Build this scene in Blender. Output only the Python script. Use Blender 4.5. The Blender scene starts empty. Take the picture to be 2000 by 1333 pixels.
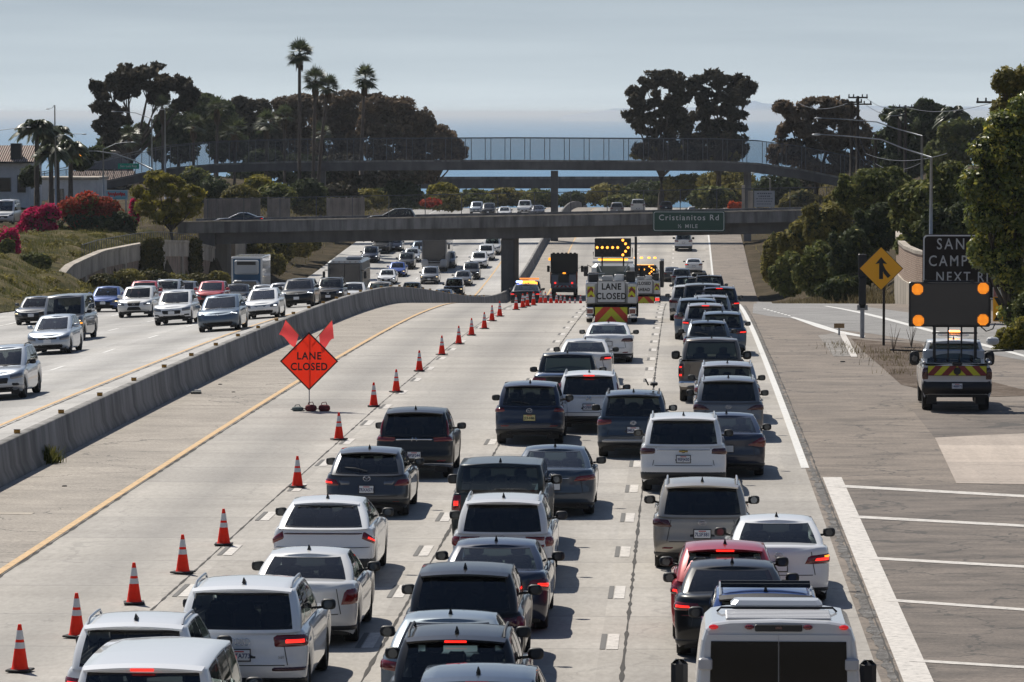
import bpy, math, random
import numpy as np
from mathutils import Vector, Matrix, Euler

R = math.radians
random.seed(7)
rng = np.random.default_rng(11)
SC = bpy.context.scene
COL = SC.collection

# ------------------------------------------------------------------ camera
F = 8300.0                       # focal length in pixels of the 2000 px wide photograph
CAMZ = 8.75
YAW = math.atan(335 / F)
PITCH = math.atan(446.5 / F)
cam_d = bpy.data.cameras.new('camera')
cam = bpy.data.objects.new('camera', cam_d)
COL.objects.link(cam)
cam_d.sensor_width = 36.0
cam_d.lens = F * 36.0 / 2000.0
cam_d.clip_start = 1.0
cam_d.clip_end = 320000.0
cam.location = (0, 0, CAMZ)
cam.rotation_euler = (R(90) - PITCH, 0, YAW)
SC.camera = cam

# ------------------------------------------------------------------ sky, sun, exposure
SUN_EL, SUN_AZ = R(52), R(-34)   # azimuth measured from +Y (the driving direction) towards +X
w = bpy.data.worlds.new('World')
SC.world = w
w.use_nodes = True
nt = w.node_tree
bg = nt.nodes['Background']
sky = nt.nodes.new('ShaderNodeTexSky')
sky.sky_type = 'NISHITA'
sky.sun_disc = False
sky.sun_elevation = SUN_EL
sky.sun_rotation = SUN_AZ
sky.altitude = 0
sky.air_density = 1.0
sky.dust_density = 0.6
sky.ozone_density = 4.0
# marine layer: the clear sky colour near the horizon comes from a little higher up, greyed by thin cloud
tcw = nt.nodes.new('ShaderNodeTexCoord'); adw = nt.nodes.new('ShaderNodeVectorMath'); adw.operation = 'ADD'; adw.inputs[1].default_value = (0, 0, .30)
nmw = nt.nodes.new('ShaderNodeVectorMath'); nmw.operation = 'NORMALIZE'
nt.links.new(tcw.outputs['Generated'], adw.inputs[0]); nt.links.new(adw.outputs[0], nmw.inputs[0]); nt.links.new(nmw.outputs[0], sky.inputs['Vector'])
sepw = nt.nodes.new('ShaderNodeSeparateXYZ'); nt.links.new(tcw.outputs['Generated'], sepw.inputs[0])
def skyrange(a, b, c, d):
    q = nt.nodes.new('ShaderNodeMapRange'); q.inputs[1].default_value = a; q.inputs[2].default_value = b; q.inputs[3].default_value = c; q.inputs[4].default_value = d
    nt.links.new(sepw.outputs[2], q.inputs[0]); return q.outputs[0]
layer = nt.nodes.new('ShaderNodeMix'); layer.data_type = 'RGBA'           # marine layer, paler at the sea horizon
layer.inputs[6].default_value = (8.9, 10.0, 10.6, 1); layer.inputs[7].default_value = (6.0, 7.0, 7.8, 1)
cln = nt.nodes.new('ShaderNodeTexNoise'); cln.inputs['Scale'].default_value = 9; cln.inputs['Detail'].default_value = 5        # thin uneven cloud
clm = nt.nodes.new('ShaderNodeMapping'); clm.inputs['Scale'].default_value = (1, 1, 16); nt.links.new(tcw.outputs['Generated'], clm.inputs[0]); nt.links.new(clm.outputs[0], cln.inputs['Vector'])
cla = nt.nodes.new('ShaderNodeMath'); cla.operation = 'MULTIPLY_ADD'; cla.inputs[1].default_value = .9; cla.inputs[2].default_value = -.45; nt.links.new(cln.outputs[0], cla.inputs[0])
cls_ = nt.nodes.new('ShaderNodeMath'); cls_.operation = 'ADD'; cls_.use_clamp = True; nt.links.new(cla.outputs[0], cls_.inputs[0]); nt.links.new(skyrange(0, .03, 0, 1), cls_.inputs[1])
nt.links.new(cls_.outputs[0], layer.inputs[0])
gry = nt.nodes.new('ShaderNodeMix'); gry.data_type = 'RGBA'
seaw = nt.nodes.new('ShaderNodeMapRange'); seaw.inputs[1].default_value = -.7; seaw.inputs[2].default_value = .5; seaw.inputs[3].default_value = .6; seaw.inputs[4].default_value = 1   # thinner over the land behind
nt.links.new(sepw.outputs[1], seaw.inputs[0])
mlw = nt.nodes.new('ShaderNodeMath'); mlw.operation = 'MULTIPLY'
nt.links.new(skyrange(.03, .32, .95, .05), mlw.inputs[0]); nt.links.new(seaw.outputs[0], mlw.inputs[1]); nt.links.new(mlw.outputs[0], gry.inputs[0])
nt.links.new(sky.outputs[0], gry.inputs[6]); nt.links.new(layer.outputs[2], gry.inputs[7]); nt.links.new(gry.outputs[2], bg.inputs[0])
bg.inputs[1].default_value = 0.068
sun_d = bpy.data.lights.new('sun', 'SUN')
sun_d.energy = 4.8
sun_d.angle = R(0.5)
sun_d.color = (1.0, 0.94, 0.84)
sun = bpy.data.objects.new('sun', sun_d)
COL.objects.link(sun)
sdir = Vector((math.cos(SUN_EL) * math.sin(SUN_AZ), math.cos(SUN_EL) * math.cos(SUN_AZ), math.sin(SUN_EL)))
sun.rotation_euler = sdir.to_track_quat('Z', 'Y').to_euler()
sun.location = (-40, 60, 120)
SC.view_settings.view_transform = 'Standard'
SC.view_settings.look = 'None'
SC.view_settings.exposure = 0.1
SC.view_settings.gamma = 1.0
SC.cycles.use_denoising = True
SC.cycles.max_bounces = 6
SC.cycles.diffuse_bounces = 2
SC.cycles.glossy_bounces = 3
SC.cycles.transmission_bounces = 4
SC.cycles.transparent_max_bounces = 10
SC.cycles.volume_bounces = 0
SC.cycles.sample_clamp_indirect = 6.0
SC.cycles.caustics_reflective = False
SC.cycles.caustics_refractive = False

# ------------------------------------------------------------------ where things are
PY = np.array([-60, 0, 60, 80, 100, 130, 165, 190, 215, 235, 260, 300, 350, 380, 400, 430, 450, 485, 520, 560, 600, 640, 700, 900, 1300, 3000], float)
PH = np.array([8.7, 8.7, 8.72, 8.78, 8.85, 9.0, 9.3, 9.6, 10.05, 10.6, 11.7, 13.75, 16.1, 17.1, 17.5, 17.2, 16.8, 15.8, 15.0, 14.35, 13.9, 14.3, 16.0, 24.0, 40.0, 62.0])
_m = np.gradient(PH, PY)
def zroad(y):
    y = np.asarray(y, float)
    i = np.clip(np.searchsorted(PY, y) - 1, 0, len(PY) - 2)
    h = PY[i + 1] - PY[i]
    t = np.clip((y - PY[i]) / h, 0, 1)
    a = PH[i] * (2*t**3 - 3*t**2 + 1) + PH[i + 1] * (-2*t**3 + 3*t**2) + h * _m[i] * (t**3 - 2*t**2 + t) + h * _m[i + 1] * (t**3 - t**2)
    return CAMZ - a
DX = np.array([-60, -39, -31, -27.5, -23.7, -20, -16.9, 200], float)
DD = np.array([1.0, 0.95, .8, .65, .45, .2, 0, 0])
def drop(x):
    return np.interp(x, DX, DD)
def zsurf(x, y):
    return zroad(y) - drop(x) * np.interp(y, [0, 220, 275, 5000], [1, 1, .1, .1])
CM = cam.rotation_euler.to_matrix()
def ray(px, py):
    v = CM @ Vector(((px - 1000) / F, (666.5 - py) / F, -1.0))
    return v / v.y                     # scaled so that one unit is one metre of Y
def at(px, py, Y):
    v = ray(px, py)
    return Vector((v.x * Y, Y, CAMZ + v.z * Y))
_YS = np.arange(30, 1400, 0.25)
def ground(px, py, up=0.0, surf=None, y0=0):
    """first point where the sight line through (px,py) meets the pavement raised by `up`"""
    v = ray(px, py)
    ys = _YS[_YS >= y0]
    z = CAMZ + v.z * ys
    g = (surf or zsurf)(v.x * ys, ys) + up
    k = np.argmax(z <= g)
    if z[k] > g[k]: k = len(ys) - 1
    Y = ys[k]
    if k > 0:
        a, b = z[k-1] - g[k-1], z[k] - g[k]
        Y = ys[k-1] + (ys[k] - ys[k-1]) * a / (a - b + 1e-9)
    return Vector((v.x * Y, Y, CAMZ + v.z * Y))

# ------------------------------------------------------------------ object helpers
def tag(o, label=None, cat=None, group=None, kind=None):
    if label: o['label'] = label
    if cat: o['category'] = cat
    if group: o['group'] = group
    if kind: o['kind'] = kind
    return o
def empty(name, loc=(0, 0, 0), rz=0.0, label=None, cat=None, group=None):
    o = bpy.data.objects.new(name, None)
    COL.objects.link(o)
    o.location = loc
    o.rotation_euler = (0, 0, rz)
    o.empty_display_size = 0.2
    return tag(o, label, cat, group)
def link_mesh(name, me, material=None, parent=None):
    if material is not None and not me.materials: me.materials.append(material)
    o = bpy.data.objects.new(name, me)
    COL.objects.link(o)
    if parent is not None: o.parent = parent
    return o
def np_mesh(name, V, Q, smooth=True, tint=None):
    """V (n,3) floats, Q list/array of faces (all quads as an (m,4) array, or a list of tuples)"""
    me = bpy.data.meshes.new(name)
    if isinstance(Q, np.ndarray):
        V = np.asarray(V, np.float32)
        m, k = Q.shape
        me.vertices.add(len(V)); me.vertices.foreach_set('co', V.ravel())
        me.loops.add(m * k); me.loops.foreach_set('vertex_index', Q.astype(np.int32).ravel())
        me.polygons.add(m); me.polygons.foreach_set('loop_start', np.arange(0, m * k, k, dtype=np.int32))
        me.update(calc_edges=True)
        me.validate()
    else:
        me.from_pydata([tuple(v) for v in V], [], [tuple(q) for q in Q])
    if smooth: me.polygons.foreach_set('use_smooth', np.ones(len(me.polygons), bool))
    if tint is not None:
        a = me.attributes.new('tint', 'FLOAT', 'FACE')
        a.data.foreach_set('value', np.asarray(tint, np.float32))
    me.update()
    return me
class MB:
    """collects simple solids and links them as one mesh object"""
    def __init__(s): s.v, s.f = [], []
    def add(s, vs, fs):
        n = len(s.v); s.v += [tuple(v) for v in vs]; s.f += [tuple(i + n for i in f) for f in fs]; return s
    def box(s, c, d, rz=0.0, rx=0.0, ry=0.0, bev=0.0, taper=1.0):
        hx, hy, hz = d[0] / 2, d[1] / 2, d[2] / 2
        M = Euler((rx, ry, rz)).to_matrix(); c = Vector(c)
        if bev <= 0:
            P = [(-hx, -hy, -hz), (hx, -hy, -hz), (hx, hy, -hz), (-hx, hy, -hz), (-hx*taper, -hy*taper, hz), (hx*taper, -hy*taper, hz), (hx*taper, hy*taper, hz), (-hx*taper, hy*taper, hz)]
            Fs = [(0, 3, 2, 1), (4, 5, 6, 7), (0, 1, 5, 4), (1, 2, 6, 5), (2, 3, 7, 6), (3, 0, 4, 7)]
        else:
            b = min(bev, hx * .9, hy * .9, hz * .9); P = []; Fs = []
            lv = [(-hz, b), (-hz + b, 0), (hz - b, 0), (hz, b)]
            for z, i in lv:
                x, y = hx - i, hy - i
                ring = [(-x + b, -y), (x - b, -y), (x, -y + b), (x, y - b), (x - b, y), (-x + b, y), (-x, y - b), (-x, -y + b)]
                P += [(a, q, z) for a, q in ring]
            for k in range(3):
                for j in range(8):
                    a, q = k * 8 + j, k * 8 + (j + 1) % 8
                    Fs.append((a, q, q + 8, a + 8))
            Fs += [tuple(range(7, -1, -1)), tuple(range(24, 32))]
        return s.add([M @ Vector(p) + c for p in P], Fs)
    def prism(s, poly, y0, y1, axis='y'):
        """polygon in (x,z) extruded along y (axis='y'), in (x,y) along z ('z'), in (y,z) along x ('x')"""
        n = len(poly)
        def P(p, t):
            return (p[0], t, p[1]) if axis == 'y' else ((p[0], p[1], t) if axis == 'z' else (t, p[0], p[1]))
        vs = [P(p, y0) for p in poly] + [P(p, y1) for p in poly]
        fs = [tuple(range(n)), tuple(range(2*n - 1, n - 1, -1))] + [(i, i + n, (i + 1) % n + n, (i + 1) % n) for i in range(n)]
        return s.add(vs, fs)
    def tube(s, pts, r, seg=8, cap=True):
        pts = [Vector(p) for p in pts]; n = len(pts)
        rs = r if isinstance(r, (list, tuple)) else [r] * n
        up = Vector((0, 0, 1)); vs = []; fs = []
        for i, p in enumerate(pts):
            t = (pts[min(i + 1, n - 1)] - pts[max(i - 1, 0)]).normalized()
            a = t.cross(up)
            if a.length < 1e-3: a = t.cross(Vector((0, 1, 0)))
            a.normalize(); b = t.cross(a)
            for k in range(seg):
                q = 2 * math.pi * k / seg
                vs.append(p + (a * math.cos(q) + b * math.sin(q)) * rs[i])
        for i in range(n - 1):
            for k in range(seg):
                k2 = (k + 1) % seg
                fs.append((i*seg + k, i*seg + k2, (i+1)*seg + k2, (i+1)*seg + k))
        if cap: fs += [tuple(range(seg)), tuple(range((n-1)*seg + seg - 1, (n-1)*seg - 1, -1))]
        return s.add(vs, fs)
    def lathe(s, prof, seg=16, c=(0, 0, 0), axis='z'):
        vs = []; fs = []; n = len(prof)
        for k in range(seg):
            q = 2 * math.pi * k / seg
            for r, h in prof:
                a, b = r * math.cos(q), r * math.sin(q)
                v = (a, b, h) if axis == 'z' else ((h, a, b) if axis == 'x' else (a, h, b))
                vs.append((v[0] + c[0], v[1] + c[1], v[2] + c[2]))
        for k in range(seg):
            k2 = (k + 1) % seg
            for j in range(n - 1): fs.append((k*n + j, k2*n + j, k2*n + j + 1, k*n + j + 1))
        return s.add(vs, fs)
    def disc(s, c, r, n=(0, -1, 0), seg=14, th=0.0):
        c = Vector(c); n = Vector(n).normalized(); a = n.cross(Vector((0, 0, 1)))
        if a.length < 1e-3: a = Vector((1, 0, 0))
        a.normalize(); b = a.cross(n)
        vs = [c + n*th + (a*math.cos(2*math.pi*k/seg) + b*math.sin(2*math.pi*k/seg)) * r for k in range(seg)]
        if th <= 0: return s.add(vs, [tuple(range(seg))])
        vs += [v - n*th for v in vs[:seg]]
        return s.add(vs, [tuple(range(seg)), tuple(range(2*seg-1, seg-1, -1))] + [(k, (k+1) % seg, (k+1) % seg + seg, k + seg) for k in range(seg)])
    def blob(s, c, r, nu=12, nv=8, e=1.0):
        vs = []; fs = []
        for j in range(nv + 1):
            p = -math.pi/2 + math.pi * j / nv
            for k in range(nu):
                q = 2 * math.pi * k / nu
                def sp(x): return math.copysign(abs(x) ** e, x)
                vs.append((c[0] + r[0]*sp(math.cos(p))*sp(math.cos(q)), c[1] + r[1]*sp(math.cos(p))*sp(math.sin(q)), c[2] + r[2]*sp(math.sin(p))))
        for j in range(nv):
            for k in range(nu):
                fs.append((j*nu + k, j*nu + (k+1) % nu, (j+1)*nu + (k+1) % nu, (j+1)*nu + k))
        return s.add(vs, fs)
    def mesh(s, name, smooth=False):
        me = bpy.data.meshes.new(name)
        me.from_pydata(s.v, [], s.f)
        if smooth: me.polygons.foreach_set('use_smooth', np.ones(len(me.polygons), bool))
        me.update()
        return me
    def build(s, name, material, parent=None, smooth=False):
        return link_mesh(name, s.mesh(name, smooth), material, parent)
def text(name, body, size, material, parent=None, loc=(0, 0, 0), rot=(R(90), 0, 0), extrude=0.004, bold=0.0, space=1.0, align='CENTER', sx=1.0):
    c = bpy.data.curves.new(name, 'FONT')
    c.body = body; c.size = size; c.align_x = align; c.align_y = 'CENTER'
    c.extrude = extrude; c.offset = bold; c.space_character = space; c.resolution_u = 3
    c.materials.append(material)
    tmp = bpy.data.objects.new(name, c)
    me = bpy.data.meshes.new_from_object(tmp); bpy.data.objects.remove(tmp)
    me.name = name
    if not me.materials: me.materials.append(material)
    o = link_mesh(name, me, None, parent)
    o.location = loc; o.rotation_euler = rot; o.scale = (sx, 1, 1)
    return o
def copy_tree(o, parent=None):
    c = o.copy(); COL.objects.link(c)
    if parent is not None: c.parent = parent
    for ch in list(o.children): copy_tree(ch, c)
    return c

# ------------------------------------------------------------------ materials
MATS = {}
def mat(name, base, rough=0.6, metal=0.0, coat=0.0, emit=None, es=0.0, spec=0.5, noise=None, bump=None, coatr=0.03):
    if name in MATS: return MATS[name]
    m = bpy.data.materials.new(name); m.use_nodes = True
    t = m.node_tree; b = t.nodes['Principled BSDF']
    b.inputs['Base Color'].default_value = (*base, 1)
    b.inputs['Roughness'].default_value = rough
    b.inputs['Metallic'].default_value = metal
    b.inputs['Specular IOR Level'].default_value = spec
    b.inputs['Coat Weight'].default_value = coat
    b.inputs['Coat Roughness'].default_value = coatr
    if emit:
        b.inputs['Emission Color'].default_value = (*emit, 1)
        b.inputs['Emission Strength'].default_value = es
    tc = None
    if noise:                              # (scale, amount, detail)
        tc = t.nodes.new('ShaderNodeTexCoord')
        n = t.nodes.new('ShaderNodeTexNoise'); n.inputs['Scale'].default_value = noise[0]; n.inputs['Detail'].default_value = noise[2] if len(noise) > 2 else 5
        t.links.new(tc.outputs['Object'], n.inputs['Vector'])
        mr = t.nodes.new('ShaderNodeMapRange'); mr.inputs[1].default_value = .25; mr.inputs[2].default_value = .75
        mr.inputs[3].default_value = 1 - noise[1]; mr.inputs[4].default_value = 1 + noise[1]
        t.links.new(n.outputs['Fac'], mr.inputs[0])
        mx = t.nodes.new('ShaderNodeMix'); mx.data_type = 'RGBA'; mx.blend_type = 'MULTIPLY'; mx.inputs[0].default_value = 1
        mx.inputs[6].default_value = (*base, 1)
        t.links.new(mr.outputs[0], mx.inputs[7]); t.links.new(mx.outputs[2], b.inputs['Base Color'])
        if bump:
            bp = t.nodes.new('ShaderNodeBump'); bp.inputs['Strength'].default_value = bump; bp.inputs['Distance'].default_value = .05
            t.links.new(n.outputs['Fac'], bp.inputs['Height']); t.links.new(bp.outputs[0], b.inputs['Normal'])
    MATS[name] = m
    return m
def paint(rgb, metal=0.0, rough=0.35):
    k = 'paint_%.3f_%.3f_%.3f_%.2f' % (*rgb, metal)
    return mat(k, rgb, rough, metal, 1.0 if max(rgb) > .03 else .6, spec=.5 if max(rgb) > .03 else .3)
def glass_mat(name, tint, refl=0.12):
    """tinted pane: dark see-through with a mirror-like face"""
    if name in MATS: return MATS[name]
    m = bpy.data.materials.new(name); m.use_nodes = True
    t = m.node_tree; t.nodes.clear()
    out = t.nodes.new('ShaderNodeOutputMaterial')
    tr = t.nodes.new('ShaderNodeBsdfTransparent'); tr.inputs[0].default_value = (*tint, 1)
    gl = t.nodes.new('ShaderNodeBsdfGlossy'); gl.inputs['Roughness'].default_value = .02; gl.inputs[0].default_value = (.95, .97, 1, 1)
    fr = t.nodes.new('ShaderNodeFresnel'); fr.inputs[0].default_value = 1.5
    ad = t.nodes.new('ShaderNodeMath'); ad.operation = 'MULTIPLY_ADD'; ad.inputs[1].default_value = .95; ad.inputs[2].default_value = refl - .04; ad.use_clamp = True
    mx = t.nodes.new('ShaderNodeMixShader')
    t.links.new(fr.outputs[0], ad.inputs[0]); t.links.new(ad.outputs[0], mx.inputs[0])
    t.links.new(tr.outputs[0], mx.inputs[1]); t.links.new(gl.outputs[0], mx.inputs[2]); t.links.new(mx.outputs[0], out.inputs[0])
    MATS[name] = m
    return m
BLACK = mat('black_plastic', (.012, .012, .013), .5)
DARK = mat('dark_trim', (.02, .021, .023), .45)
RUBBER = mat('tyre_rubber', (.014, .014, .014), .85)
ALLOY = mat('alloy', (.42, .43, .45), .3, .9)
DALLOY = mat('dark_alloy', (.05, .05, .055), .35, .7)
CHROME = mat('chrome', (.75, .76, .78), .12, 1.0)
STEEL = mat('galvanised_steel', (.33, .35, .37), .5, .6, noise=(4, .15))
PLATE_W = mat('plate_white', (.72, .74, .76), .45)
PLATE_B = mat('plate_blue_ink', (.03, .05, .16), .5)
RED_OFF = mat('red_lens', (.16, .006, .008), .12, 0, 1.0)
RED_DIM = mat('dark_red_lens', (.06, .004, .006), .12, 0, 1.0)
RED_ON = mat('lit_red_lens', (.4, .006, .006), .2, 0, 1.0, emit=(1, .022, .012), es=1.6)
RED_GLOW = mat('glowing_red_lens', (.35, .01, .01), .15, 0, 1.0, emit=(1, .015, .012), es=.35)
AMBER_ON = mat('lit_amber_lens', (.6, .2, .02), .3, emit=(1, .33, .02), es=1.7)
AMBER_BRIGHT = mat('bright_amber_lamp', (.6, .25, .05), .3, emit=(1, .37, .045), es=2.6)
AMBER_OFF = mat('amber_lens', (.5, .16, .02), .2, 0, 1.0)
HEAD_OFF = mat('clear_headlamp', (.17, .18, .20), .1, .4, 1.0)
HEAD_ON = mat('lit_headlamp', (.8, .8, .8), .1, 0, 1.0, emit=(.9, .95, 1.0), es=5.0)
HEAD_WARM = mat('warm_headlamp', (.8, .7, .5), .1, 0, 1.0, emit=(1, .75, .4), es=4.0)
SEAT = mat('seat_cloth', (.03, .03, .032), .8)
CABIN = mat('cabin_trim', (.012, .012, .013), .8)
GLASS_D = glass_mat('half_tinted_glass', (.36, .385, .38), .06)
GLASS_P = glass_mat('privacy_glass', (.05, .055, .06), .065)
GLASS_M = glass_mat('tinted_glass', (.34, .40, .385), .08)
GLASS_L = glass_mat('clear_glass', (.62, .74, .70), .09)
# ------------------------------------------------------------------ ground, road, sea
def nodes(name):
    m = bpy.data.materials.new(name); m.use_nodes = True
    t = m.node_tree
    return m, t, t.nodes['Principled BSDF']
def N(t, typ, **kw):
    n = t.nodes.new(typ)
    for k, v in kw.items(): setattr(n, k, v)
    return n
def ramp(t, stops):
    r = N(t, 'ShaderNodeValToRGB'); e = r.color_ramp.elements
    while len(e) > 1: e.remove(e[-1])
    e[0].position, e[0].color = stops[0][0], (*stops[0][1], 1)
    for p, c in stops[1:]:
        x = e.new(p); x.color = (*c, 1)
    return r
def noise(t, vec, scale, detail=5, rough=.55, sc=None):
    n = N(t, 'ShaderNodeTexNoise'); n.inputs['Scale'].default_value = scale; n.inputs['Detail'].default_value = detail; n.inputs['Roughness'].default_value = rough
    if sc is not None:
        mp = N(t, 'ShaderNodeMapping'); mp.inputs['Scale'].default_value = sc
        t.links.new(vec, mp.inputs[0]); t.links.new(mp.outputs[0], n.inputs['Vector'])
    else: t.links.new(vec, n.inputs['Vector'])
    return n
def mul(t, a, b, f=1.0):
    x = N(t, 'ShaderNodeMix', data_type='RGBA', blend_type='MULTIPLY'); x.inputs[0].default_value = f
    t.links.new(a, x.inputs[6]); t.links.new(b, x.inputs[7]); return x.outputs[2]
def mixc(t, fac, a, col):
    x = N(t, 'ShaderNodeMix', data_type='RGBA'); t.links.new(fac, x.inputs[0]); t.links.new(a, x.inputs[6])
    if isinstance(col, tuple): x.inputs[7].default_value = (*col, 1)
    else: t.links.new(col, x.inputs[7])
    return x.outputs[2]
def concrete_road(name, base, lanes, joint=4.6):
    """light concrete slabs: transverse joints, tyre-darkened tracks along the lanes, stains and grain"""
    m, t, b = nodes(name)
    P = N(t, 'ShaderNodeTexCoord').outputs['Object']
    n1 = noise(t, P, 1.0, 4, .6, (.9, .035, 1))        # long streaks
    r1 = ramp(t, [(.25, tuple(c*.80 for c in base)), (.55, base), (.8, tuple(min(1, c*1.13) for c in base))]); t.links.new(n1.outputs[0], r1.inputs[0])
    n2 = noise(t, P, 1.0, 3, .6, (.12, .5, 1))         # slab to slab tone across
    r2 = ramp(t, [(.3, (.84, .83, .82)), (.7, (1.06, 1.06, 1.06))]); t.links.new(n2.outputs[0], r2.inputs[0])
    n3 = noise(t, P, 9, 6, .7, (1, .35, 1))
    r3 = ramp(t, [(.3, (.82, .81, .8)), (.65, (1.07, 1.07, 1.07))]); t.links.new(n3.outputs[0], r3.inputs[0])
    c = mul(t, mul(t, r1.outputs[0], r2.outputs[0]), r3.outputs[0])
    sx = N(t, 'ShaderNodeSeparateXYZ'); t.links.new(P, sx.inputs[0])
    # transverse joints, slightly irregular
    ma = N(t, 'ShaderNodeMath', operation='PINGPONG'); ma.inputs[1].default_value = joint / 2; t.links.new(sx.outputs[1], ma.inputs[0])
    lt = N(t, 'ShaderNodeMath', operation='LESS_THAN'); lt.inputs[1].default_value = .035; t.links.new(ma.outputs[0], lt.inputs[0])
    s = N(t, 'ShaderNodeMath', operation='MULTIPLY'); s.inputs[1].default_value = .55; t.links.new(lt.outputs[0], s.inputs[0])
    c = mixc(t, s.outputs[0], c, (.12, .115, .11))
    # oil-dark band down the middle of every lane
    for x0, wd in lanes:
        a = N(t, 'ShaderNodeMath', operation='SUBTRACT'); a.inputs[1].default_value = x0; t.links.new(sx.outputs[0], a.inputs[0])
        a2 = N(t, 'ShaderNodeMath', operation='ABSOLUTE'); t.links.new(a.outputs[0], a2.inputs[0])
        mr = N(t, 'ShaderNodeMapRange'); mr.inputs[1].default_value = 0; mr.inputs[2].default_value = wd; mr.inputs[3].default_value = .85; mr.inputs[4].default_value = 0; t.links.new(a2.outputs[0], mr.inputs[0])
        mm = N(t, 'ShaderNodeMath', operation='MULTIPLY'); t.links.new(mr.outputs[0], mm.inputs[0]); t.links.new(n1.outputs[0], mm.inputs[1])
        c = mixc(t, mm.outputs[0], c, (.13, .125, .12))
    # every slab cast and worn a little differently
    sn = N(t, 'ShaderNodeVectorMath', operation='SNAP'); sn.inputs[1].default_value = (3.87, joint, 50); of = N(t, 'ShaderNodeVectorMath', operation='ADD'); of.inputs[1].default_value = (1.35, 0, 25); t.links.new(P, of.inputs[0]); t.links.new(of.outputs[0], sn.inputs[0])
    wn = N(t, 'ShaderNodeTexWhiteNoise', noise_dimensions='2D'); t.links.new(sn.outputs[0], wn.inputs['Vector']); rs_ = ramp(t, [(0, (.86, .855, .85)), (.5, (1, 1, 1)), (1, (1.07, 1.065, 1.05))]); t.links.new(wn.outputs['Value'], rs_.inputs[0])
    c = mul(t, c, rs_.outputs[0])
    # long cracks
    v = N(t, 'ShaderNodeTexVoronoi', feature='DISTANCE_TO_EDGE'); v.inputs['Scale'].default_value = .16
    nw = noise(t, P, .7, 4); ad = N(t, 'ShaderNodeVectorMath', operation='MULTIPLY_ADD'); ad.inputs[1].default_value = (2.2, 2.2, 0)
    t.links.new(nw.outputs['Color'], ad.inputs[0]); t.links.new(P, ad.inputs[2]); t.links.new(ad.outputs[0], v.inputs['Vector'])
    l2 = N(t, 'ShaderNodeMath', operation='LESS_THAN'); l2.inputs[1].default_value = .004; t.links.new(v.outputs[0], l2.inputs[0])
    s2 = N(t, 'ShaderNodeMath', operation='MULTIPLY'); s2.inputs[1].default_value = .22; t.links.new(l2.outputs[0], s2.inputs[0])
    c = mixc(t, s2.outputs[0], c, (.09, .085, .08))
    t.links.new(c, b.inputs['Base Color'])
    b.inputs['Roughness'].default_value = .72
    bp = N(t, 'ShaderNodeBump'); bp.inputs['Strength'].default_value = .35; bp.inputs['Distance'].default_value = .02
    t.links.new(n3.outputs[0], bp.inputs['Height']); t.links.new(bp.outputs[0], b.inputs['Normal'])
    return m
def asphalt(name, base, crack=.012, cscale=.35, streak=.25):
    m, t, b = nodes(name)
    P = N(t, 'ShaderNodeTexCoord').outputs['Object']
    n1 = noise(t, P, .35, 6, .65)
    r1 = ramp(t, [(.25, tuple(c*.72 for c in base)), (.5, base), (.75, tuple(c*1.22 for c in base))]); t.links.new(n1.outputs[0], r1.inputs[0])
    n3 = noise(t, P, 14, 4, .7)
    r3 = ramp(t, [(.3, (.62, .62, .62)), (.7, (1.3, 1.29, 1.27))]); t.links.new(n3.outputs[0], r3.inputs[0])
    n4 = noise(t, P, 1.0, 5, .65, (.5, 1.1, 1))         # streaks across the shoulder
    r4 = ramp(t, [(.33, (1-streak*1.4,)*3), (.55, (1, 1, 1)), (.72, (1+streak*.6,)*3)]); t.links.new(n4.outputs[0], r4.inputs[0])
    c = mul(t, mul(t, r1.outputs[0], r3.outputs[0]), r4.outputs[0])
    v = N(t, 'ShaderNodeTexVoronoi', feature='DISTANCE_TO_EDGE'); v.inputs['Scale'].default_value = cscale
    nw = noise(t, P, 1.1, 5); ad = N(t, 'ShaderNodeVectorMath', operation='MULTIPLY_ADD'); ad.inputs[1].default_value = (2.0, 1.2, 0)
    t.links.new(nw.outputs['Color'], ad.inputs[0]); t.links.new(P, ad.inputs[2]); t.links.new(ad.outputs[0], v.inputs['Vector'])
    l2 = N(t, 'ShaderNodeMath', operation='LESS_THAN'); l2.inputs[1].default_value = crack; t.links.new(v.outputs[0], l2.inputs[0])
    s2 = N(t, 'ShaderNodeMath', operation='MULTIPLY'); s2.inputs[1].default_value = .7; t.links.new(l2.outputs[0], s2.inputs[0])
    c = mixc(t, s2.outputs[0], c, (.03, .028, .026))
    t.links.new(c, b.inputs['Base Color']); b.inputs['Roughness'].default_value = .8
    bp = N(t, 'ShaderNodeBump'); bp.inputs['Strength'].default_value = .5; bp.inputs['Distance'].default_value = .02
    t.links.new(n3.outputs[0], bp.inputs['Height']); t.links.new(bp.outputs[0], b.inputs['Normal'])
    return m
def marking(name, base, wear=.5):
    m, t, b = nodes(name)
    P = N(t, 'ShaderNodeTexCoord').outputs['Object']
    n = noise(t, P, 6, 6, .75)
    r = ramp(t, [(.30, tuple(c*.35 for c in base)), (.30 + .16*wear, tuple(c*.8 for c in base)), (.62, base)]); t.links.new(n.outputs[0], r.inputs[0])
    t.links.new(r.outputs[0], b.inputs['Base Color']); b.inputs['Roughness'].default_value = .6
    return m
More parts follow.
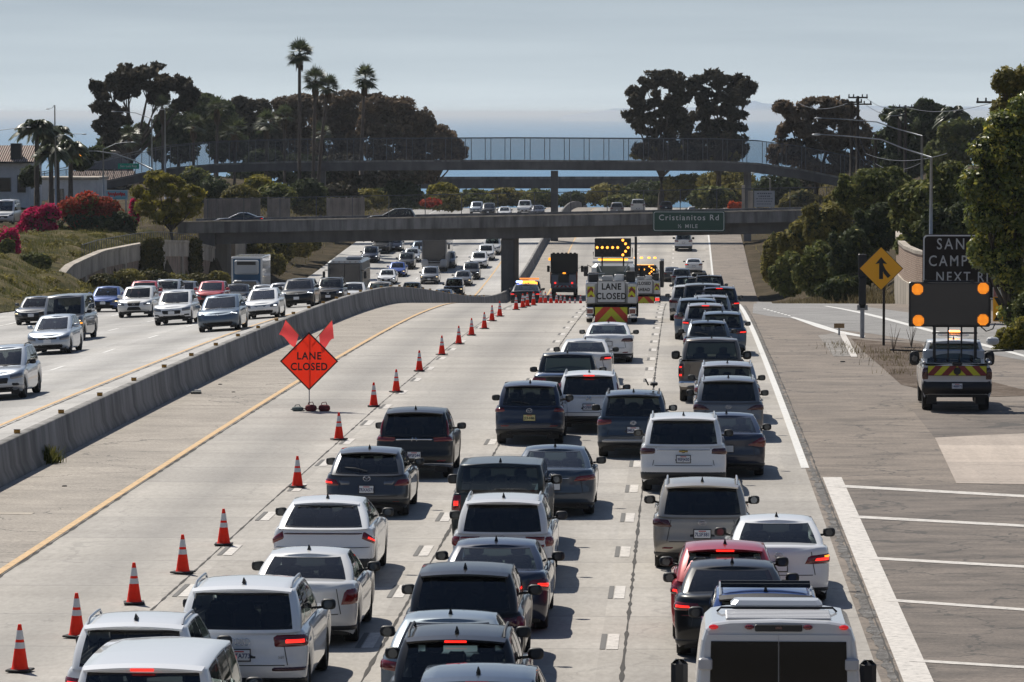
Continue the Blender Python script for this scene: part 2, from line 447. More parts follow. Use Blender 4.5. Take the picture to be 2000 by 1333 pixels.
def earth(name, cols, scale=.5, bump=.6):
    m, t, b = nodes(name)
    P = N(t, 'ShaderNodeTexCoord').outputs['Object']
    n = noise(t, P, scale, 8, .68)
    r = ramp(t, [(.3 + .4 * i / (len(cols) - 1), c) for i, c in enumerate(cols)]); t.links.new(n.outputs[0], r.inputs[0])
    n2 = noise(t, P, 7, 5, .7); r2 = ramp(t, [(.3, (.55, .55, .55)), (.7, (1.25, 1.25, 1.25))]); t.links.new(n2.outputs[0], r2.inputs[0])
    t.links.new(mul(t, r.outputs[0], r2.outputs[0]), b.inputs['Base Color']); b.inputs['Roughness'].default_value = .95
    b.inputs['Specular IOR Level'].default_value = .1
    bp = N(t, 'ShaderNodeBump'); bp.inputs['Strength'].default_value = bump; bp.inputs['Distance'].default_value = .2
    t.links.new(n2.outputs[0], bp.inputs['Height']); t.links.new(bp.outputs[0], b.inputs['Normal'])
    return m

XL = (-39, -16.55, -13.0, -9.05, -5.15, -1.15, 3.1)
M_CONC_R = concrete_road('concrete_carriageway', (.405, .38, .345), [(-11, 1.5), (-7.1, 1.5), (-3.15, 1.5), (.95, 1.5)])
M_CONC_L = concrete_road('concrete_opposite_carriageway', (.44, .43, .415), [(-21.8, 1.6), (-25.6, 1.6), (-29.4, 1.6), (-33.1, 1.6)])
M_MEDIAN = asphalt('median_shoulder_pavement', (.325, .29, .25), .004, .2, .12)
M_ASPH = asphalt('shoulder_asphalt', (.20, .165, .135), .008, .25, .24)
M_RAMP = asphalt('ramp_asphalt', (.24, .235, .23), .002, .2, .12)
M_WHITE = marking('white_paint', (.72, .71, .68))
M_WHITE_W = marking('worn_white_paint', (.66, .62, .57), .9)
M_YELLOW = marking('yellow_paint', (.66, .43, .20), .8)
M_DIRT = earth('dirt', [(.09, .07, .055), (.16, .125, .1), (.24, .2, .165)], .6)
M_LAND = earth('dry_hillside', [(.030, .026, .012), (.065, .050, .028), (.125, .092, .060)], .3)
M_GRASS = earth('grassy_bank', [(.025, .026, .010), (.060, .056, .018), (.13, .105, .045), (.19, .15, .10)], .6)

def strip(name, x0, x1, y0, y1, z, m, step=2.0, fn=None, kind='structure', nx=1):
    """a sheet of pavement that follows the road profile; x0,x1 may be functions of y"""
    ys = np.arange(y0, y1 + step, step); ys[-1] = y1
    fx0 = x0 if callable(x0) else (lambda y: x0); fx1 = x1 if callable(x1) else (lambda y: x1)
    V = []
    for y in ys:
        for k in range(nx + 1):
            x = fx0(y) + (fx1(y) - fx0(y)) * k / nx
            V.append((x, y, float((fn or zsurf)(x, y)) + z))
    n = nx + 1
    Q = np.array([(i*n + k, i*n + k + 1, (i+1)*n + k + 1, (i+1)*n + k) for i in range(len(ys) - 1) for k in range(nx)])
    o = link_mesh(name, np_mesh(name, np.array(V), Q), m)
    return tag(o, kind=kind) if kind else o
strip('road', -16.3, 3.2, 20, 760, 0.0, M_CONC_R, nx=6)
strip('median_shoulder', -16.2, -13.15, 20, 760, .005, M_MEDIAN, nx=1)
strip('opposite_road', -39, -16.3, 20, 760, 0.0, M_CONC_L, nx=12)
strip('shoulder', 3.05, lambda y: 30.0 if y < 225 else max(7.0, 30 - (y - 225) * .9), 20, 760, .004, M_ASPH, nx=4)

# terrain: one sheet, lowered under the pavement, rising as banks either side
def smooth(a, b, x):
    t = np.clip((x - a) / (b - a), 0, 1); return t*t*(3 - 2*t)
WALL_Y = [330, 337, 350, 362, 372, 383, 396]; WALL_X = [-49.1, -49.1, -48.2, -47.0, -46.0, -45.0, -43.8]; WALL_T = [2.0, 3.4, 4.7, 5.3, 5.7, 5.6, 4.9]
def bank_left(x, y):
    s = np.clip((-39.6 - x), 0, None)
    toe = np.interp(y, [0, 200, 260, 300, 330, 350, 385, 400, 420, 700], [1.5, 2.0, 2.5, 3.2, 4.2, 5.3, 6.3, 6.9, 7.0, 3.5])     # height of the frontage street above the pavement
    run = np.interp(y, [0, 220, 330, 400, 470, 560, 700], [9, 9, 14, 12, 18, 26, 34])
    h = toe * smooth(0, 1, s / run)
    # cut for the curved retaining wall that ends at the bridge abutment
    xw = np.interp(y, WALL_Y, WALL_X); wt = np.interp(y, WALL_Y, WALL_T)
    behind = wt - .5 + (toe - wt + .5) * smooth(0, 1, (xw - x) / 9.0)
    front = .9 * smooth(0, 1, s / 4.0)
    cut = np.where(x > xw, front, behind)
    return np.where((y > 327) & (y < 400), cut, h)
def bank_right(x, y):
    e = np.where(y < 225, 27, np.interp(y, [225, 262, 330, 420, 700], [27, 9.5, 8.0, 7.6, 7.6]))
    s = np.clip(x - e, 0, None)
    top = np.interp(y, [0, 200, 300, 400, 520, 700], [2.0, 4.0, 7.0, 7.5, 7.0, 5.0])
    run = np.interp(y, [0, 220, 300, 700], [14, 14, 13, 18])
    return top * smooth(0, 1, s / run)
def zland(x, y):
    x = np.asarray(x, float); y = np.asarray(y, float)
    return zsurf(x, y) + bank_left(x, y) + bank_right(x, y)
_bk = np.random.default_rng(5).normal(0, 1, (16, 3))
def bumps(x, y): return sum(.075*np.sin(a*.9*x + b_*.75*y + 6*c_) for a, b_, c_ in _bk)
xs = np.concatenate([np.linspace(-2600, -200, 12), np.linspace(-180, -82, 15), np.linspace(-79, -40, 40), [-39.5, -38.8, -30, -16, 0, 3, 6, 6.9, 7.3], np.linspace(8, 60, 50), np.linspace(65, 180, 18), np.linspace(220, 2600, 12)])
ys = np.concatenate([np.linspace(-60, 10, 6), np.linspace(20, 760, 240), np.linspace(780, 1300, 16), [1500, 1800, 2400, 3000]])
X, Y = np.meshgrid(xs, ys)
Z = zland(X, Y)
Z += np.where(X < -41, bumps(X, Y), 0) + np.where(X > 33, bumps(X, Y), 0)
Z -= np.where((X > -39.4) & (X < 7.1) | ((Y < 300) & (X > 0) & (X < 31)), .35, 0)
Z = np.where(Y > 1400, -53 - (Y - 1400) * .02, Z)
nx_, ny_ = len(xs), len(ys)
ii = np.arange(nx_ * ny_).reshape(ny_, nx_)
Q = np.stack([ii[:-1, :-1], ii[:-1, 1:], ii[1:, 1:], ii[1:, :-1]], -1).reshape(-1, 4)
tag(link_mesh('ground', np_mesh('ground', np.stack([X, Y, Z], -1).reshape(-1, 3), Q), M_LAND), kind='structure')
# green grass sheet on the near left bank
xs = np.linspace(-74, -39.3, 60); ys = np.linspace(150, 398, 160)
X, Y = np.meshgrid(xs, ys); Z = zland(X, Y) + bumps(X, Y) + .1
Z = np.where(X > -40.2, zland(X, Y) + .03, Z); Z = np.where((Y > 325) & (X > np.interp(Y, WALL_Y, WALL_X) - .6), zland(X, Y) - .3, Z)
ii = np.arange(len(xs)*len(ys)).reshape(len(ys), len(xs))
Q = np.stack([ii[:-1, :-1], ii[:-1, 1:], ii[1:, 1:], ii[1:, :-1]], -1).reshape(-1, 4)
tag(link_mesh('grassy_bank', np_mesh('grassy_bank', np.stack([X, Y, Z], -1).reshape(-1, 3), Q), M_GRASS), kind='structure')
# sea
m, t, b = nodes('sea_water')
P = N(t, 'ShaderNodeTexCoord').outputs['Object']
n = noise(t, P, .05, 4, .6, (.35, 1, 1)); r = ramp(t, [(.35, (.05, .16, .29)), (.65, (.09, .235, .38))]); t.links.new(n.outputs[0], r.inputs[0])
t.links.new(r.outputs[0], b.inputs['Base Color']); b.inputs['Roughness'].default_value = .5; b.inputs['Specular IOR Level'].default_value = .12
n2 = noise(t, P, .12, 5, .6, (.5, 1, 1)); bp = N(t, 'ShaderNodeBump'); bp.inputs['Strength'].default_value = .8; bp.inputs['Distance'].default_value = 4.0
t.links.new(n2.outputs[0], bp.inputs['Height']); t.links.new(bp.outputs[0], b.inputs['Normal'])
MSEA = m
tag(link_mesh('sea', np_mesh('sea', np.array([(-16000, 1380, -52), (16000, 1380, -52), (90000, 200000, -52), (-90000, 200000, -52)], float), np.array([[0, 1, 2, 3]])), MSEA), kind='structure')
# faint headlands on the horizon
M_HILL = mat('far_headland', (.26, .33, .42), 1.0)  # close to the sky colour: distance haze put into the base colour
def headland(pts, Yd):
    top = [at(px, py, Yd) for px, py in pts]
    V = []; nn = len(top)
    for k, p in enumerate(top): V += [(p.x, Yd, p.z), (p.x, Yd - 600, -53), (p.x, Yd + 600, -53)]
    Qs = []
    for i in range(nn - 1): Qs += [(3*i + 1, 3*i + 4, 3*i + 3, 3*i), (3*i, 3*i + 3, 3*i + 5, 3*i + 2)]
    tag(link_mesh('headland', np_mesh('headland', np.array(V), np.array(Qs)), M_HILL), kind='structure')
headland([(1100, 226), (1160, 219), (1180, 216), (1196, 212.5), (1215, 212), (1260, 212), (1330, 211), (1430, 207), (1462, 199), (1474, 197), (1490, 202), (1530, 205), (1700, 207), (1850, 208), (2000, 209), (2200, 214), (2300, 226)], 30000)

# markings
def line(name, x, wd, y0, y1, m, z=.009): return strip(name, x - wd/2, x + wd/2, y0, y1, z, m, 2.0)
line('yellow_edge_line', -13.05, .17, 20, 760, M_YELLOW, .014)
line('opposite_yellow_edge_line', -20.0, .17, 20, 760, M_YELLOW)
line('white_edge_line', 3.05, .2, 106, 760, M_WHITE, .013)
line('wide_white_edge_line', 3.62, .46, 20, 103.2, M_WHITE_W, .013)
line('opposite_white_edge_line', -35.2, .18, 20, 760, M_WHITE)
def dashes(name, x, y0, y1, ln, per, m, ph=0.0, wd=.16):
    V = []; Qs = []
    y = y0 + ph
    while y < y1:
        k = len(V)
        for (a, q) in ((x - wd/2, y), (x + wd/2, y), (x + wd/2, y + ln), (x - wd/2, y + ln)): V.append((a, q, float(zsurf(a, q)) + .009))
        Qs.append((k, k+1, k+2, k+3)); y += per
    return tag(link_mesh(name, np_mesh(name, np.array(V), np.array(Qs)), m), kind='structure')
PER = 7.45
for x in (-9.05, -5.15, -1.15):
    dashes('white_lane_dashes', x, 22, 760, 2.1, PER, M_WHITE_W, 2.2, .19)
    # black contrast blocks beside the dashes
    dashes('black_lane_dashes', x - .16, 22, 300, 2.1, PER, mat('black_marking', (.13, .126, .12), .8), 2.2, .09)
for x in (-23.75, -27.5, -31.3):
    dashes('opposite_white_lane_dashes', x, 22, 760, 3.6, 14.6, M_WHITE, 5, .16)
# the ragged dark joints between concrete lanes
def crack(x, y0, y1, wd, seed, m, z=.008):
    r_ = np.random.default_rng(seed); ys = np.arange(y0, y1, .45); n = len(ys)
    c = x + np.cumsum(r_.normal(0, .012, n)) * .3; c -= (c - x) * .5
    h = wd * (.35 + r_.random(n)**2 * 1.5) / 2
    V = np.stack([np.stack([c - h, ys, zsurf(c, ys) + z], -1), np.stack([c + h, ys, zsurf(c, ys) + z], -1)], 1).reshape(-1, 3)
    i = np.arange(n - 1) * 2
    return tag(link_mesh('pavement_joint', np_mesh('pavement_joint', V, np.stack([i, i+1, i+3, i+2], -1)), m), kind='structure')
M_JOINT = mat('joint_filler', (.05, .046, .042), .9)
crack(-.93, 22, 420, .052, 1, M_JOINT); crack(-4.93, 22, 420, .05, 2, M_JOINT); crack(-9.35, 22, 300, .035, 3, M_JOINT)
crack(-12.88, 22, 420, .06, 5, M_JOINT); crack(-19.8, 22, 420, .06, 6, M_JOINT)
# crumbled seam between concrete and shoulder
M_SEAM = earth('crumbled_seam', [(.10, .095, .09), (.24, .23, .22), (.36, .35, .34)], 2.2, .8)
crack(3.27, 22, 230, .17, 7, M_SEAM, .0108)
crack(3.33, 22, 230, .04, 8, M_JOINT, .0118)

# things painted or paved at the right, laid on the ground sheet
def gpoly(name, pts, m, z, sub=1.0):
    P = [ground(*p) for p in pts]
    bmv = [(p.x, p.y) for p in P]
    me = bpy.data.meshes.new(name)
    import bmesh
    bm = bmesh.new(); vs = [bm.verts.new((x, y, 0)) for x, y in bmv]; bm.faces.new(vs)
    for _ in range(5):
        es = [e for e in bm.edges if abs(e.verts[0].co.y - e.verts[1].co.y) > 6]
        if not es: break
        bmesh.ops.subdivide_edges(bm, edges=es, cuts=1, use_grid_fill=False)
    bmesh.ops.triangulate(bm, faces=bm.faces[:])
    for v in bm.verts: v.co.z = float(zsurf(v.co.x, v.co.y)) + z
    bm.normal_update(); bm.to_mesh(me); bm.free()
    if len(me.polygons) and sum(p.normal.z for p in me.polygons) < 0: me.flip_normals()
    return tag(link_mesh(name, me, m), kind='structure')
gpoly('ramp_road', [(1478, 590), (1560, 591), (1690, 600), (1800, 615), (2080, 655), (2080, 720), (1800, 668), (1700, 652), (1640, 645), (1600, 637), (1545, 622), (1500, 618), (1470, 612)], M_RAMP, .010)
gpoly('ramp_edge_line', [(1608, 598.5), (1616, 598.5), (1700, 614), (1800, 640), (1900, 667), (2000, 694), (2000, 698), (1898, 671), (1798, 644), (1698, 617.5)], M_WHITE, .016)
gpoly('gore_line', [(1542, 620), (1550, 620), (1600, 634), (1640, 647), (1690, 657), (1688, 660), (1636, 652), (1595, 640)], M_WHITE, .016)
for k in range(8):
    x = 1490 + k * 6.8; y = 603.5 + k * 1.9
    gpoly('ramp_dashes', [(x, y), (x + 5, y), (x + 7, y + 1.5), (x + 2, y + 1.5)], M_WHITE, .016)
M_APRON = concrete_road('concrete_apron_surface', (.47, .40, .34), [], 6.0)
gpoly('concrete_apron', [(1826, 856), (1880, 853), (2060, 845), (2060, 948), (1868, 945)], M_APRON, .012)
M_GORE = asphalt('gore_asphalt', (.150, .124, .104), .013, .34, .34)
gpoly('gore_pavement', [(1652, 947), (1700, 941), (1780, 950), (1868, 946), (2700, 955), (2700, 1350), (1812, 1350), (1730, 1150), (1690, 1050)], M_GORE, .0078)
gpoly('verge_pavement', [(1780, 800), (1850, 796), (2600, 770), (2600, 960), (2065, 950), (2060, 846), (1880, 853), (1826, 856)], M_GORE, .0078)
gpoly('dirt_verge', [(1662, 662), (1720, 668), (1800, 672), (1830, 720), (1990, 760), (2060, 772), (1945, 776), (1835, 770), (1760, 752), (1720, 716), (1690, 690)], M_DIRT, .014)
gpoly('ramp_island', [(1598, 656), (1640, 650), (1676, 697), (1628, 697)], asphalt('island_concrete', (.25, .23, .21), .01, .4), .013)
gpoly('island_kerb_line', [(1638, 650), (1650, 651), (1675, 698), (1662, 698)], M_WHITE_W, .018)
for k, (y0, y1) in enumerate([(948, 968), (1008, 1026), (1089, 1106), (1171, 1191), (1289, 1303)]):
    x0 = [1634, 1662, 1698, 1732, 1776][k]
    gpoly('gore_stripe', [(x0, y0), (2300, y1 + 3.5 + 240*(y1 + 3.5 - y0)/(2060 - x0)), (2300, y1 + 8 + 240*(y1 + 3.5 - y0)/(2060 - x0)), (x0 - 1, y0 + 5)], M_WHITE_W, .0165)
# ------------------------------------------------------------------ vehicles
GLOSSK = mat('gloss_black_trim', (.008, .008, .009), .18, 0, .3)
def hermite(xs, ys, x):
    """smooth interpolation through control points"""
    xs = np.asarray(xs, float); ys = np.asarray(ys, float); x = np.clip(np.asarray(x, float), xs[0], xs[-1])
    d = np.diff(ys) / np.diff(xs); m = np.zeros(len(xs)); m[0], m[-1] = d[0], d[-1]
    for i in range(1, len(xs) - 1):
        m[i] = 0 if d[i-1]*d[i] <= 0 else 2*d[i-1]*d[i]/(d[i-1] + d[i])
    i = np.clip(np.searchsorted(xs, x) - 1, 0, len(xs) - 2); h = xs[i+1] - xs[i]; t = (x - xs[i]) / h
    return ys[i]*(2*t**3 - 3*t**2 + 1) + ys[i+1]*(3*t**2 - 2*t**3) + h*m[i]*(t**3 - 2*t**2 + t) + h*m[i+1]*(t**3 - t**2)

def half_ring(y0, y1, hw, rc, fc, fr, nr=7, nc=7, nf=7):
    """right half of a rounded rectangle in plan, rear centre -> front centre. rc/fc=(rx,ry) corners, fr=side fractions"""
    rx, ry = rc; fx, fy = fc; e = 2 / 2.35
    pts = []
    bow_r, bow_f = .05 * hw, .10 * hw
    for i in range(nr): x = (hw - rx) * i / nr; pts.append((x, y0 + bow_r * (x/hw)**2))
    for i in range(nc):
        q = math.pi/2 * i / nc; x = hw - rx + rx * math.sin(q)**e
        pts.append((x, y0 + ry - ry * math.cos(q)**e + bow_r * (x/hw)**2 * math.cos(q)))
    a, b = y0 + ry, y1 - fy
    for f in fr: pts.append((hw, a + (b - a) * f))
    for i in range(1, nc + 1):
        q = math.pi/2 * i / nc; x = hw - fx + fx * math.cos(q)**e
        pts.append((x, y1 - fy + fy * math.sin(q)**e - bow_f * (x/hw)**2 * math.sin(q)))
    for i in range(1, nf + 1): x = (hw - fx) * (1 - i / nf); pts.append((x, y1 - bow_f * (x/hw)**2))
    p = np.array(pts)
    d = np.gradient(p, axis=0); d /= np.linalg.norm(d, axis=1)[:, None] + 1e-9
    nrm = np.stack([d[:, 1], -d[:, 0]], 1)
    nrm[0] = (0, -1); nrm[-1] = (0, 1)
    arc = np.concatenate([[0], np.cumsum(np.linalg.norm(np.diff(p, axis=0), axis=1))])
    return p, nrm, arc

TYPES = {
 'suv': dict(L=4.65, W=1.86, H=1.68, cl=.22, zt=[(0, 1.02), (.05, 1.06), (.5, 1.04), (.66, 1.02), (.74, 1.01), (.9, .96), (1, .86)], gb=(.012, .71), gt=(.085, .47), tum=.19, inr=[(0, .10), (.1, .03), (.3, 0), (.42, .01), (.48, .05), (.62, .035), (.67, .065), (.85, .065), (1, .10)],
   win=[(.07, .26), (.305, .60), (.635, .965)], rwin=(.16, .90), rc=(.52, .30), wr=.35, wy=(.17, .815), spoiler=.13, rails=True, wiper=True),
 'hatch': dict(L=4.35, W=1.79, H=1.47, cl=.17, zt=[(0, .90), (.05, .96), (.5, .95), (.66, .93), (.74, .90), (.9, .83), (1, .72)], gb=(.02, .73), gt=(.16, .48), tum=.22, inr=[(0, .10), (.1, .03), (.3, 0), (.42, .01), (.55, .05), (1, .13)],
   win=[(.10, .27), (.30, .60), (.63, .965)], rwin=(.14, .88), rc=(.5, .34), wr=.32, wy=(.18, .81), spoiler=.14, rails=False, wiper=True),
 'sedan': dict(L=4.88, W=1.84, H=1.45, cl=.17, zt=[(0, .99), (.02, 1.035), (.12, 1.04), (.2, 1.0), (.3, .955), (.64, .93), (.73, .90), (.9, .83), (1, .71)], gb=(.115, .735), gt=(.285, .525), tum=.24, inr=[(0, .10), (.1, .03), (.3, 0), (.45, .01), (.55, .03), (.92, .03), (1, .07)],
   win=[(.13, .52), (.555, .965)], rwin=(.06, .93), rc=(.55, .36), wr=.335, wy=(.205, .80), spoiler=0, rails=False, wiper=False),
 'pickup': dict(L=5.8, W=2.02, H=1.92, cl=.30, zt=[(0, 1.30), (.35, 1.30), (.36, 1.24), (.6, 1.22), (.70, 1.20), (.92, 1.12), (1, .95)], gb=(.375, .715), gt=(.41, .60), tum=.20, inr=[(0, .12), (.1, .04), (.3, 0), (.36, .06), (1, .05)],
   win=[(.06, .40), (.46, .95)], rwin=(.10, .88), rc=(.22, .12), wr=.40, wy=(.215, .83), spoiler=0, rails=False, wiper=False),
 'van': dict(L=5.2, W=1.98, H=1.95, cl=.22, zt=[(0, 1.08), (.5, 1.08), (.72, 1.06), (.8, 1.03), (.92, .94), (1, .74)], gb=(.01, .82), gt=(.05, .66), tum=.15, inr=[(0, .10), (.1, .03), (.3, 0), (.45, .01), (.55, .04), (1, .06)],
   win=[(.05, .34), (.38, .68), (.71, .965)], rwin=(.10, .88), rc=(.40, .22), wr=.34, wy=(.17, .83), spoiler=.06, rails=False, wiper=True),
}
_wheel_cache = {}
def wheel_meshes(r, wd, dark):
    k = (round(r, 3), round(wd, 3), dark)
    if k in _wheel_cache: return _wheel_cache[k]
    t = MB(); h = wd / 2
    t.lathe([(r*.64, -h*.8), (r*.70, -h), (r*.93, -h), (r*.985, -h*.8), (r, -h*.4), (r, h*.4), (r*.985, h*.8), (r*.93, h), (r*.70, h), (r*.64, h*.8)], 24, axis='x')
    m1 = t.mesh('tyre', True); m1.materials.append(RUBBER)
    s = MB()
    s.lathe([(r*.66, h*.82), (r*.60, h*.80), (r*.60, -h*.2)], 24, axis='x')
    s.lathe([(.0, h*.62), (r*.15, h*.60), (r*.16, h*.3)], 12, axis='x')
    for q in range(5):
        a = 2*math.pi*q/5; c = (h*.52, math.cos(a)*r*.36, math.sin(a)*r*.36)
        s.box(c, (.03, r*.54, r*.17), rx=a)
    s.disc((-h*.1, 0, 0), r*.6, (1, 0, 0), 20)
    m2 = s.mesh('rim', False); m2.materials.append(DALLOY if dark else ALLOY)
    _wheel_cache[k] = (m1, m2)
    return m1, m2

def make_vehicle(name, kind, body_mat, label, cat, loc, rz=0.0, group=None, P=None, lod=1, seats=True):
    """loft a vehicle: rounded lower body, deck, greenhouse with real window openings, panes, lamps, wheels, mirrors, seats"""
    D = dict(TYPES[kind]); D.update(P or {})
    L, W, H = D['L'], D['W'], D['H']
    root = empty(name, loc, rz, label, cat, group)
    hs = H / TYPES[kind]['H']; zt_x = [a*L - L/2 for a, _ in D['zt']]; zt_z = [b*hs for _, b in D['zt']]
    ZT = lambda y: hermite(zt_x, zt_z, y)
    hw = W / 2; wr = D['wr']; wy = [f*L - L/2 for f in D['wy']]; ra = wr + .06
    glass_r = D.get('glass_r', GLASS_D); glass_s = D.get('glass_s', GLASS_D); glass_f = D.get('glass_f', GLASS_L)
    fr = np.linspace(0, 1, int(34 * (1 if lod else .6)))
    p, n, arc = half_ring(-L/2, L/2, hw, D['rc'], D.get('fc', (.62, .55)), fr, 7, 8, 7)
    M = len(p)
    wt_r = np.clip(-n[:, 1], 0, 1)**1.5; wt_f = np.clip(n[:, 1], 0, 1)**1.5; wt_s = np.clip(n[:, 0], 0, 1)**1.5
    ssum = wt_r + wt_f + wt_s; wt_r, wt_f, wt_s = wt_r/ssum, wt_f/ssum, wt_s/ssum
    ins_s = D.get('ins', [(0, .07), (.1, .03), (.25, .012), (.5, 0), (.7, .0), (.85, .012), (.95, .04), (1, .085)])
    ins_r = D['inr']; ins_f = D.get('inf', [(0, .16), (.12, .06), (.3, .005), (.45, 0), (.7, .02), (.86, .05), (.95, .11), (1, .20)])
    def inset(t):
        return lambda wr_, ws_, wf_: wr_*hermite(*zip(*ins_r), t) + ws_*hermite(*zip(*ins_s), t) + wf_*hermite(*zip(*ins_f), t)
    zt = ZT(p[:, 1]); zb0 = D['cl'] + .10 * np.maximum(wt_r, wt_f) + .02
    zb = zb0.copy()
    for w_ in wy:
        q = ra**2 - (p[:, 1] - w_)**2
        zb = np.where((q > 0) & (p[:, 0] > hw*.9), np.maximum(zb, wr + np.sqrt(np.maximum(q, 0))), zb)
    def low_pt(pp, nn, b, tt, t, w3, off=0.0):
        i = inset(t)(*w3) - off
        return np.array([pp[0] - nn[0]*i, pp[1] - nn[1]*i, b + (tt - b)*t])
    TL = [0, .05, .12, .22, .34, .42, .50, .62, .74, .84, .92, .97, 1.0]
    nT = len(TL); V = []
    for k in range(M):
        for t in TL:
            V.append(low_pt(p[k], n[k], zb[k], zt[k], t, (wt_r[k], wt_s[k], wt_f[k])))
    V = np.array(V); VL = V * np.array([-1, 1, 1])
    verts = [tuple(v) for v in V] + [tuple(v) for v in VL]; O = M * nT
    faces = []
    for k in range(M - 1):
        for j in range(nT - 1):
            a, b = k*nT + j, (k+1)*nT + j
            faces.append((a, b, b+1, a+1)); faces.append((O+a+1, O+b+1, O+b, O+a))
    # --- greenhouse rings
    g0, g1 = D['gb'][0]*L - L/2, D['gb'][1]*L - L/2
    r0, r1 = D['gt'][0]*L - L/2, D['gt'][1]*L - L/2
    hb = hw - .095; ht = hw - D['tum'] - .03
    cuts = sorted({0.0, 1.0} | {v for a in D['win'] for v in a})
    gfr = []
    for a, b in zip(cuts[:-1], cuts[1:]):
        nn_ = max(1, int(round((b - a) / .12)))
        gfr += [a + (b - a)*i/nn_ for i in range(nn_)]
    gfr = np.array(gfr + [1.0])
    GR, GC = 7, 5
    pb, nb, _ = half_ring(g0, g1, hb, D.get('gbc', (.30, .16)), (.42, .34), gfr, GR, GC, 7)
    ptp, ntp, _ = half_ring(r0, r1, ht, (.24, .16), (.30, .18), gfr, GR, GC, 7)
    MG = len(pb)
    rl = r1 - r0
    zr = (H - .045) - .055*hs*np.clip((ptp[:, 1] - (r0 + rl*.55)) / (rl*.45), 0, 1)**2 - D.get('rdrop', .05)*np.clip(((r0 + rl*.45) - ptp[:, 1]) / (rl*.45), 0, 1)**2
    zgb = ZT(pb[:, 1]) - .012
    t0, t1 = D['rwin']
    TG = [0, t0*.5, t0, t0 + (t1 - t0)*.25, t0 + (t1-t0)*.5, t0 + (t1-t0)*.75, t1, (1 + t1)/2, 1.0]
    def gh(k, t, off=0.0):
        bl = .035 * 4*t*(1 - t) + off
        nx, ny = nb[k]*(1-t) + ntp[k]*t
        return ((pb[k, 0]*(1-t) + ptp[k, 0]*t) + nx*bl, (pb[k, 1]*(1-t) + ptp[k, 1]*t) + ny*bl, zgb[k]*(1-t) + zr[k]*t)
    nG = len(TG); base = len(verts)
    G = np.array([gh(k, t) for k in range(MG) for t in TG])
    verts += [tuple(v) for v in G]; O2 = len(verts); verts += [tuple(v * np.array([-1, 1, 1])) for v in G]
    rear_k = GR + int(GC * D.get('rwrap', .45)); side_k = GR + GC; front_k = MG - 7 - int(GC*.5) - 1
    jw = range(2, nG - 3)
    def window_of(k):
        if k < rear_k: return 'r'
        if k >= front_k: return 'f'
        if side_k <= k < side_k + len(gfr) - 1:
            f = (gfr[k - side_k] + gfr[k - side_k + 1]) / 2
            for i, (a, b) in enumerate(D['win']):
                if a < f < b: return i
        return None
    panes = {}; blackf = []
    norear = D.get('no_rear_glass', False)
    for k in range(MG - 1):
        wn = window_of(k)
        if norear and wn == 'r': wn = None
        if D.get('cargo') and wn in (0, 1): wn = None
        side_pil = wn is None and side_k + 1 <= k < side_k + len(gfr) - 2
        for j in range(nG - 1):
            a, b = base + k*nG + j, base + (k+1)*nG + j
            if wn is not None and j in jw:
                panes.setdefault(wn, []).append((k, j)); continue
            if (side_pil and j in jw and not D.get('cargo')) or (wn is not None and j in (1, nG - 3)): blackf += [len(faces), len(faces) + 1]
            faces.append((a, b, b+1, a+1)); a, b = a - base + O2, b - base + O2
            faces.append((a+1, b+1, b, a))
    # --- roof
    NXR = 9; rb = len(verts)
    for k in range(MG):
        for c in range(NXR):
            s = -1 + 2*c/(NXR-1); x = ptp[k, 0] * s
            verts.append((x, ptp[k, 1], zr[k] + .045*(1 - s*s) * min(1, ptp[k, 0] / (ht*.6) + 0.0)))
    for k in range(MG - 1):
        for c in range(NXR - 1):
            a, b = rb + k*NXR + c, rb + (k+1)*NXR + c
            faces.append((a, a+1, b+1, b))
    # --- deck between the shoulder line and the greenhouse
    NXD = 9; db = len(verts); bed = D.get('bed')
    for k in range(M):
        q = V[k*nT + nT - 1]
        for c in range(NXD):
            s = -1 + 2*c/(NXD-1)
            verts.append((q[0]*s, q[1], q[2] + .03*(1 - s*s) * min(1, q[0]/(hw*.5))))
    for k in range(M - 1):
        ym = (V[k*nT + nT-1][1] + V[(k+1)*nT + nT-1][1]) / 2
        for c in range(NXD - 1):
            s = abs(-1 + 2*(c + .5)/(NXD-1))
            if g0 + .12 < ym < g1 - .1 and s < .76: continue
            if bed and bed[0]*L - L/2 < ym < bed[1]*L - L/2 and s < .99: continue
            a, b = db + k*NXD + c, db + (k+1)*NXD + c
            faces.append((a, a+1, b+1, b))
    me = bpy.data.meshes.new('body'); me.from_pydata(verts, [], faces)
    me.polygons.foreach_set('use_smooth', np.ones(len(faces), bool))
    me.materials.append(body_mat); me.materials.append(GLOSSK); mi = np.zeros(len(faces), np.int32); mi[blackf] = 1; me.polygons.foreach_set('material_index', mi); me.update()
    import bmesh
    bm = bmesh.new(); bm.from_mesh(me); bmesh.ops.remove_doubles(bm, verts=bm.verts[:], dist=.0015); bm.to_mesh(me); bm.free()
    link_mesh('body', me, body_mat, root)
    # --- panes
    pm = {'r': ('rear_window', glass_r), 'f': ('windscreen', glass_f)}
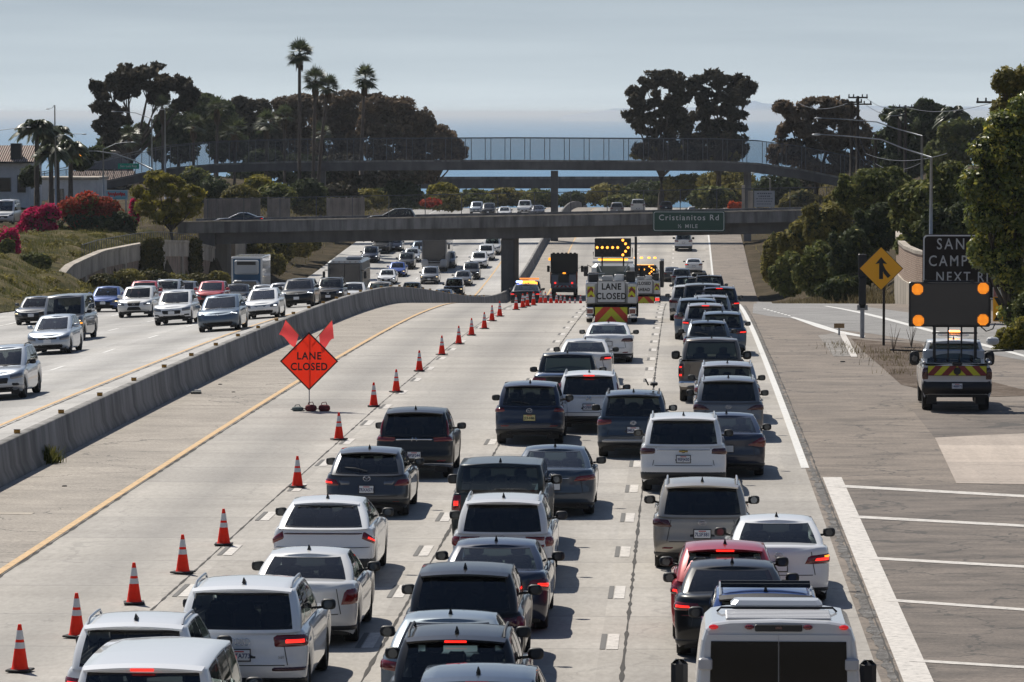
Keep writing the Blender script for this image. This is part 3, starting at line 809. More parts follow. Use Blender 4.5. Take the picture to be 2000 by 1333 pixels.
    for wn, cells in panes.items():
        nm, gm = pm.get(wn, ('side_window', glass_s))
        if wn == len(D['win']) - 1 and kind != 'pickup': gm = D.get('glass_fs', GLASS_M)
        ids = {}; pv = []
        def vid(k, j, sg):
            if (k, j, sg) not in ids:
                x, y, z = gh(k, TG[j], -.006); ids[(k, j, sg)] = len(pv); pv.append((x*sg, y, z))
            return ids[(k, j, sg)]
        both = wn in ('r', 'f')
        for sgs in ([(1, -1)] if both else [(1,), (-1,)]):
            ids.clear(); pv.clear(); pf = []
            for sg in sgs:
                for k, j in cells:
                    q = [vid(k, j, sg), vid(k+1, j, sg), vid(k+1, j+1, sg), vid(k, j+1, sg)]
                    pf.append(tuple(q) if sg > 0 else tuple(q[::-1]))
            m2 = bpy.data.meshes.new(nm); m2.from_pydata(pv, [], pf); m2.polygons.foreach_set('use_smooth', np.ones(len(pf), bool)); m2.update()
            link_mesh(nm, m2, gm, root)
    # --- surface lookups for lamps, plates and trim
    def low(a, z, off=.01, front=False):
        """point on the lower body at arc length a from the centre line (right positive) and height z"""
        sg = 1 if a >= 0 else -1; a = abs(a)
        A = (arc[-1] - arc)[::-1] if front else arc
        i = lambda arr: np.interp(a, A, arr[::-1] if front else arr)
        pp = (i(p[:, 0]), i(p[:, 1])); nn = (i(n[:, 0]), i(n[:, 1]))
        b = i(zb0); tt = i(zt); t = np.clip((z - b)/(tt - b), 0, 1)
        v = low_pt(pp, nn, b, tt, t, (i(wt_r), i(wt_s), i(wt_f)), off)
        return (sg*v[0], v[1], max(z, 0.0) if t >= 1 else v[2])
    def ghs(a, z, off=.01):
        sg = 1 if a >= 0 else -1; a = abs(a)
        # rear face of the greenhouse: arc fraction by index
        best = []
        for k in range(MG):
            t = (z - zgb[k]) / (zr[k] - zgb[k]); best.append(gh(k, min(max(t, 0), 1), off))
        B = np.array(best); ac = np.concatenate([[0], np.cumsum(np.linalg.norm(np.diff(B[:, :2], axis=0), axis=1))])
        return (sg*np.interp(a, ac, B[:, 0]), np.interp(a, ac, B[:, 1]), z)
    def surf(a, z, off=.01, front=False):
        if front: return low(a, z, off, True)
        return low(a, z, off) if z < float(np.interp(abs(a), arc, zt)) - .004 else ghs(a, z, off)
    def patch(nm, quad, m, nu=8, nv=4, off=.012, front=False, parent=None, skirt=True, bulge=0.0):
        (a0, z0), (a1, z1), (a2, z2), (a3, z3) = quad
        vs = []; fs = []
        for j in range(nv + 1):
            for i in range(nu + 1):
                u, v = i/nu, j/nv
                a = (a0*(1-u) + a1*u)*(1-v) + (a3*(1-u) + a2*u)*v
                z = (z0*(1-u) + z1*u)*(1-v) + (z3*(1-u) + z2*u)*v
                o = off + bulge * 4*u*(1-u) * 4*v*(1-v)
                if skirt and (i in (0, nu) or j in (0, nv)): o = -.004
                vs.append(surf(a, z, o, front))
        for j in range(nv):
            for i in range(nu):
                q = (j*(nu+1) + i, j*(nu+1) + i + 1, (j+1)*(nu+1) + i + 1, (j+1)*(nu+1) + i)
                fs.append(q)
        m2 = bpy.data.meshes.new(nm); m2.from_pydata(vs, [], fs); m2.polygons.foreach_set('use_smooth', np.ones(len(fs), bool)); m2.update()
        return link_mesh(nm, m2, m, parent or root)
    root_api = dict(root=root, surf=surf, patch=patch, L=L, W=W, H=H, hw=hw, gh=gh, r0=r0, r1=r1, g0=g0, g1=g1, zr=zr, ht=ht, ZT=ZT, hs=hs, side_k=side_k, gfr=gfr, MG=MG, arc=arc, D=D, wy=wy, wr=wr, zt=zt)
    # --- underside
    u = MB()
    z0 = D['cl']
    u.box((0, 0, z0 + .16), (W - .30, L - .5, .26))
    for w_ in wy: u.box((0, w_, wr), (W - .62, .16, .12))
    u.box((0, 0, (ZT(0) + z0)/2), (W*.60, L*.9, .10)); 
    for w_ in wy:
        for s in (-1, 1): u.box((s*(hw - .30), w_, wr + .12), (.30, 2*ra + .05, .62 if wr < .38 else .72))
    u.build('underbody', BLACK, root)
    # --- wheels
    wd = D.get('tw', .235)
    m1, m2 = wheel_meshes(wr, wd, D.get('dark_rims', False))
    for w_ in wy:
        for s in (-1, 1):
            o = bpy.data.objects.new('wheel', m1); COL.objects.link(o); o.parent = root
            o.location = (s*(hw - wd/2 - .03), w_, wr); o.rotation_euler = (0, 0, 0 if s > 0 else math.pi)
            q = bpy.data.objects.new('rim', m2); COL.objects.link(q); q.parent = o
    # --- mirrors
    ym = g1 - .62 if kind != 'pickup' else g1 - .50
    zm = float(ZT(ym)) + .10; ms = D.get('mirror', (.115, .06, .085)); mm = MB
    for s in (-1, 1):
        b = MB(); b.blob((s*(hw + ms[0]*.75), ym, zm), ms, 12, 8, .62); b.tube([(s*(hw - .09), ym + .03, zm - .06), (s*(hw + .05), ym, zm - .03)], .025, 6)
        o = b.build('wing_mirror', D.get('mirror_mat', BLACK), root, True)
        g = MB(); g.disc((s*(hw + ms[0]*.75), ym - ms[1] - .002, zm), ms[1]*1.1, (0, -1, 0), 10, .004); 
        g.build('mirror_glass', mat('mirror_silver', (.10, .11, .12), .08, .6), o)
    # --- cabin
    zf = float(ZT(0)) - .42; fl = MB(); fl.box((0, (g0 + g1)/2, zf), (W*.78, (g1 - g0) - .25, .06))
    fl.box((0, g1 - .30, float(ZT(g1 - .3)) - .10), (W*.76, .42, .16), bev=.04)
    fl.build('cabin_floor', CABIN, root)
    if seats:
        rows = D.get('rows', [(-.02, 2)] if kind == 'pickup' and D.get('regular') else [(.34, 2), (-.55, 3)])
        for yo, cnt in rows:
            yb = (g1 - 1.62) if yo > 0 else (g1 - 2.50)
            if yb < g0 + .25: continue
            zz = float(ZT(yb)); low_ = .16 if (cnt == 3 and kind == 'sedan') else 0
            xsn = (-.36, .36) if cnt == 2 else (-.42, 0, .42)
            for x in xsn:
                st = MB(); st.box((x, yb, zz - .10 - low_*.6), (.46 if cnt == 2 else .40, .14, .62), rx=R(12), bev=.05)
                so = st.build('seat', SEAT, root)
                st = MB(); st.box((x, yb - .07 + low_*.8, zz + .30 - (.05 if cnt == 3 else 0) - low_), (.25, .09, .19), rx=R(8), bev=.04)
                st.build('headrest', SEAT, so)
            if cnt == 2 and lod:
                st = MB(); st.tube([(-.55, yb + .55, zz - .02), (-.36, yb + .5, zz + .10), (-.17, yb + .55, zz - .02)], .016, 6); st.build('steering_wheel', SEAT, root)
    if D['rails'] and lod:
        for s in (-1, 1):
            b = MB(); pts = []
            for i in range(9):
                f = i/8; y = r0 + .18 + (r1 - r0 - .40)*f
                lift = .055 if 0 < i < 8 else -.01
                pts.append((s*(ht - .05), y, H - .045 + lift - .02*abs(2*f-1)**2))
            b.tube(pts, .02, 6); b.build('roof_rail', D.get('rail_mat', ALLOY), root, True)
    if D['spoiler'] > 0 and lod:
        vs = []; fs = []; e = D['spoiler']; nn_ = 13
        for i in range(nn_):
            s = -1 + 2*i/(nn_-1); x = s*(ht - .02); yy = r0 + .05*s*s + .10
            zz = H - .045 - D.get('rdrop', .05)*.75 + .043*(1 - s*s)
            vs += [(x, yy, zz + .012), (x*.98, yy - e - .08, zz - .022), (x*.98, yy - e - .075, zz - .05), (x, yy - .04, zz - .05)]
        for i in range(nn_ - 1):
            for j in range(4): fs.append((i*4 + j, i*4 + (j+1) % 4, (i+1)*4 + (j+1) % 4, (i+1)*4 + j))
        fs += [(0, 3, 2, 1), tuple((nn_-1)*4 + j for j in range(4))]
        fs = [f[::-1] for f in fs]
        m2 = bpy.data.meshes.new('spoiler'); m2.from_pydata(vs, [], fs); m2.update()
        link_mesh('spoiler', m2, D.get('spoiler_mat', body_mat), root)
    if lod and D.get('fin', True):
        b = MB(); zz = H + .002; yf = r0 + .34
        b.add([(-.03, yf - .09, zz - .012), (.03, yf - .09, zz - .012), (.022, yf + .12, zz - .012), (-.022, yf + .12, zz - .012), (-.006, yf - .085, zz + .075), (.006, yf - .085, zz + .075)],
              [(0, 1, 5, 4), (1, 2, 5), (3, 0, 4), (2, 3, 4, 5)])
        b.build('roof_antenna', BLACK, root)
    return root_api

def mirrored(q): return [(-q[1][0], q[1][1]), (-q[0][0], q[0][1]), (-q[3][0], q[3][1]), (-q[2][0], q[2][1])]
def rear_dress(A, lamps, lit=(), plate=None, plate_z=.62, plate_text=None, plate_col='w', bumper=None, stop=None, emblem=None, reflect=.48, garnish=None, lamp_mat=None, wiper=None, tailgate=True, seam_z=None, exhaust=0, name_text=None, bm=None):
    patch, root, D, hs, hw = A['patch'], A['root'], A['D'], A['hs'], A['hw']
    # tailgate outline groove
    if tailgate:
        zc = seam_z or plate_z - .16
        aw = hw*.68
        for q in ([(-aw, zc), (aw, zc), (aw, zc + .014), (-aw, zc + .014)], [(-aw - .05, zc + .01), (-aw - .036, zc + .01), (-aw + .03, zc + .42), (-aw + .016, zc + .42)], [(aw + .036, zc + .01), (aw + .05, zc + .01), (aw - .016, zc + .42), (aw - .03, zc + .42)]):
            patch('tailgate_seam', q, BLACK, 10, 2, .004, skirt=False)
    for i, q in enumerate(lamps):
        mt = RED_OFF
        if q and isinstance(q[-1], bpy.types.Material): mt = q[-1]; q = q[:-1]
        for sg, qq in ((1, q), (-1, mirrored(q))):
            on = (i, sg) in lit or i in lit
            tl = patch('tail_lamp', qq, RED_OFF if on else mt, 10, 5, .016, bulge=.012)
            if on or mt is AMBER_ON:
                ac, zc = sum(v[0] for v in qq)/4, sum(v[1] for v in qq)/4; q2 = [(ac + (a - ac)*.62, zc + (z - zc)*.58) for a, z in qq]
                patch('lit_bulb', q2, RED_ON if on else AMBER_ON, 6, 3, .034, parent=tl)
    if bumper:
        z0, z1, m = bumper
        patch('bumper', [(-hw*1.35, z0), (hw*1.35, z0), (hw*1.30, z1), (-hw*1.30, z1)], m, 26, 5, .018)
    if garnish:
        for q, m in garnish: patch('trim_strip', q, m, 16, 3, .020)
    if reflect:
        for s in (-1, 1):
            c = s*hw*.72
            patch('reflector', [(c - .12, reflect), (c + .12, reflect), (c + .12, reflect + .045), (c - .12, reflect + .045)], RED_OFF, 4, 2, .026)
    if plate is not False:
        z = plate_z
        rc_ = patch('plate_recess', [(-.24, z - .075), (.24, z - .075), (.22, z + .12), (-.22, z + .12)], DARK if plate_col != 'body' else DARK, 4, 3, .004) if D.get('recess', True) else None
        y = min(A['surf'](0, z - .09, .02)[1], A['surf'](0, z + .07, .02)[1]) - .008
        b = MB(); b.box((0, y, z), (.31, .012, .155), bev=.004)
        pl = b.build('number_plate', PLATE_W if plate_col == 'w' else mat('plate_yellow', (.66, .6, .28), .45), root)
        b = MB(); b.box((0, y + .008, z), (.345, .012, .19), bev=.004); b.build('plate_frame', BLACK, pl)
        if plate_text:
            text('plate_number', plate_text, .098, PLATE_B if plate_col == 'w' else BLACK, pl, (0, y - .008, z - .012), extrude=.001, sx=.86, bold=.002)
            s = MB(); s.box((0, y - .0075, z + .055), (.14, .003, .018)); s.build('plate_header', mat('plate_red_script', (.5, .05, .05), .5), pl)
    if stop:
        zz = A['H'] - .045 - D.get('rdrop', .05)*.75 + .01
        if kind_of(D) == 'hi':
            y = A['r0'] + .10 - D['spoiler'] - .083
            b = MB(); b.box((0, y, zz - .018), (.30, .012, .03), bev=.004); b.build('high_brake_lamp', RED_ON if stop == 'on' else RED_DIM, root)
        else:
            b = MB(); k = 0; x, y, z = A['gh'](0, .88, -.03); b.box((0, y + .02, z), (.32, .02, .022)); b.build('high_brake_lamp', RED_ON if stop == 'on' else RED_DIM, root)
    if emblem:
        z, kind = emblem; x, y, zz = A['surf'](0, z, .016); y -= .008
        b = MB()
        if kind == 'rings':
            for i in range(4):
                c = Vector((-.105 + .07*i, y, z)); b.tube([c + Vector((math.cos(q*math.pi/9)*.047, 0, math.sin(q*math.pi/9)*.047)) for q in range(19)], .006, 5, False)
        elif kind == 'H':
            b.prism([(-.075, z-.055), (-.05, z-.055), (-.035, z-.01), (.035, z-.01), (.05, z-.055), (.075, z-.055), (.05, z+.055), (.03, z+.055), (.03, z+.012), (-.03, z+.012), (-.03, z+.055), (-.05, z+.055)], y - .006, y)
        elif kind == 'bow':
            b.prism([(-.10, z-.02), (-.03, z-.02), (-.03, z-.035), (.03, z-.035), (.03, z-.02), (.10, z-.02), (.10, z+.02), (.03, z+.02), (.03, z+.035), (-.03, z+.035), (-.03, z+.02), (-.10, z+.02)], y - .006, y)
        elif kind == 'wing':
            ring = [Vector((math.cos(q*math.pi/12)*.075, y - z, math.sin(q*math.pi/12)*.058 + z)) + Vector((0, z, 0)) for q in range(25)]
            b.tube(ring, .007, 5, False); b.tube([(-.066, y, z + .02), (-.03, y, z + .018), (0, y, z - .022), (.03, y, z + .018), (.066, y, z + .02)], .009, 5)
        else:
            for rx_, rz_ in ((.075, .052), (.03, .048), (.06, .022)) if kind == 'oval3' else ((.072, .048), (.04, .012)):
                b.tube([Vector((math.cos(q*math.pi/12)*rx_, y, z + math.sin(q*math.pi/12)*rz_)) for q in range(25)], .0065, 5, False)
        b.build('badge', mat('gold_badge', (.6, .42, .12), .25, .9) if kind == 'bow' else CHROME, root, True)
    if wiper and D.get('wiper'):
        b = MB(); z = float(A['ZT'](A['g0'])) + .09
        P0 = Vector(A['surf'](0, z, .03)); P1 = Vector(A['surf'](-.48, z + .07, .03)); b.tube([P0, (P0 + P1)/2 + Vector((0, -.01, .02)), P1], .011, 5); b.build('rear_wiper', BLACK, root)
    for i in range(exhaust):
        s = -1 if i else 1; z = D['cl'] + .10; x, y, _ = A['surf'](s*hw*.62, z + .05, .0)
        b = MB(); b.lathe([(.035, 0), (.045, 0), (.045, .16)], 12, (x, y - .03, z), 'y'); b.build('exhaust_tip', DALLOY, root)
    if name_text:
        for tx, a, z, sz in name_text:
            x, y, _ = A['surf'](a, z, .02); text('model_badge', tx, sz, CHROME, root, (x, y - .004, z), extrude=.002)
def kind_of(D): return 'hi' if D['spoiler'] > 0 else 'lo'
def front_dress(A, lamp, lit=False, grille=None, lower=None, plate=True, plate_z=None, bumper=None, fogs=None, extra=None, emblem=True, warm=False):
    patch, root, hw, hs = A['patch'], A['root'], A['hw'], A['hs']
    for sg, q in ((1, lamp), (-1, mirrored(lamp))):
        m = (HEAD_WARM if warm else HEAD_ON) if (lit is True or lit == sg) else HEAD_OFF
        h = patch('headlamp', q, HEAD_OFF if lit else m, 8, 4, .016, front=True, bulge=.01)
        if lit is True or lit == sg:
            (a0, z0), (a1, z1), (a2, z2), (a3, z3) = q
            ac, zc = (a0 + a1 + a2 + a3)/4, (z0 + z1 + z2 + z3)/4; w_ = abs(a1 - a0)*.33; h_ = abs(z3 - z0)*.36
            patch('lit_bulb', [(ac - w_, zc - h_), (ac + w_, zc - h_), (ac + w_, zc + h_), (ac - w_, zc + h_)], m, 3, 2, .036, front=True, parent=h)
    if bumper:
        z0, z1, m = bumper
        patch('bumper', [(-hw*1.3, z0), (hw*1.3, z0), (hw*1.25, z1), (-hw*1.25, z1)], m, 24, 4, .016, front=True)
    if grille:
        for q, m in grille: patch('grille', q, m, 14, 4, .012, front=True)
    if grille is None: pass
    if lower: patch('lower_intake', lower, BLACK, 14, 3, .022, front=True)
    if fogs:
        for sg in (1, -1):
            q = fogs if sg > 0 else mirrored(fogs); patch('fog_lamp_bezel', q, BLACK, 4, 3, .022, front=True)
    if extra:
        for q, m in extra: patch('trim_strip', q, m, 14, 3, .022, front=True)
    if plate:
        z = plate_z or .52*hs; x, y, _ = A['surf'](0, z, .03, True)
        b = MB(); b.box((0, y + .012, z), (.31, .014, .155), bev=.004); b.build('number_plate', PLATE_W, root)
    if emblem:
        z = (lamp[0][1] + lamp[3][1])/2; x, y, _ = A['surf'](0, z, .03, True)
        b = MB(); b.tube([Vector((math.cos(q*math.pi/10)*.065, y + .01, z + math.sin(q*math.pi/10)*.045)) for q in range(21)], .009, 5, False); b.build('badge', CHROME, root)
    # wipers
    b = MB()
    for s in (-.1, .62):
        z0 = float(A['ZT'](A['g1'])) + .03; b.tube([(s, A['g1'] - .02, z0), (s - .55, A['g1'] - .10, z0 + .045)], .01, 5)
    b.build('windscreen_wipers', BLACK, root)
# ------------------------------------------------------------------ barrier, bridges, walls, fences, signs
def stained(name, base, scale=.6, streak=(3, 3, .25), amt=.5):
    m, t, b = nodes(name)
    P = N(t, 'ShaderNodeTexCoord').outputs['Object']
    n1 = noise(t, P, scale, 6, .65); r1 = ramp(t, [(.25, tuple(c*.7 for c in base)), (.7, tuple(c*1.15 for c in base))]); t.links.new(n1.outputs[0], r1.inputs[0])
    n2 = noise(t, P, 1.0, 5, .6, streak); r2 = ramp(t, [(.35, (1 - amt,)*3), (.6, (1, 1, 1))]); t.links.new(n2.outputs[0], r2.inputs[0])
    t.links.new(mul(t, r1.outputs[0], r2.outputs[0]), b.inputs['Base Color']); b.inputs['Roughness'].default_value = .85
    bp = N(t, 'ShaderNodeBump'); bp.inputs['Strength'].default_value = .3; bp.inputs['Distance'].default_value = .03
    n3 = noise(t, P, 8, 4); t.links.new(n3.outputs[0], bp.inputs['Height']); t.links.new(bp.outputs[0], b.inputs['Normal'])
    return m
M_BARR = stained('barrier_concrete', (.27, .26, .245), .5, (1.2, 1.2, .12), .55)
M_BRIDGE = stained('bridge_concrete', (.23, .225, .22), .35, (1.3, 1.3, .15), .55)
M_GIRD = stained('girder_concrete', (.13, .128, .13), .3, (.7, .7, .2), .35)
M_WALL = stained('wall_concrete', (.46, .405, .335), .5, (1.4, 1.4, .15), .4)
M_PANEL = stained('wall_block_panel', (.33, .25, .20), 1.4, (2, 2, .4), .35)
M_FENCE = mat('fence_steel', (.10, .105, .115), .5, .5)
def mesh_wire(name, dens, col=(.09, .095, .105)):
    """woven wire seen from far: a thin screen that stops a fixed share of the light"""
    m = bpy.data.materials.new(name); m.use_nodes = True; t = m.node_tree; t.nodes.clear()
    o = N(t, 'ShaderNodeOutputMaterial'); tr = N(t, 'ShaderNodeBsdfTransparent'); df = N(t, 'ShaderNodeBsdfDiffuse'); df.inputs[0].default_value = (*col, 1)
    mx = N(t, 'ShaderNodeMixShader'); mx.inputs[0].default_value = dens
    t.links.new(tr.outputs[0], mx.inputs[1]); t.links.new(df.outputs[0], mx.inputs[2]); t.links.new(mx.outputs[0], o.inputs[0]); return m
M_WIRE = mesh_wire('chain_link', .22)
M_WIRE2 = mesh_wire('dense_chain_link', .28)

# median barrier
sec = [(-.31, 0), (-.31, .08), (-.19, .33), (-.125, .95), (-.10, .975), (.10, .975), (.125, .95), (.19, .33), (.31, .08), (.31, 0)]
ys = np.concatenate([np.arange(20, 520, 2.0), np.arange(520, 720, 6.0)]); V = []
for y in ys:
    for x, z in sec: V.append((-16.4 + x, y, float(zroad(y)) + z - .03 - (.12 if x < -.2 else 0)))
n_ = len(sec); Q = np.array([(i*n_ + k, i*n_ + k + 1, (i+1)*n_ + k + 1, (i+1)*n_ + k) for i in range(len(ys)-1) for k in range(n_-1)])
tag(link_mesh('median_barrier', np_mesh('median_barrier', np.array(V), Q[:, ::-1], smooth=False), M_BARR), 'long concrete median barrier between the two carriageways', 'barrier')
M_MARK = mat('marker_yellow', (.50, .24, .03), .5); M_MARKD = mat('marker_edge', (.08, .06, .04), .6)
mk = empty('barrier_marker', (0, 0, 0), 0, 'small yellow reflector block on top of the concrete median barrier', 'reflector', 'yellow reflectors along the barrier')
b = MB(); b.box((0, 0, .045), (.15, .08, .09), bev=.01); b.build('reflector_body', M_MARK, mk)
b = MB(); b.box((0, 0, .096), (.16, .09, .012)); b.build('reflector_cap', M_MARKD, mk)
for k in range(34):
    y = 104.2 + 7.45*k; o = mk if k == 0 else copy_tree(mk); o.location = (-16.45, y, float(zroad(y)) + .944)

# ---- road bridge
def beam(b, x0, z0, x1, z1, y0, y1, h, n=1):
    for i in range(n):
        xa, xb = x0 + (x1-x0)*i/n, x0 + (x1-x0)*(i+1)/n; za, zb_ = z0 + (z1-z0)*i/n, z0 + (z1-z0)*(i+1)/n
        b.add([(xa, y0, za - h), (xb, y0, zb_ - h), (xb, y1, zb_ - h), (xa, y1, za - h), (xa, y0, za), (xb, y0, zb_), (xb, y1, zb_), (xa, y1, za)],
              [(0, 3, 2, 1), (4, 5, 6, 7), (0, 1, 5, 4), (1, 2, 6, 5), (2, 3, 7, 6), (3, 0, 4, 7)])
    return b
YB = 396.0
BX0, BX1 = -47.3, 36.0
def bz(x): return -1.46 + (x - BX0) / 60.2 * 1.2        # top of the parapet
br = empty('road_bridge', (0, 0, 0), 0, 'concrete road bridge with shaded girders crossing the whole motorway', 'bridge')
b = MB(); beam(b, BX0, bz(BX0), BX1, bz(BX1), YB, YB + .32, 1.12); b.build('parapet', M_BRIDGE, br)
b = MB(); beam(b, BX0, bz(BX0) - .10, BX1, bz(BX1) - .10, YB + 15.2, YB + 15.5, 1.0); b.build('parapet', M_BRIDGE, br)
b = MB(); beam(b, BX0, bz(BX0) + .015, BX1, bz(BX1) + .015, YB - .05, YB + .37, .10); b.build('coping', M_WALL, br)
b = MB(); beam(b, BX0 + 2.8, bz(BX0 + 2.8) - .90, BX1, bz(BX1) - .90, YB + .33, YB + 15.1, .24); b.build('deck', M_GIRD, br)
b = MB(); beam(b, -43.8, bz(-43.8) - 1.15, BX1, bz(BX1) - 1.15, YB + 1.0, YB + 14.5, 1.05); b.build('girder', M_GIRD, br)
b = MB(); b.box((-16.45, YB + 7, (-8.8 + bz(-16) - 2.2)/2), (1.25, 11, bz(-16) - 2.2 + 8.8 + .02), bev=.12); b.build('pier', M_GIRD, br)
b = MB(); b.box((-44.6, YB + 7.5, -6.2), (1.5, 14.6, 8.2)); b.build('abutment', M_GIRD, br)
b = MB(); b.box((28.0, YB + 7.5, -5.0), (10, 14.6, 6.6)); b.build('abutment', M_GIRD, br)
def fence(name, pts, h, per, label, wire, group=None, pr=.035, rail=True, mid=False):
    """chain link fence along a polyline of (x,y,z) base points"""
    r_ = empty(name, pts[0], 0, label, 'fence', group); o0 = Vector(pts[0])
    P = [Vector(p) - o0 for p in pts]; b = MB(); up = Vector((0, 0, h))
    for a, c in zip(P[:-1], P[1:]):
        b.add([a, c, c + up, a + up], [(0, 1, 2, 3)])
    b.build('wire_mesh', wire, r_)
    b = MB()
    if rail:
        b.tube([p + up for p in P], pr*1.1, 6); b.build('top_rail', M_FENCE, r_)
    acc = 0.0; last = None
    for a, c in zip(P[:-1], P[1:]):
        L_ = (c - a).length; s = (per - acc) if last is not None else 0.0
        while s <= L_:
            q = a.lerp(c, s / L_); m_ = MB(); m_.tube([q, q + up*1.01], pr, 6); m_.build('post', M_FENCE, r_); last = s; s += per
        acc = L_ - (s - per)
    return r_
fence('bridge_fence', [(x, YB + .2, bz(x) + .02) for x in (-44.5, -30, -15, 0, 15, 30)], 2.05, 3.4, 'tall chain link fence standing on the near parapet of the road bridge', M_WIRE)
# green sign on the bridge
def board(name, w_, h_, col, border, label, cat, loc, rz=0.0, group=None, rad=.12, inset=.04, bw=.035, th=.04):
    r_ = empty(name, loc, rz, label, cat, group)
    def rr(w2, h2, rd):
        p = []
        for cx, cz, a0 in ((w2-rd, -h2+rd, -90), (w2-rd, h2-rd, 0), (-w2+rd, h2-rd, 90), (-w2+rd, -h2+rd, 180)):
            for k in range(5): a = R(a0 + 22.5*k); p.append((cx + rd*math.cos(a), cz + rd*math.sin(a)))
        return p
    b = MB(); b.prism(rr(w_/2, h_/2, rad), -th/2, th/2); b.build('sign_panel', col, r_)
    if border:
        o_, i_ = rr(w_/2 - inset, h_/2 - inset, rad*.8), rr(w_/2 - inset - bw, h_/2 - inset - bw, rad*.7)
        n = len(o_); vs = [(p[0], -th/2 - .003, p[1]) for p in o_ + i_]
        b = MB(); b.add(vs, [(k, (k+1) % n, (k+1) % n + n, k + n) for k in range(n)]); b.build('sign_border', border, r_)
    return r_
SGN_W = mat('sign_white', (.62, .63, .63), .5)
M_GREEN = mat('sign_green', (.004, .055, .038), .45); M_BROWN = mat('sign_dark_brown', (.012, .008, .007), .6, spec=.2)
M_ORG = mat('sign_orange_red', (.85, .035, .012), .55); M_AMB = mat('sign_amber', (1.0, .46, .012), .5); SGN_K = mat('sign_black', (.008, .008, .008), .5)
c = at(1345.5, 432.5, YB - .25)
sg = board('guide_sign', 6.72, 1.93, M_GREEN, SGN_W, 'green guide sign reading Cristianitos Rd hung on the bridge parapet', 'road sign', c, 0, None, .2, .08, .05)
text('sign_lettering', 'Cristianitos Rd', .74, SGN_W, sg, (0, -.03, .32), space=1.22, bold=.005)
text('sign_lettering', '\u00bd MILE', .50, SGN_W, sg, (-.12, -.03, -.48), space=1.25, bold=.004)
b = MB(); b.box((-2.2, .06, 0), (.1, .08, 1.9)); b.box((2.2, .06, 0), (.1, .08, 1.9)); b.build('sign_bracket', STEEL, sg)

# ---- footbridge
YF = 505.0
dk = [(60, 384), (115, 374), (200, 356), (262, 342), (330, 329), (430, 321), (560, 317), (760, 315), (1000, 314), (1200, 315), (1400, 316), (1480, 320), (1560, 331), (1640, 347), (1720, 366)]
P_ = [at(px, py, YF + (0 if px > 330 else (330 - px)*.05)) for px, py in dk]
fb = empty('footbridge', (0, 0, 0), 0, 'arched concrete footbridge with tall fences behind the road bridge', 'bridge')
b = MB()
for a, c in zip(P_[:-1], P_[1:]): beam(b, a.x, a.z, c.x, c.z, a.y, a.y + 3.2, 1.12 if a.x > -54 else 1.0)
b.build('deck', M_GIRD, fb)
b = MB()
for a, c in zip(P_[:-1], P_[1:]): beam(b, a.x, a.z + .10, c.x, c.z + .10, a.y - .06, a.y + .2, .22)
b.build('kerb_edge', M_BRIDGE, fb)
for px, wd_ in ((1083, .85), (1460, .9), (629, .85)):
    p = at(px, 334, YF + 1.4); zb_ = float(zland(p.x, p.y)); m_ = MB(); m_.box((p.x, p.y, (zb_ + p.z)/2), (wd_, 1.2, p.z - zb_)); m_.build('pier', M_GIRD if px != 1460 else M_BRIDGE, fb)
fp = [p + Vector((0, .1, .12)) for p in P_]
fence('footbridge_fence', fp, 2.62, 2.35, 'chain link fence along the near side of the footbridge', M_WIRE, None, .04)
fence('footbridge_fence', [p + Vector((.55, 2.9, .02)) for p in P_], 2.62, 2.35, 'chain link fence along the far side of the footbridge', M_WIRE2, None, .04)
# ---- far bridge
Y3 = 800.0
l, r_ = at(600, 351, Y3), at(1420, 350, Y3)
tb = empty('far_bridge', (0, 0, 0), 0, 'distant low road bridge seen under the footbridge', 'bridge')
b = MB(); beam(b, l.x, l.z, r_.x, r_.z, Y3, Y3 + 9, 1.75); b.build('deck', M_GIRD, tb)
b = MB(); beam(b, l.x, l.z + .5, r_.x, r_.z + .5, Y3 - .1, Y3 + .2, .52); b.build('parapet', M_BRIDGE, tb)
p = at(1046, 368, Y3 + 3); b = MB(); b.box((p.x, p.y, p.z - 2.6), (1.7, 3, 5.4)); b.build('pier', M_GIRD, tb)

# ---- curved retaining wall at the left of the bridge
wl = empty('retaining_wall', (0, 0, 0), 0, 'curved concrete retaining wall with block panels left of the bridge', 'wall')
yy = np.linspace(330, 395.5, 36)
wx = np.interp(yy, WALL_Y, WALL_X); wx = np.convolve(np.pad(wx, 3, 'edge'), np.ones(7)/7, 'valid'); wt_ = np.interp(yy, WALL_Y, WALL_T)
zt_ = zroad(yy) + wt_
def wallstrip(name, x_off0, x_off1, top, bot, m):
    b = MB(); V = []
    for k in range(len(yy)):
        z1 = zt_[k] + top; z0 = zt_[k] + bot if bot > -50 else float(zroad(yy[k])) - 1.0
        V += [(wx[k] + x_off0, yy[k], z0), (wx[k] + x_off1, yy[k], z0), (wx[k] + x_off1, yy[k], z1), (wx[k] + x_off0, yy[k], z1)]
    F_ = []
    for k in range(len(yy)-1):
        for j in range(4): F_.append((k*4 + j, k*4 + (j+1) % 4, (k+1)*4 + (j+1) % 4, (k+1)*4 + j))
    F_ += [(0, 3, 2, 1), tuple(4*(len(yy)-1) + j for j in range(4))]
    b.add(V, [f[::-1] for f in F_]); return b.build(name, m, wl)
wallstrip('block_panel', -.25, .10, -.5, -99, M_PANEL); wallstrip('fascia', -.30, .24, -.22, -1.45, M_WALL); wallstrip('coping', -.36, .32, .0, -.215, M_WALL)
for k in range(3, len(yy) - 1, 4):
    m_ = MB(); z0 = float(zroad(yy[k])) - 1; m_.box((wx[k] + .10, yy[k], (z0 + zt_[k] - 1.452)/2), (.30, .9, zt_[k] - 1.452 - z0)); m_.build('pilaster', M_WALL, wl)
rf = [(wx[k] - .9, yy[k], float(zland(wx[k] - .9, yy[k])) - .05) for k in range(9, len(yy), 3)]
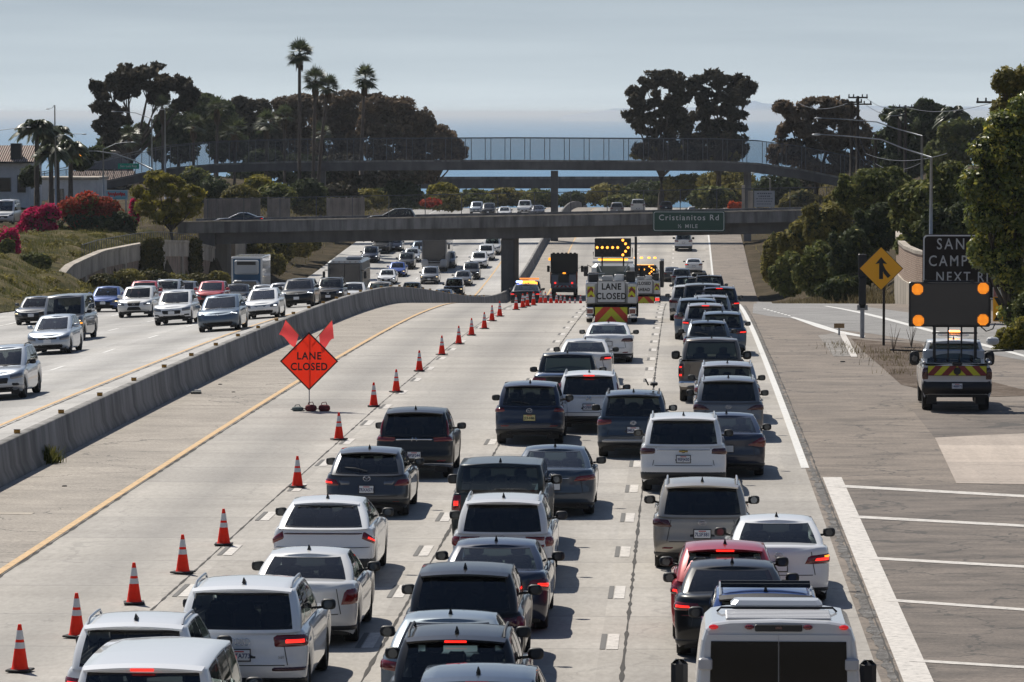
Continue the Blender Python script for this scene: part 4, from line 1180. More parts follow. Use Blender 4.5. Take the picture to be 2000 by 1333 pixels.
fence('wall_railing', rf, 1.35, .9, 'low metal fence behind the coping of the curved retaining wall', mesh_wire('thin_wire', .06), None, .03)
# wall face beyond the bridge pier
b = MB(); b.box((-44.1, 425, -5.6), (.8, 24, 7.4)); tag(b.build('retaining_wall', M_WALL), 'short concrete retaining wall just beyond the bridge on the left', 'wall')

# ---- buildings at the top left
M_STUCCO = stained('white_stucco', (.62, .63, .64), .5, (.8, .8, .1), .12)
m, t, bs = nodes('clay_roof_tiles'); P0 = N(t, 'ShaderNodeTexCoord').outputs['Object']
wv = N(t, 'ShaderNodeTexWave', bands_direction='X'); wv.inputs['Scale'].default_value = 1.3; wv.inputs['Distortion'].default_value = .6; t.links.new(P0, wv.inputs[0])
rr_ = ramp(t, [(.1, (.10, .05, .035)), (.5, (.34, .2, .14)), (.85, (.62, .5, .42))]); t.links.new(wv.outputs['Fac'], rr_.inputs[0])
t.links.new(rr_.outputs[0], bs.inputs['Base Color']); bs.inputs['Roughness'].default_value = .8
bp = N(t, 'ShaderNodeBump'); bp.inputs['Distance'].default_value = .15; t.links.new(wv.outputs['Fac'], bp.inputs['Height']); t.links.new(bp.outputs[0], bs.inputs['Normal'])
M_TILE = m
M_WIN = mat('window_dark', (.02, .022, .026), .1, 0, .6)
def building(name, px0, px1, pyt, pyb, Yd, depth, label, wall, roof=None, wins=(), flat=False, chim=None):
    a, c = at(px0, pyt, Yd), at(px1, pyb, Yd); w_ = c.x - a.x; h_ = a.z - c.z
    r_ = empty(name, (a.x, Yd, c.z), 0, label, 'building')
    b = MB(); b.box((w_/2, depth/2, h_/2 - 2), (w_, depth, h_ + 4)); b.build('wall', wall, r_)
    if roof:
        b = MB(); e = .55; hh = min(1.7, w_*.3)
        b.prism([(-e, h_ + .02), (depth + e, h_ + .02), (depth/2, h_ + hh)], -e, w_ + e, 'x'); rf_ = b.build('roof', roof, r_)
        b = MB(); b.box((w_/2, -e + .04, h_ - .08), (w_ + 2*e, .18, .18)); b.build('eaves', DARK, r_)
        if chim:
            ch = MB(); ch.box((w_*chim, 0.6, h_ + 1.0), (1.1, 1.1, 1.9)); ch.build('chimney', DARK, rf_)
    else:
        b = MB(); b.box((w_/2, depth/2, h_ + .16), (w_ + .3, depth + .3, .3)); b.build('roof', M_WALL, r_)
    for (u0, u1, v0, v1) in wins:
        f = MB(); f.box(((u0+u1)/2*w_, -.03, (v0+v1)/2*h_), ((u1-u0)*w_ + .16, .10, (v1-v0)*h_ + .16)); fo = f.build('window', M_FENCE, r_)
        f = MB(); f.box(((u0+u1)/2*w_, -.09, (v0+v1)/2*h_), ((u1-u0)*w_, .03, (v1-v0)*h_)); f.build('pane', M_WIN, fo)
    return r_
building('stucco_house', -160, 57, 316, 398, 452, 9, 'white stucco building with clay tile roof at the left edge', M_STUCCO, M_TILE, [(.70, .83, .30, .60), (.90, .965, .28, .66)], chim=.88)
building('low_house', 57, 190, 352, 398, 470, 8, 'low pale building behind the palm trunks', M_STUCCO, None, [(.3, .5, .2, .6)])
building('tile_roof_house', 140, 245, 362, 404, 520, 9, 'long house with clay tile roof behind the street lamp', M_STUCCO, M_TILE, [(.2, .4, .2, .7)])
building('grey_hall', 165, 235, 300, 345, 560, 10, 'grey flat roofed building behind the traffic light', mat('grey_render', (.24, .25, .27), .8, noise=(.4, .15)), None, [(.1, .9, .12, .30)])
# frontage street deck
b = MB(); pts = [(-74, 399), (-47.5, 399), (-46.5, 414), (-56, 428), (-90, 428), (-90, 399)]
zst = float(zroad(404)) + 7.9
tag(link_mesh('frontage_street', np_mesh('frontage_street', np.array([(x, y, max(float(zland(x, y)) + .04, 0) if False else float(zland(x, y)) + .05) for x, y in pts]), [tuple(range(len(pts)))], False), M_RAMP), kind='structure')
# ribbed wall behind the bridge
a, c = at(398, 388, 432), at(712, 422, 440); b = MB(); n = 92
for k in range(n):
    if 31 < k < 36 or 48 < k < 70: continue
    x0 = a.x + (c.x - a.x)*k/n; w_ = (c.x - a.x)/n; b.box((x0 + w_/2, 432 + 8*k/n, -2.35 + (.0 if k % 9 else .18)), (w_*(.88 if k % 2 else .97), .3 + .08*(k % 2), 4.5 if k % 7 else 4.62))
tag(b.build('slatted_wall', stained('slat_wall_brown', (.36, .31, .27), .6, (2, 2, .3), .35)), 'brownish ribbed wall along the street behind the bridge fence', 'wall')
# banner sign
c = at(228, 381, 415); s_ = board('shop_sign', 2.2, .95, mat('sign_sky_blue', (.22, .45, .55), .5), SGN_W, 'pale blue shop sign with red lettering above the bougainvillea', 'sign', c, 0, None, .06, .02, .05)
b = MB(); b.tube([(-.85 + .0125*k*1.36, -.035, .06 + .15*math.sin(k*.62)*(1.5 if k % 37 < 8 else .8) + .02*math.sin(k*.11)) for k in range(101)], .045, 5); b.build('red_script', mat('sign_red', (.6, .05, .06), .5), s_)
b = MB(); b.box((0, -.03, -.34), (1.7, .02, .10)); b.build('teal_band', mat('sign_teal', (.05, .35, .40), .5), s_)
b = MB(); b.box((-.9, .05, -1.6), (.12, .1, 2.4)); b.box((.9, .05, -1.6), (.12, .1, 2.4)); b.build('sign_post', STEEL, s_)

# ---- lamps, poles, signals
def lamp_post(px, pyt, pyb, Yd, arm, label, group, lampc=SGN_W, r0=.11, head=True):
    """arm = (px, py) of the lamp head"""
    p, q = at(px, pyt, Yd), at(px, pyb, Yd); h = at(arm[0], arm[1], Yd)
    o = empty('street_lamp', q, 0, label, 'street lamp', group)
    b = MB(); b.tube([(0, 0, -1.5), (0, 0, p.z - q.z)], [r0, r0*.65], 8); b.build('pole', STEEL, o, True)
    e = Vector((h.x - q.x, 0, h.z - q.z)); s = Vector((0, 0, p.z - q.z)); mid = Vector((e.x*.45, 0, s.z + (e.z - s.z)*.78))
    pts = [s, s*.55 + mid*.45 + Vector((e.x*.05, 0, .06)), mid, mid.lerp(e, .55) + Vector((0, 0, .03)), e]
    b = MB(); b.tube(pts, [.045, .042, .038, .034, .03], 6); b.build('arm', STEEL, o, True)
    b = MB(); sgn = 1 if e.x > 0 else -1; b.blob((e.x + sgn*.22, 0, e.z - .02), (.26, .13, .06), 10, 6, .7); b.build('lamp_head', STEEL, o, True)
    return o
GL = 'street lamps beside the frontage street'; GRR = 'long armed street lamps on the right bank'
lamp_post(1818, 308, 470, 236, (1602, 263), 'tall grey street lamp with long arm right of the hedge, lower of the two', GRR)
lamp_post(1800, 266, 420, 285, (1604, 231), 'street lamp with long arm behind the nearer one on the right bank', GRR)
lamp_post(297, 232, 395, 440, (226, 218), 'tall street lamp over the green street name sign', GL)
lamp_post(109, 268, 400, 420, (160, 262), 'pale street lamp standing in front of the left palms', GL)
lamp_post(108, 206, 380, 520, (97, 213), 'dark pole with short arm rising above the left palms', GL)
lamp_post(-40, 275, 400, 430, (52, 249), 'street lamp whose curved arm enters from the left edge', GL)
lamp_post(323, 216, 372, 470, (318, 214), 'slim grey pole beside the umbrella shaped eucalyptus', GL)
lamp_post(202, 292, 380, 440, (256, 278), 'slim street lamp between the palms and the eucalyptus', GL)
lamp_post(596 + 908, 350, 420, 470, (1475, 338), 'small street lamp below the footbridge on the right', GRR)
def signal_head(par, loc, lit=1, s=1.0):
    b = MB(); b.box(loc, (.36*s, .26*s, 1.05*s), bev=.05*s); h = b.build('signal_housing', BLACK, par)
    for k in range(3):
        d = MB(); d.disc((loc[0], loc[1] - .135*s, loc[2] + (.32 - .32*k)*s), .12*s, (0, -1, 0), 14, .006); d.build('signal_lens', AMBER_BRIGHT if k == lit else mat('dark_lens', (.015, .015, .012), .3), h)
    return h
q = at(297, 395, 438.5)
ts = empty('traffic_signal', q, 0, 'traffic signal showing amber on a long mast arm at the left', 'traffic light')
b = MB(); b.tube([(0, 0, -1), (0, 0, at(297, 330, 438.5).z - q.z)], .12, 8); b.build('pole', STEEL, ts)
e = [at(x, y, 438.5) - q for x, y in ((297, 331), (262, 314), (225, 301), (190, 296), (165, 295))]
b = MB(); b.tube(e, [.09, .08, .07, .06, .05], 6); b.build('mast_arm', STEEL, ts, True)
signal_head(ts, tuple(at(158, 302, 438.5) - q), 1, 1.35)
sn = board('street_name_sign', 2.2, .56, mat('street_sign_green', (.0, .36, .23), .45), None, 'green street name sign hanging below the mast arm', 'street sign', at(251, 325, 438.3), 0, None, .05)
text('sign_lettering', 'San Luis Rey', .34, SGN_W, sn, (0, -.026, 0), bold=.004)
q = at(331, 395, 425); ts = empty('traffic_signal', q, 0, 'smaller amber traffic signal behind the yellow green tree', 'traffic light')
b = MB(); b.tube([(0, 0, -1), (0, 0, at(331, 366, 425).z - q.z)], .08, 8); b.build('pole', STEEL, ts); signal_head(ts, tuple(at(331, 360, 425) - q), 1, 1.0)
M_POLE = mat('wood_pole', (.045, .036, .028), .9, noise=(3, .3))
def utility(px, pyt, pyb, Yd, arms, label):
    p, q = at(px, pyt, Yd), at(px, pyb, Yd); o = empty('utility_pole', q, 0, label, 'utility pole', 'wooden utility poles on the right bank')
    b = MB(); b.tube([(0, 0, -2), (0, 0, p.z - q.z)], [.19, .13], 8); b.build('pole', M_POLE, o, True)
    for py, hw_ in arms:
        z = at(px, py, Yd).z - q.z; w_ = hw_ * Yd / F
        b = MB(); b.box((0, -.16, z), (2*w_, .14, .15)); c_ = b.build('crossarm', M_POLE, o)
        for s in (-.92, -.45, .45, .92):
            i_ = MB(); i_.lathe([(.05, .07), (.075, .14), (.05, .20), (.07, .26), (.03, .32)], 8, (s*w_, -.16, z)); i_.build('insulator', DARK, c_)
    return o
utility(1675, 188, 330, 400, [(191, 19), (204, 27)], 'tallest utility pole with two crossarms beside its twin')
utility(1663, 198, 330, 392, [(200, 20)], 'slightly shorter utility pole left of its taller twin')
utility(1768, 206, 330, 470, [(210, 26)], 'utility pole between the brown tree and the date palm')
utility(1940, 195, 330, 300, [(200, 34)], 'utility pole at the right under the overhanging tree')
utility(1710, 262, 335, 430, [], 'short bare pole right of the twin utility poles')
def wire(pts, label, sag=.6):
    """a slack cable between two points given as (px,py,Y)"""
    A_, B_ = at(*pts[0]), at(*pts[1]); b = MB()
    P = [A_.lerp(B_, k/12) - Vector((0, 0, sag*4*(k/12)*(1 - k/12))) for k in range(13)]
    b.tube(P, .022, 4, False); return tag(b.build('power_line', mat('cable', (.16, .16, .165), .35, .6)), label, 'power line', 'cables strung between the utility poles')
for a, c, l_ in (((1690, 191, 400), (1768, 209, 470), 'thin cable from the tallest pole towards the next pole'), ((1690, 204, 400), (1768, 222, 470), 'thin cable below the upper one from the tallest pole'), ((1768, 209, 470), (1942, 200, 300), 'thin cable running right to the pole under the tree'),
               ((1676, 260, 400), (1708, 322, 398), 'bright guy cable slanting down from the tallest pole'), ((1664, 262, 392), (1695, 322, 392), 'bright guy cable slanting down from the shorter twin pole'), ((1690, 300, 400), (1850, 300, 300), 'slack low cable above the right hedge'), ((1710, 320, 430), (1800, 318, 320), 'slack lowest cable above the right hedge'), ((1560, 202, 520), (1655, 202, 392), 'thin cable coming from the left to the twin poles')):
    wire((a, c), l_)

# ---- signs on the right verge
def post(par, x, z0, z1, r=.045, m=STEEL, y=.05, sq=True):
    b = MB()
    if sq: b.box((x, y, (z0 + z1)/2), (r*2, r*2, z1 - z0))
    else: b.tube([(x, y, z0), (x, y, z1)], r, 8)
    return b.build('post', m, par)
def diamond(par, d, m, mb, th=.02, nm='sign_panel'):
    b = MB(); b.prism([(0, -d), (d, 0), (0, d), (-d, 0)], -th, 0); b.build(nm, mb, par)
    k = d - .055; b = MB(); b.add([(0, -th - .004, -k), (k, -th - .004, 0), (0, -th - .004, k), (-k, -th - .004, 0)], [(0, 1, 2, 3)]); b.build('sign_face', m, par)
g = ground(1726, 676); s_px = F / g.y
ms = empty('merge_sign', (g.x, g.y, g.z), 0, 'amber diamond merge sign with black arrow on a wooden post', 'road sign')
post(ms, 0, -.4, (676 - 560)/s_px, .05, M_POLE)
hub = empty('sign_plate', (-6/s_px, 0, (676 - 525)/s_px)); hub.parent = ms; hub.rotation_euler = (0, R(-1.5), 0)
dd = 43 / s_px; b = MB(); b.prism([(0, -dd), (dd, 0), (0, dd), (-dd, 0)], -.02, 0); bpy.data.objects.remove(hub)
pz = (676 - 525)/s_px
b = MB(); b.prism([(0 - .12, pz - dd), (dd - .12, pz), (-.12, pz + dd), (-dd - .12, pz)], -.03, 0); b.build('sign_panel', SGN_K, ms)
k = dd - .03; b = MB(); b.add([(-.12, -.034, pz - k), (k - .12, -.034, pz), (-.12, -.034, pz + k), (-k - .12, -.034, pz)], [(0, 1, 2, 3)]); b.build('sign_face', M_AMB, ms)
k = .88
arrow = [(-.09, -.48), (.09, -.48), (.09, -.12), (.12, -.22), (.31, -.44), (.43, -.32), (.20, -.04), (.09, .18), (.09, .24), (.27, .20), (0, .52), (-.27, .20), (-.09, .24)]
b = MB(); b.add([(x*k - .12, -.038, pz + z*k) for x, z in arrow], [tuple(range(len(arrow)))]); b.build('merge_arrow', SGN_K, ms)
g = ground(1684, 661); s_px = F / g.y
rm = empty('ramp_signal', (g.x, g.y, g.z), 0, 'black ramp signal seen from behind beside the merge sign', 'traffic light')
post(rm, 0, -.3, 2.2, .09, STEEL, 0, False)
b = MB(); b.box((0, 0, (661 - 572)/s_px), (.30, .22, 1.35), bev=.04); hd = b.build('signal_housing', BLACK, rm)
for k in range(3):
    v = MB(); v.lathe([(.13, 0), (.14, .02), (.13, .26)], 10, (.02, .10, (661 - 556)/s_px - .38*k), 'y'); v.build('visor', BLACK, hd)
b = MB(); b.box((0, -.10, (661 - 601)/s_px), (.44, .02, .22)); b.build('plate', mat('grey_plate', (.28, .28, .27), .6), rm)
b = MB(); b.box((.0, .04, (661 - 520)/s_px), (.36, .18, 1.0), bev=.03); b.build('backplate', BLACK, rm)
g = ground(1639, 655); s_px = F / g.y
gm = empty('object_marker', (g.x, g.y, g.z), 0, 'short tan plate on a stub post at the gore point', 'road marker'); post(gm, 0, -.1, .32, .04, STEEL, .03)
b = MB(); b.box((0, 0, .40), (.44, .03, .2)); b.build('marker_plate', mat('tan_plate', (.26, .17, .08), .6), gm)
YS = 196.0; c0 = at(1802, 458, YS); c1 = at(1965, 586, YS); w_, h_ = c1.x - c0.x, c0.z - c1.z
cs = board('campground_sign', w_, h_, M_BROWN, SGN_W, 'large dark brown campground sign half covered by the leafy tree', 'road sign', ((c0.x + c1.x)/2, YS, (c0.z + c1.z)/2), 0, None, .22, .03, .06)
for tx, px, py, sz in (('SAN', 1857, 478, .72), ('CAMPG', 1862, 511, .70), ('NEXT RI', 1879, 542, .64)):
    q = at(px, py, YS); text('sign_lettering', tx, sz, mat('sign_grey_letter', (.42, .43, .44), .5), cs, (q.x - (c0.x + c1.x)/2, -.03, q.z - (c0.z + c1.z)/2), space=1.32 if tx == 'SAN' else 1.3, bold=.004, sx=.82)
for x in (-w_*.3, w_*.3): post(cs, x, -3.2, h_/2 - .1, .08, M_POLE, .12)
YC = 185.0; q = at(1953, 604, YC)
cv = board('chevron_sign', .60, 1.08, M_AMB, None, 'amber chevron curve sign right of the message board', 'road sign', q, 0, None, .03)
b = MB(); b.add([(x, -.025, z) for x, z in ((-.26, .50), (.0, .50), (.26, .06), (.26, -.06), (0, -.50), (-.26, -.50), (.02, 0))], [(0, 1, 2, 3, 4, 5, 6)][:0] or [(0, 1, 2, 6), (6, 2, 3), (6, 3, 4, 5)]); b.build('chevron', SGN_K, cv)
post(cv, .33, -2.4, 1.05, .04, M_POLE, .05)
q = at(1951, 571, YC); wp = board('small_white_sign', .52, .42, SGN_W, None, 'small white and red sign above the chevron', 'road sign', q, 0, None, .02)
b = MB(); b.add([(-.24, -.025, -.19), (-.1, -.025, -.19), (-.1, -.025, .19), (-.24, -.025, .19)], [(0, 1, 2, 3)]); b.build('red_band', mat('dull_red', (.45, .2, .2), .6), wp); post(wp, 0.18, -.9, .1, .03, M_POLE, .06)
# brick and concrete wall on the ramp
pw = [(1752, 268), (1752, 258), (1757, 247), (1768, 238), (1790, 230), (1830, 224), (1900, 219), (2000, 214), (2080, 210)]
m, t, bs = nodes('brick_wall_blocks'); P0 = N(t, 'ShaderNodeTexCoord').outputs['Generated']; P0 = N(t, 'ShaderNodeTexCoord').outputs['Object']
sx = N(t, 'ShaderNodeSeparateXYZ'); t.links.new(P0, sx.inputs[0]); ad = N(t, 'ShaderNodeMath', operation='SUBTRACT'); t.links.new(sx.outputs[0], ad.inputs[0]); t.links.new(sx.outputs[1], ad.inputs[1])
cx = N(t, 'ShaderNodeCombineXYZ'); t.links.new(ad.outputs[0], cx.inputs[0]); t.links.new(sx.outputs[2], cx.inputs[1])
bk = N(t, 'ShaderNodeTexBrick'); bk.inputs['Scale'].default_value = 2.2; bk.inputs['Color1'].default_value = (.30, .20, .14, 1); bk.inputs['Color2'].default_value = (.42, .31, .23, 1); bk.inputs['Mortar'].default_value = (.16, .12, .10, 1); bk.inputs['Mortar Size'].default_value = .03
t.links.new(cx.outputs[0], bk.inputs['Vector']); t.links.new(bk.outputs['Color'], bs.inputs['Base Color']); bs.inputs['Roughness'].default_value = .9
rw = empty('ramp_wall', (0, 0, 0), 0, 'curved brick wall on a concrete footing behind the merge sign', 'wall')
def ribbon(b, ztop, zbot, off):
    Pn = [Vector((at(px, 500, Yd).x, Yd, 0)) for px, Yd in pw]; n = len(Pn); V = []
    for i, p in enumerate(Pn):
        t_ = (Pn[min(i+1, n-1)] - Pn[max(i-1, 0)]).normalized(); nn_ = Vector((-t_.y, t_.x, 0)) * -1
        a = p + nn_*off; c_ = p - nn_*.3
        V += [(a.x, a.y, zbot(p)), (c_.x, c_.y, zbot(p)), (c_.x, c_.y, ztop(p)), (a.x, a.y, ztop(p))]
    Fq = [(k*4 + j, k*4 + (j+1) % 4, (k+1)*4 + (j+1) % 4, (k+1)*4 + j) for k in range(n-1) for j in range(4)] + [(0, 1, 2, 3), tuple(4*(n-1) + j for j in (3, 2, 1, 0))]
    b.add(V, Fq); return b
ribbon(MB(), lambda p: 1.15, lambda p: -.62, .05).build('brickwork', m, rw); ribbon(MB(), lambda p: -.60, lambda p: float(zroad(p.y)) - .6, .16).build('footing', M_WALL, rw); ribbon(MB(), lambda p: 1.32, lambda p: 1.14, .10).build('coping', M_WALL, rw)
# white notice behind the bridge with its wall stubs and orange shrub nearby
q = at(1493, 389, 440); ns = board('notice_board', 2.12, 1.68, mat('notice_grey', (.42, .44, .47), .6), None, 'pale notice board with faded lines of text beyond the bridge fence', 'notice', q, 0, None, .02)
for k, (w_, z) in enumerate(((1.5, .56), (1.2, .28), (1.7, .02), (1.6, -.24), (1.5, -.52))):
    b = MB(); r2 = random.Random(k); x = -w_/2
    while x < w_/2:
        l_ = r2.uniform(.08, .2); b.box((x + l_/2, -.026, z), (l_, .004, .13 if k < 2 else .08)); x += l_ + r2.uniform(.04, .1)
    b.build('faded_lettering', mat('notice_ink', (.12, .13, .16), .7), ns)
post(ns, -.8, -3.2, .8, .06); post(ns, .8, -3.2, .8, .06)
for px, wpx, pyt in ((1452, 6, 362), (1466, 10, 374)):
    a = at(px, pyt, 441.5); b = MB(); b.box((a.x, a.y, a.z - 2.2), (wpx*441.5/F, .7, 4.4)); tag(b.build('wall_stub', M_WALL), 'tall narrow concrete post beside the notice board' if wpx == 6 else 'short thick concrete post touching the notice board', 'post')
# ------------------------------------------------------------------ the traffic
WHITE = paint((.80, .81, .815)); PEARL = paint((.70, .70, .69), .05); SILVER = paint((.40, .41, .43), .5); GREY = paint((.16, .17, .185), .5); DGREY = paint((.055, .06, .07), .4)
BLK = paint((.006, .0065, .008)); NAVY = paint((.010, .018, .045), .2); SLATE = paint((.035, .055, .085), .35); TAN = paint((.36, .33, .285), .45); RED = paint((.42, .02, .025), .15)
BLUE = paint((.015, .06, .24), .3); COBALT = paint((.01, .06, .32), .3); BRONZE = paint((.17, .145, .12), .45); GREEN = paint((.014, .022, .026), .2); STEELB = paint((.10, .14, .19), .45); ICE = paint((.45, .50, .56), .4); MAROON = paint((.2, .015, .02), .2); FLINT = paint((.09, .09, .092), .4)
GR_L = 'cars queuing in the open lanes'; GR_O = 'cars on the opposite carriageway'; GR_B = 'cars on the far road beyond the bridge'
LOGC = []
def spot(xc, ytop, H, L, front, surf=None, y0=0, d=None):
    if d is not None: return ray(xc, ytop).x * (d - L/2 * .96), d
    c = ground(xc, ytop, H, surf, y0)
    ye = c.y - L/2 * .96
    v = ray(xc, ytop); x = v.x * ye
    # keep the whole car on the straight: its far end stands behind its near end
    return x, c.y
def car(name, kind, xc, ytop, body, label, cat, P=None, front=False, group=None, dz=0.0, rz=None, lod=None, y0=0, seats=True, surf=None, d=None):
    D = dict(TYPES[kind]); D.update(P or {})
    x, y = spot(xc, ytop, D['H'], D['L'], front, surf, y0, d)
    yr = y - D['L']*.48; s = F / yr
    LOGC.append((name, xc, round(xc - D['W']/2*s), round(xc + D['W']/2*s), ytop, 'bottom', round(220 + (CAMZ - float((surf or zsurf)(x, yr))) * s), 'd', round(yr, 1), 'u', round(x, 2), 'len', D['L']))
    z = float((surf or zsurf)(x, y))
    A = make_vehicle(name, kind, body, label, cat, (x, y, z + dz), (math.pi if front else 0.0) + (rz or 0), group, P, lod=1 if lod is None and y < 300 else (lod or 0), seats=seats)
    # follow the gradient and cross fall of the road
    f = surf or zsurf
    gy = math.atan2(float(f(x, y + 1.5) - f(x, y - 1.5)), 3.0); gx = math.atan2(float(f(x + .7, y) - f(x - .7, y)), 1.4)
    A['root'].rotation_euler = (gy if not front else -gy, -gx if not front else gx, A['root'].rotation_euler.z)
    return A
def rear(name, kind, xc, ytop, body, label, cat, lamps=None, lit=(), P=None, y0=0, lod=None, rz=0.0, **k):
    A = car(name, kind, xc, ytop, body, label, cat, P, False, GR_L, y0=y0, rz=rz, lod=lod)
    hw = A['hw']; z = float(A['ZT'](-A['L']/2))
    if lamps is None: lamps = [[(hw*.55, z - .20), (hw*1.25, z - .17), (hw*1.2, z - .02), (hw*.60, z - .05)]]
    elif callable(lamps): lamps = lamps(hw, z)
    k.setdefault('plate_z', z - .33 if kind in ('suv', 'van') else z - .30)
    rear_dress(A, lamps, lit, **k)
    return A
NORW = dict(glass_r=GLASS_M)
# lane 2: merging traffic at the left
rear('minivan', 'van', 276, 1250, WHITE, 'white minivan cut by the bottom edge nearest the cones, two red roof lamps lit', 'minivan', P=dict(glass_r=GLASS_P, H=1.76, L=5.1, spoiler=.12, tum=.17, rails=False, fin=False), stop='on')
rear('suv', 'suv', 255, 1183, WHITE, 'white suv with bright roof rails and dark glass roof behind the minivan', 'suv', lamps=lambda hw, z: [[(hw*.45, z-.26), (hw*1.25, z-.24), (hw*1.22, z-.08), (hw*.5, z-.12)]], P=dict(L=4.6, glass_r=glass_mat('rear_tint', (.50, .53, .51), .06)), lit=((0, -1),), wiper=False)
rear('suv', 'suv', 468, 1113, WHITE, 'large white suv with four ringed badge and lit right tail lamp', 'suv', lamps=lambda hw, z: [[(hw*.52, z-.22), (hw*1.22, z-.21), (hw*1.20, z-.02), (hw*.50, z-.02)]], lit=((0, 1),), P=dict(L=5.05, W=1.97, H=1.74, spoiler=.10, glass_r=GLASS_D, spoiler_mat=WHITE), emblem=(.93, 'rings'), plate_z=.74, plate_text='8CTA773', bumper=(.30, .40, DARK), garnish=[([(.48, .50), (1.05, .50), (1.05, .56), (.48, .56)], RED_DIM), ([(-1.05, .50), (-.48, .50), (-.48, .56), (-1.05, .56)], RED_DIM)], reflect=0, wiper=False, name_text=[('3.0T', .62, .70, .05)])
rear('sedan', 'sedan', 588, 1063, PEARL, 'white sedan with round red tail lamps ahead of the large white suv', 'sedan', lamps=lambda hw, z: [[(hw*.72, z-.32), (hw*1.20, z-.30), (hw*1.32, z-.02), (hw*.82, z-.05)]], P=dict(W=1.80, L=4.82, H=1.47, gt=(.27, .52)), reflect=0, bumper=(.27, .36, DARK))
rear('suv', 'hatch', 630, 962, WHITE, 'white electric crossover with full width light bar and black lower bumper', 'suv', lamps=lambda hw, z: [[(hw*.80, z-.17), (hw*1.20, z-.30), (hw*1.30, z-.24), (hw*.86, z-.02)]], lit=((0, 1),), P=dict(W=1.88, L=4.68, H=1.55, cl=.18, tum=.26, gt=(.20, .50), zt=[(0, .99), (.05, 1.02), (.5, 1.0), (.66, .97), (.74, .94), (.9, .84), (1, .68)], wiper=False, spoiler=.10, glass_r=glass_mat('rear_tint', (.50, .53, .51), .06)), bumper=(.30, .52, DARK), garnish=[([(-.80, .955), (.80, .955), (.80, .985), (-.80, .985)], RED_DIM), ([(-1.0, .71), (1.0, .71), (.98, .725), (-.98, .725)], BLACK)], plate_z=.45, tailgate=False, reflect=0)
rear('hatchback', 'hatch', 716, 867, DGREY, 'dark grey hatchback with white licence plate beside the cones', 'hatchback', lamps=lambda hw, z: [[(hw*.66, z-.20), (hw*1.30, z-.20), (hw*1.32, z-.03), (hw*.80, z-.06)], [(hw*.42, z-.17), (hw*.64, z-.18), (hw*.74, z-.07), (hw*.42, z-.09), HEAD_OFF]], P=dict(L=4.46, W=1.80, H=1.46), emblem=(.86, 'wing'), plate_z=.63, plate_text='7RXA571', bumper=(.24, .42, DARK), lit=((0, -1),), reflect=.34, wiper=True)
rear('suv', 'suv', 809, 790, BLK, 'black suv with chrome strip and tall red lamps climbing beside its rear window', 'suv', lamps=lambda hw, z: [[(hw*.52, z-.10), (hw*1.20, z-.10), (hw*1.16, z+.03), (hw*.50, z+.0)], [(hw*.86, z+.03), (hw*1.02, z+.03), (hw*.92, z+.44), (hw*.84, z+.44)]], P=dict(glass_r=GLASS_P, L=4.6, W=1.855, H=1.68, rails=False), garnish=[([(-.46, .95), (.46, .95), (.46, 1.0), (-.46, 1.0)], CHROME)], emblem=(.975, 'H'), plate_z=.60, plate_text='8PSF244', bumper=(.28, .40, ALLOY), reflect=.44, name_text=[('CR-V', -.62, .72, .10)])
rear('suv', 'suv', 1034, 740, NAVY, 'dark navy suv with yellow licence plate in the middle of the merging lane', 'suv', lamps=lambda hw, z: [[(hw*.72, z-.10), (hw*1.28, z-.16), (hw*1.26, z-.02), (hw*.78, z-.01)]], P=dict(L=4.55, W=1.84, H=1.66, rails=False, glass_r=glass_mat('rear_tint', (.50, .53, .51), .06)), emblem=(.93, 'wing'), plate_z=.74, plate_text='J23-H86', plate_col='y', bumper=(.26, .44, DARK), reflect=.50, wiper=True, exhaust=2)
rear('suv', 'suv', 1150, 720, WHITE, 'white suv with red lit roof brake lamp beside the navy suv', 'suv', lamps=lambda hw, z: [[(hw*.55, z-.16), (hw*1.18, z-.14), (hw*1.15, z-.03), (hw*.52, z-.05), RED_DIM], [(hw*.90, z-.03), (hw*1.06, z-.03), (hw*.92, z+.40), (hw*.84, z+.40)]], P=dict(glass_r=GLASS_P, L=4.70, W=1.865, H=1.69), stop='on', emblem=(.98, 'H'), plate_z=.74, plate_text='9GFB961', bumper=(.28, .50, DARK), reflect=.40)
A = rear('pickup_truck', 'pickup', 1104, 688, BLK, 'black pickup truck with a red tailgate band ahead of the white suv', 'pickup truck', P=dict(L=5.4, W=1.92, H=1.80, bed=(.015, .37), glass_r=GLASS_L, glass_f=GLASS_L), garnish=[([(-.9, .92), (.9, .92), (.9, 1.02), (-.9, 1.02)], RED), ([(-.94, 1.20), (.94, 1.20), (.94, 1.235), (-.94, 1.235)], CHROME)], plate=False, tailgate=False, reflect=0)
rear('sedan', 'sedan', 1141, 660, PEARL, 'white sedan with one red lamp ahead of the black pickup', 'sedan', P=dict(H=1.46), lit=((0, 1),))
rear('sedan', 'sedan', 1187, 628, WHITE, 'white sedan following the white lane closed truck', 'sedan', lamps=lambda hw, z: [[(hw*.50, z-.19), (hw*1.22, z-.22), (hw*1.26, z-.06), (hw*.62, z-.06), RED_DIM]], P=dict(glass_r=GLASS_L, gt=(.27, .52)), emblem=(.9, 'oval'), bumper=(.27, .36, DARK), plate_z=.72, reflect=.38, exhaust=2)
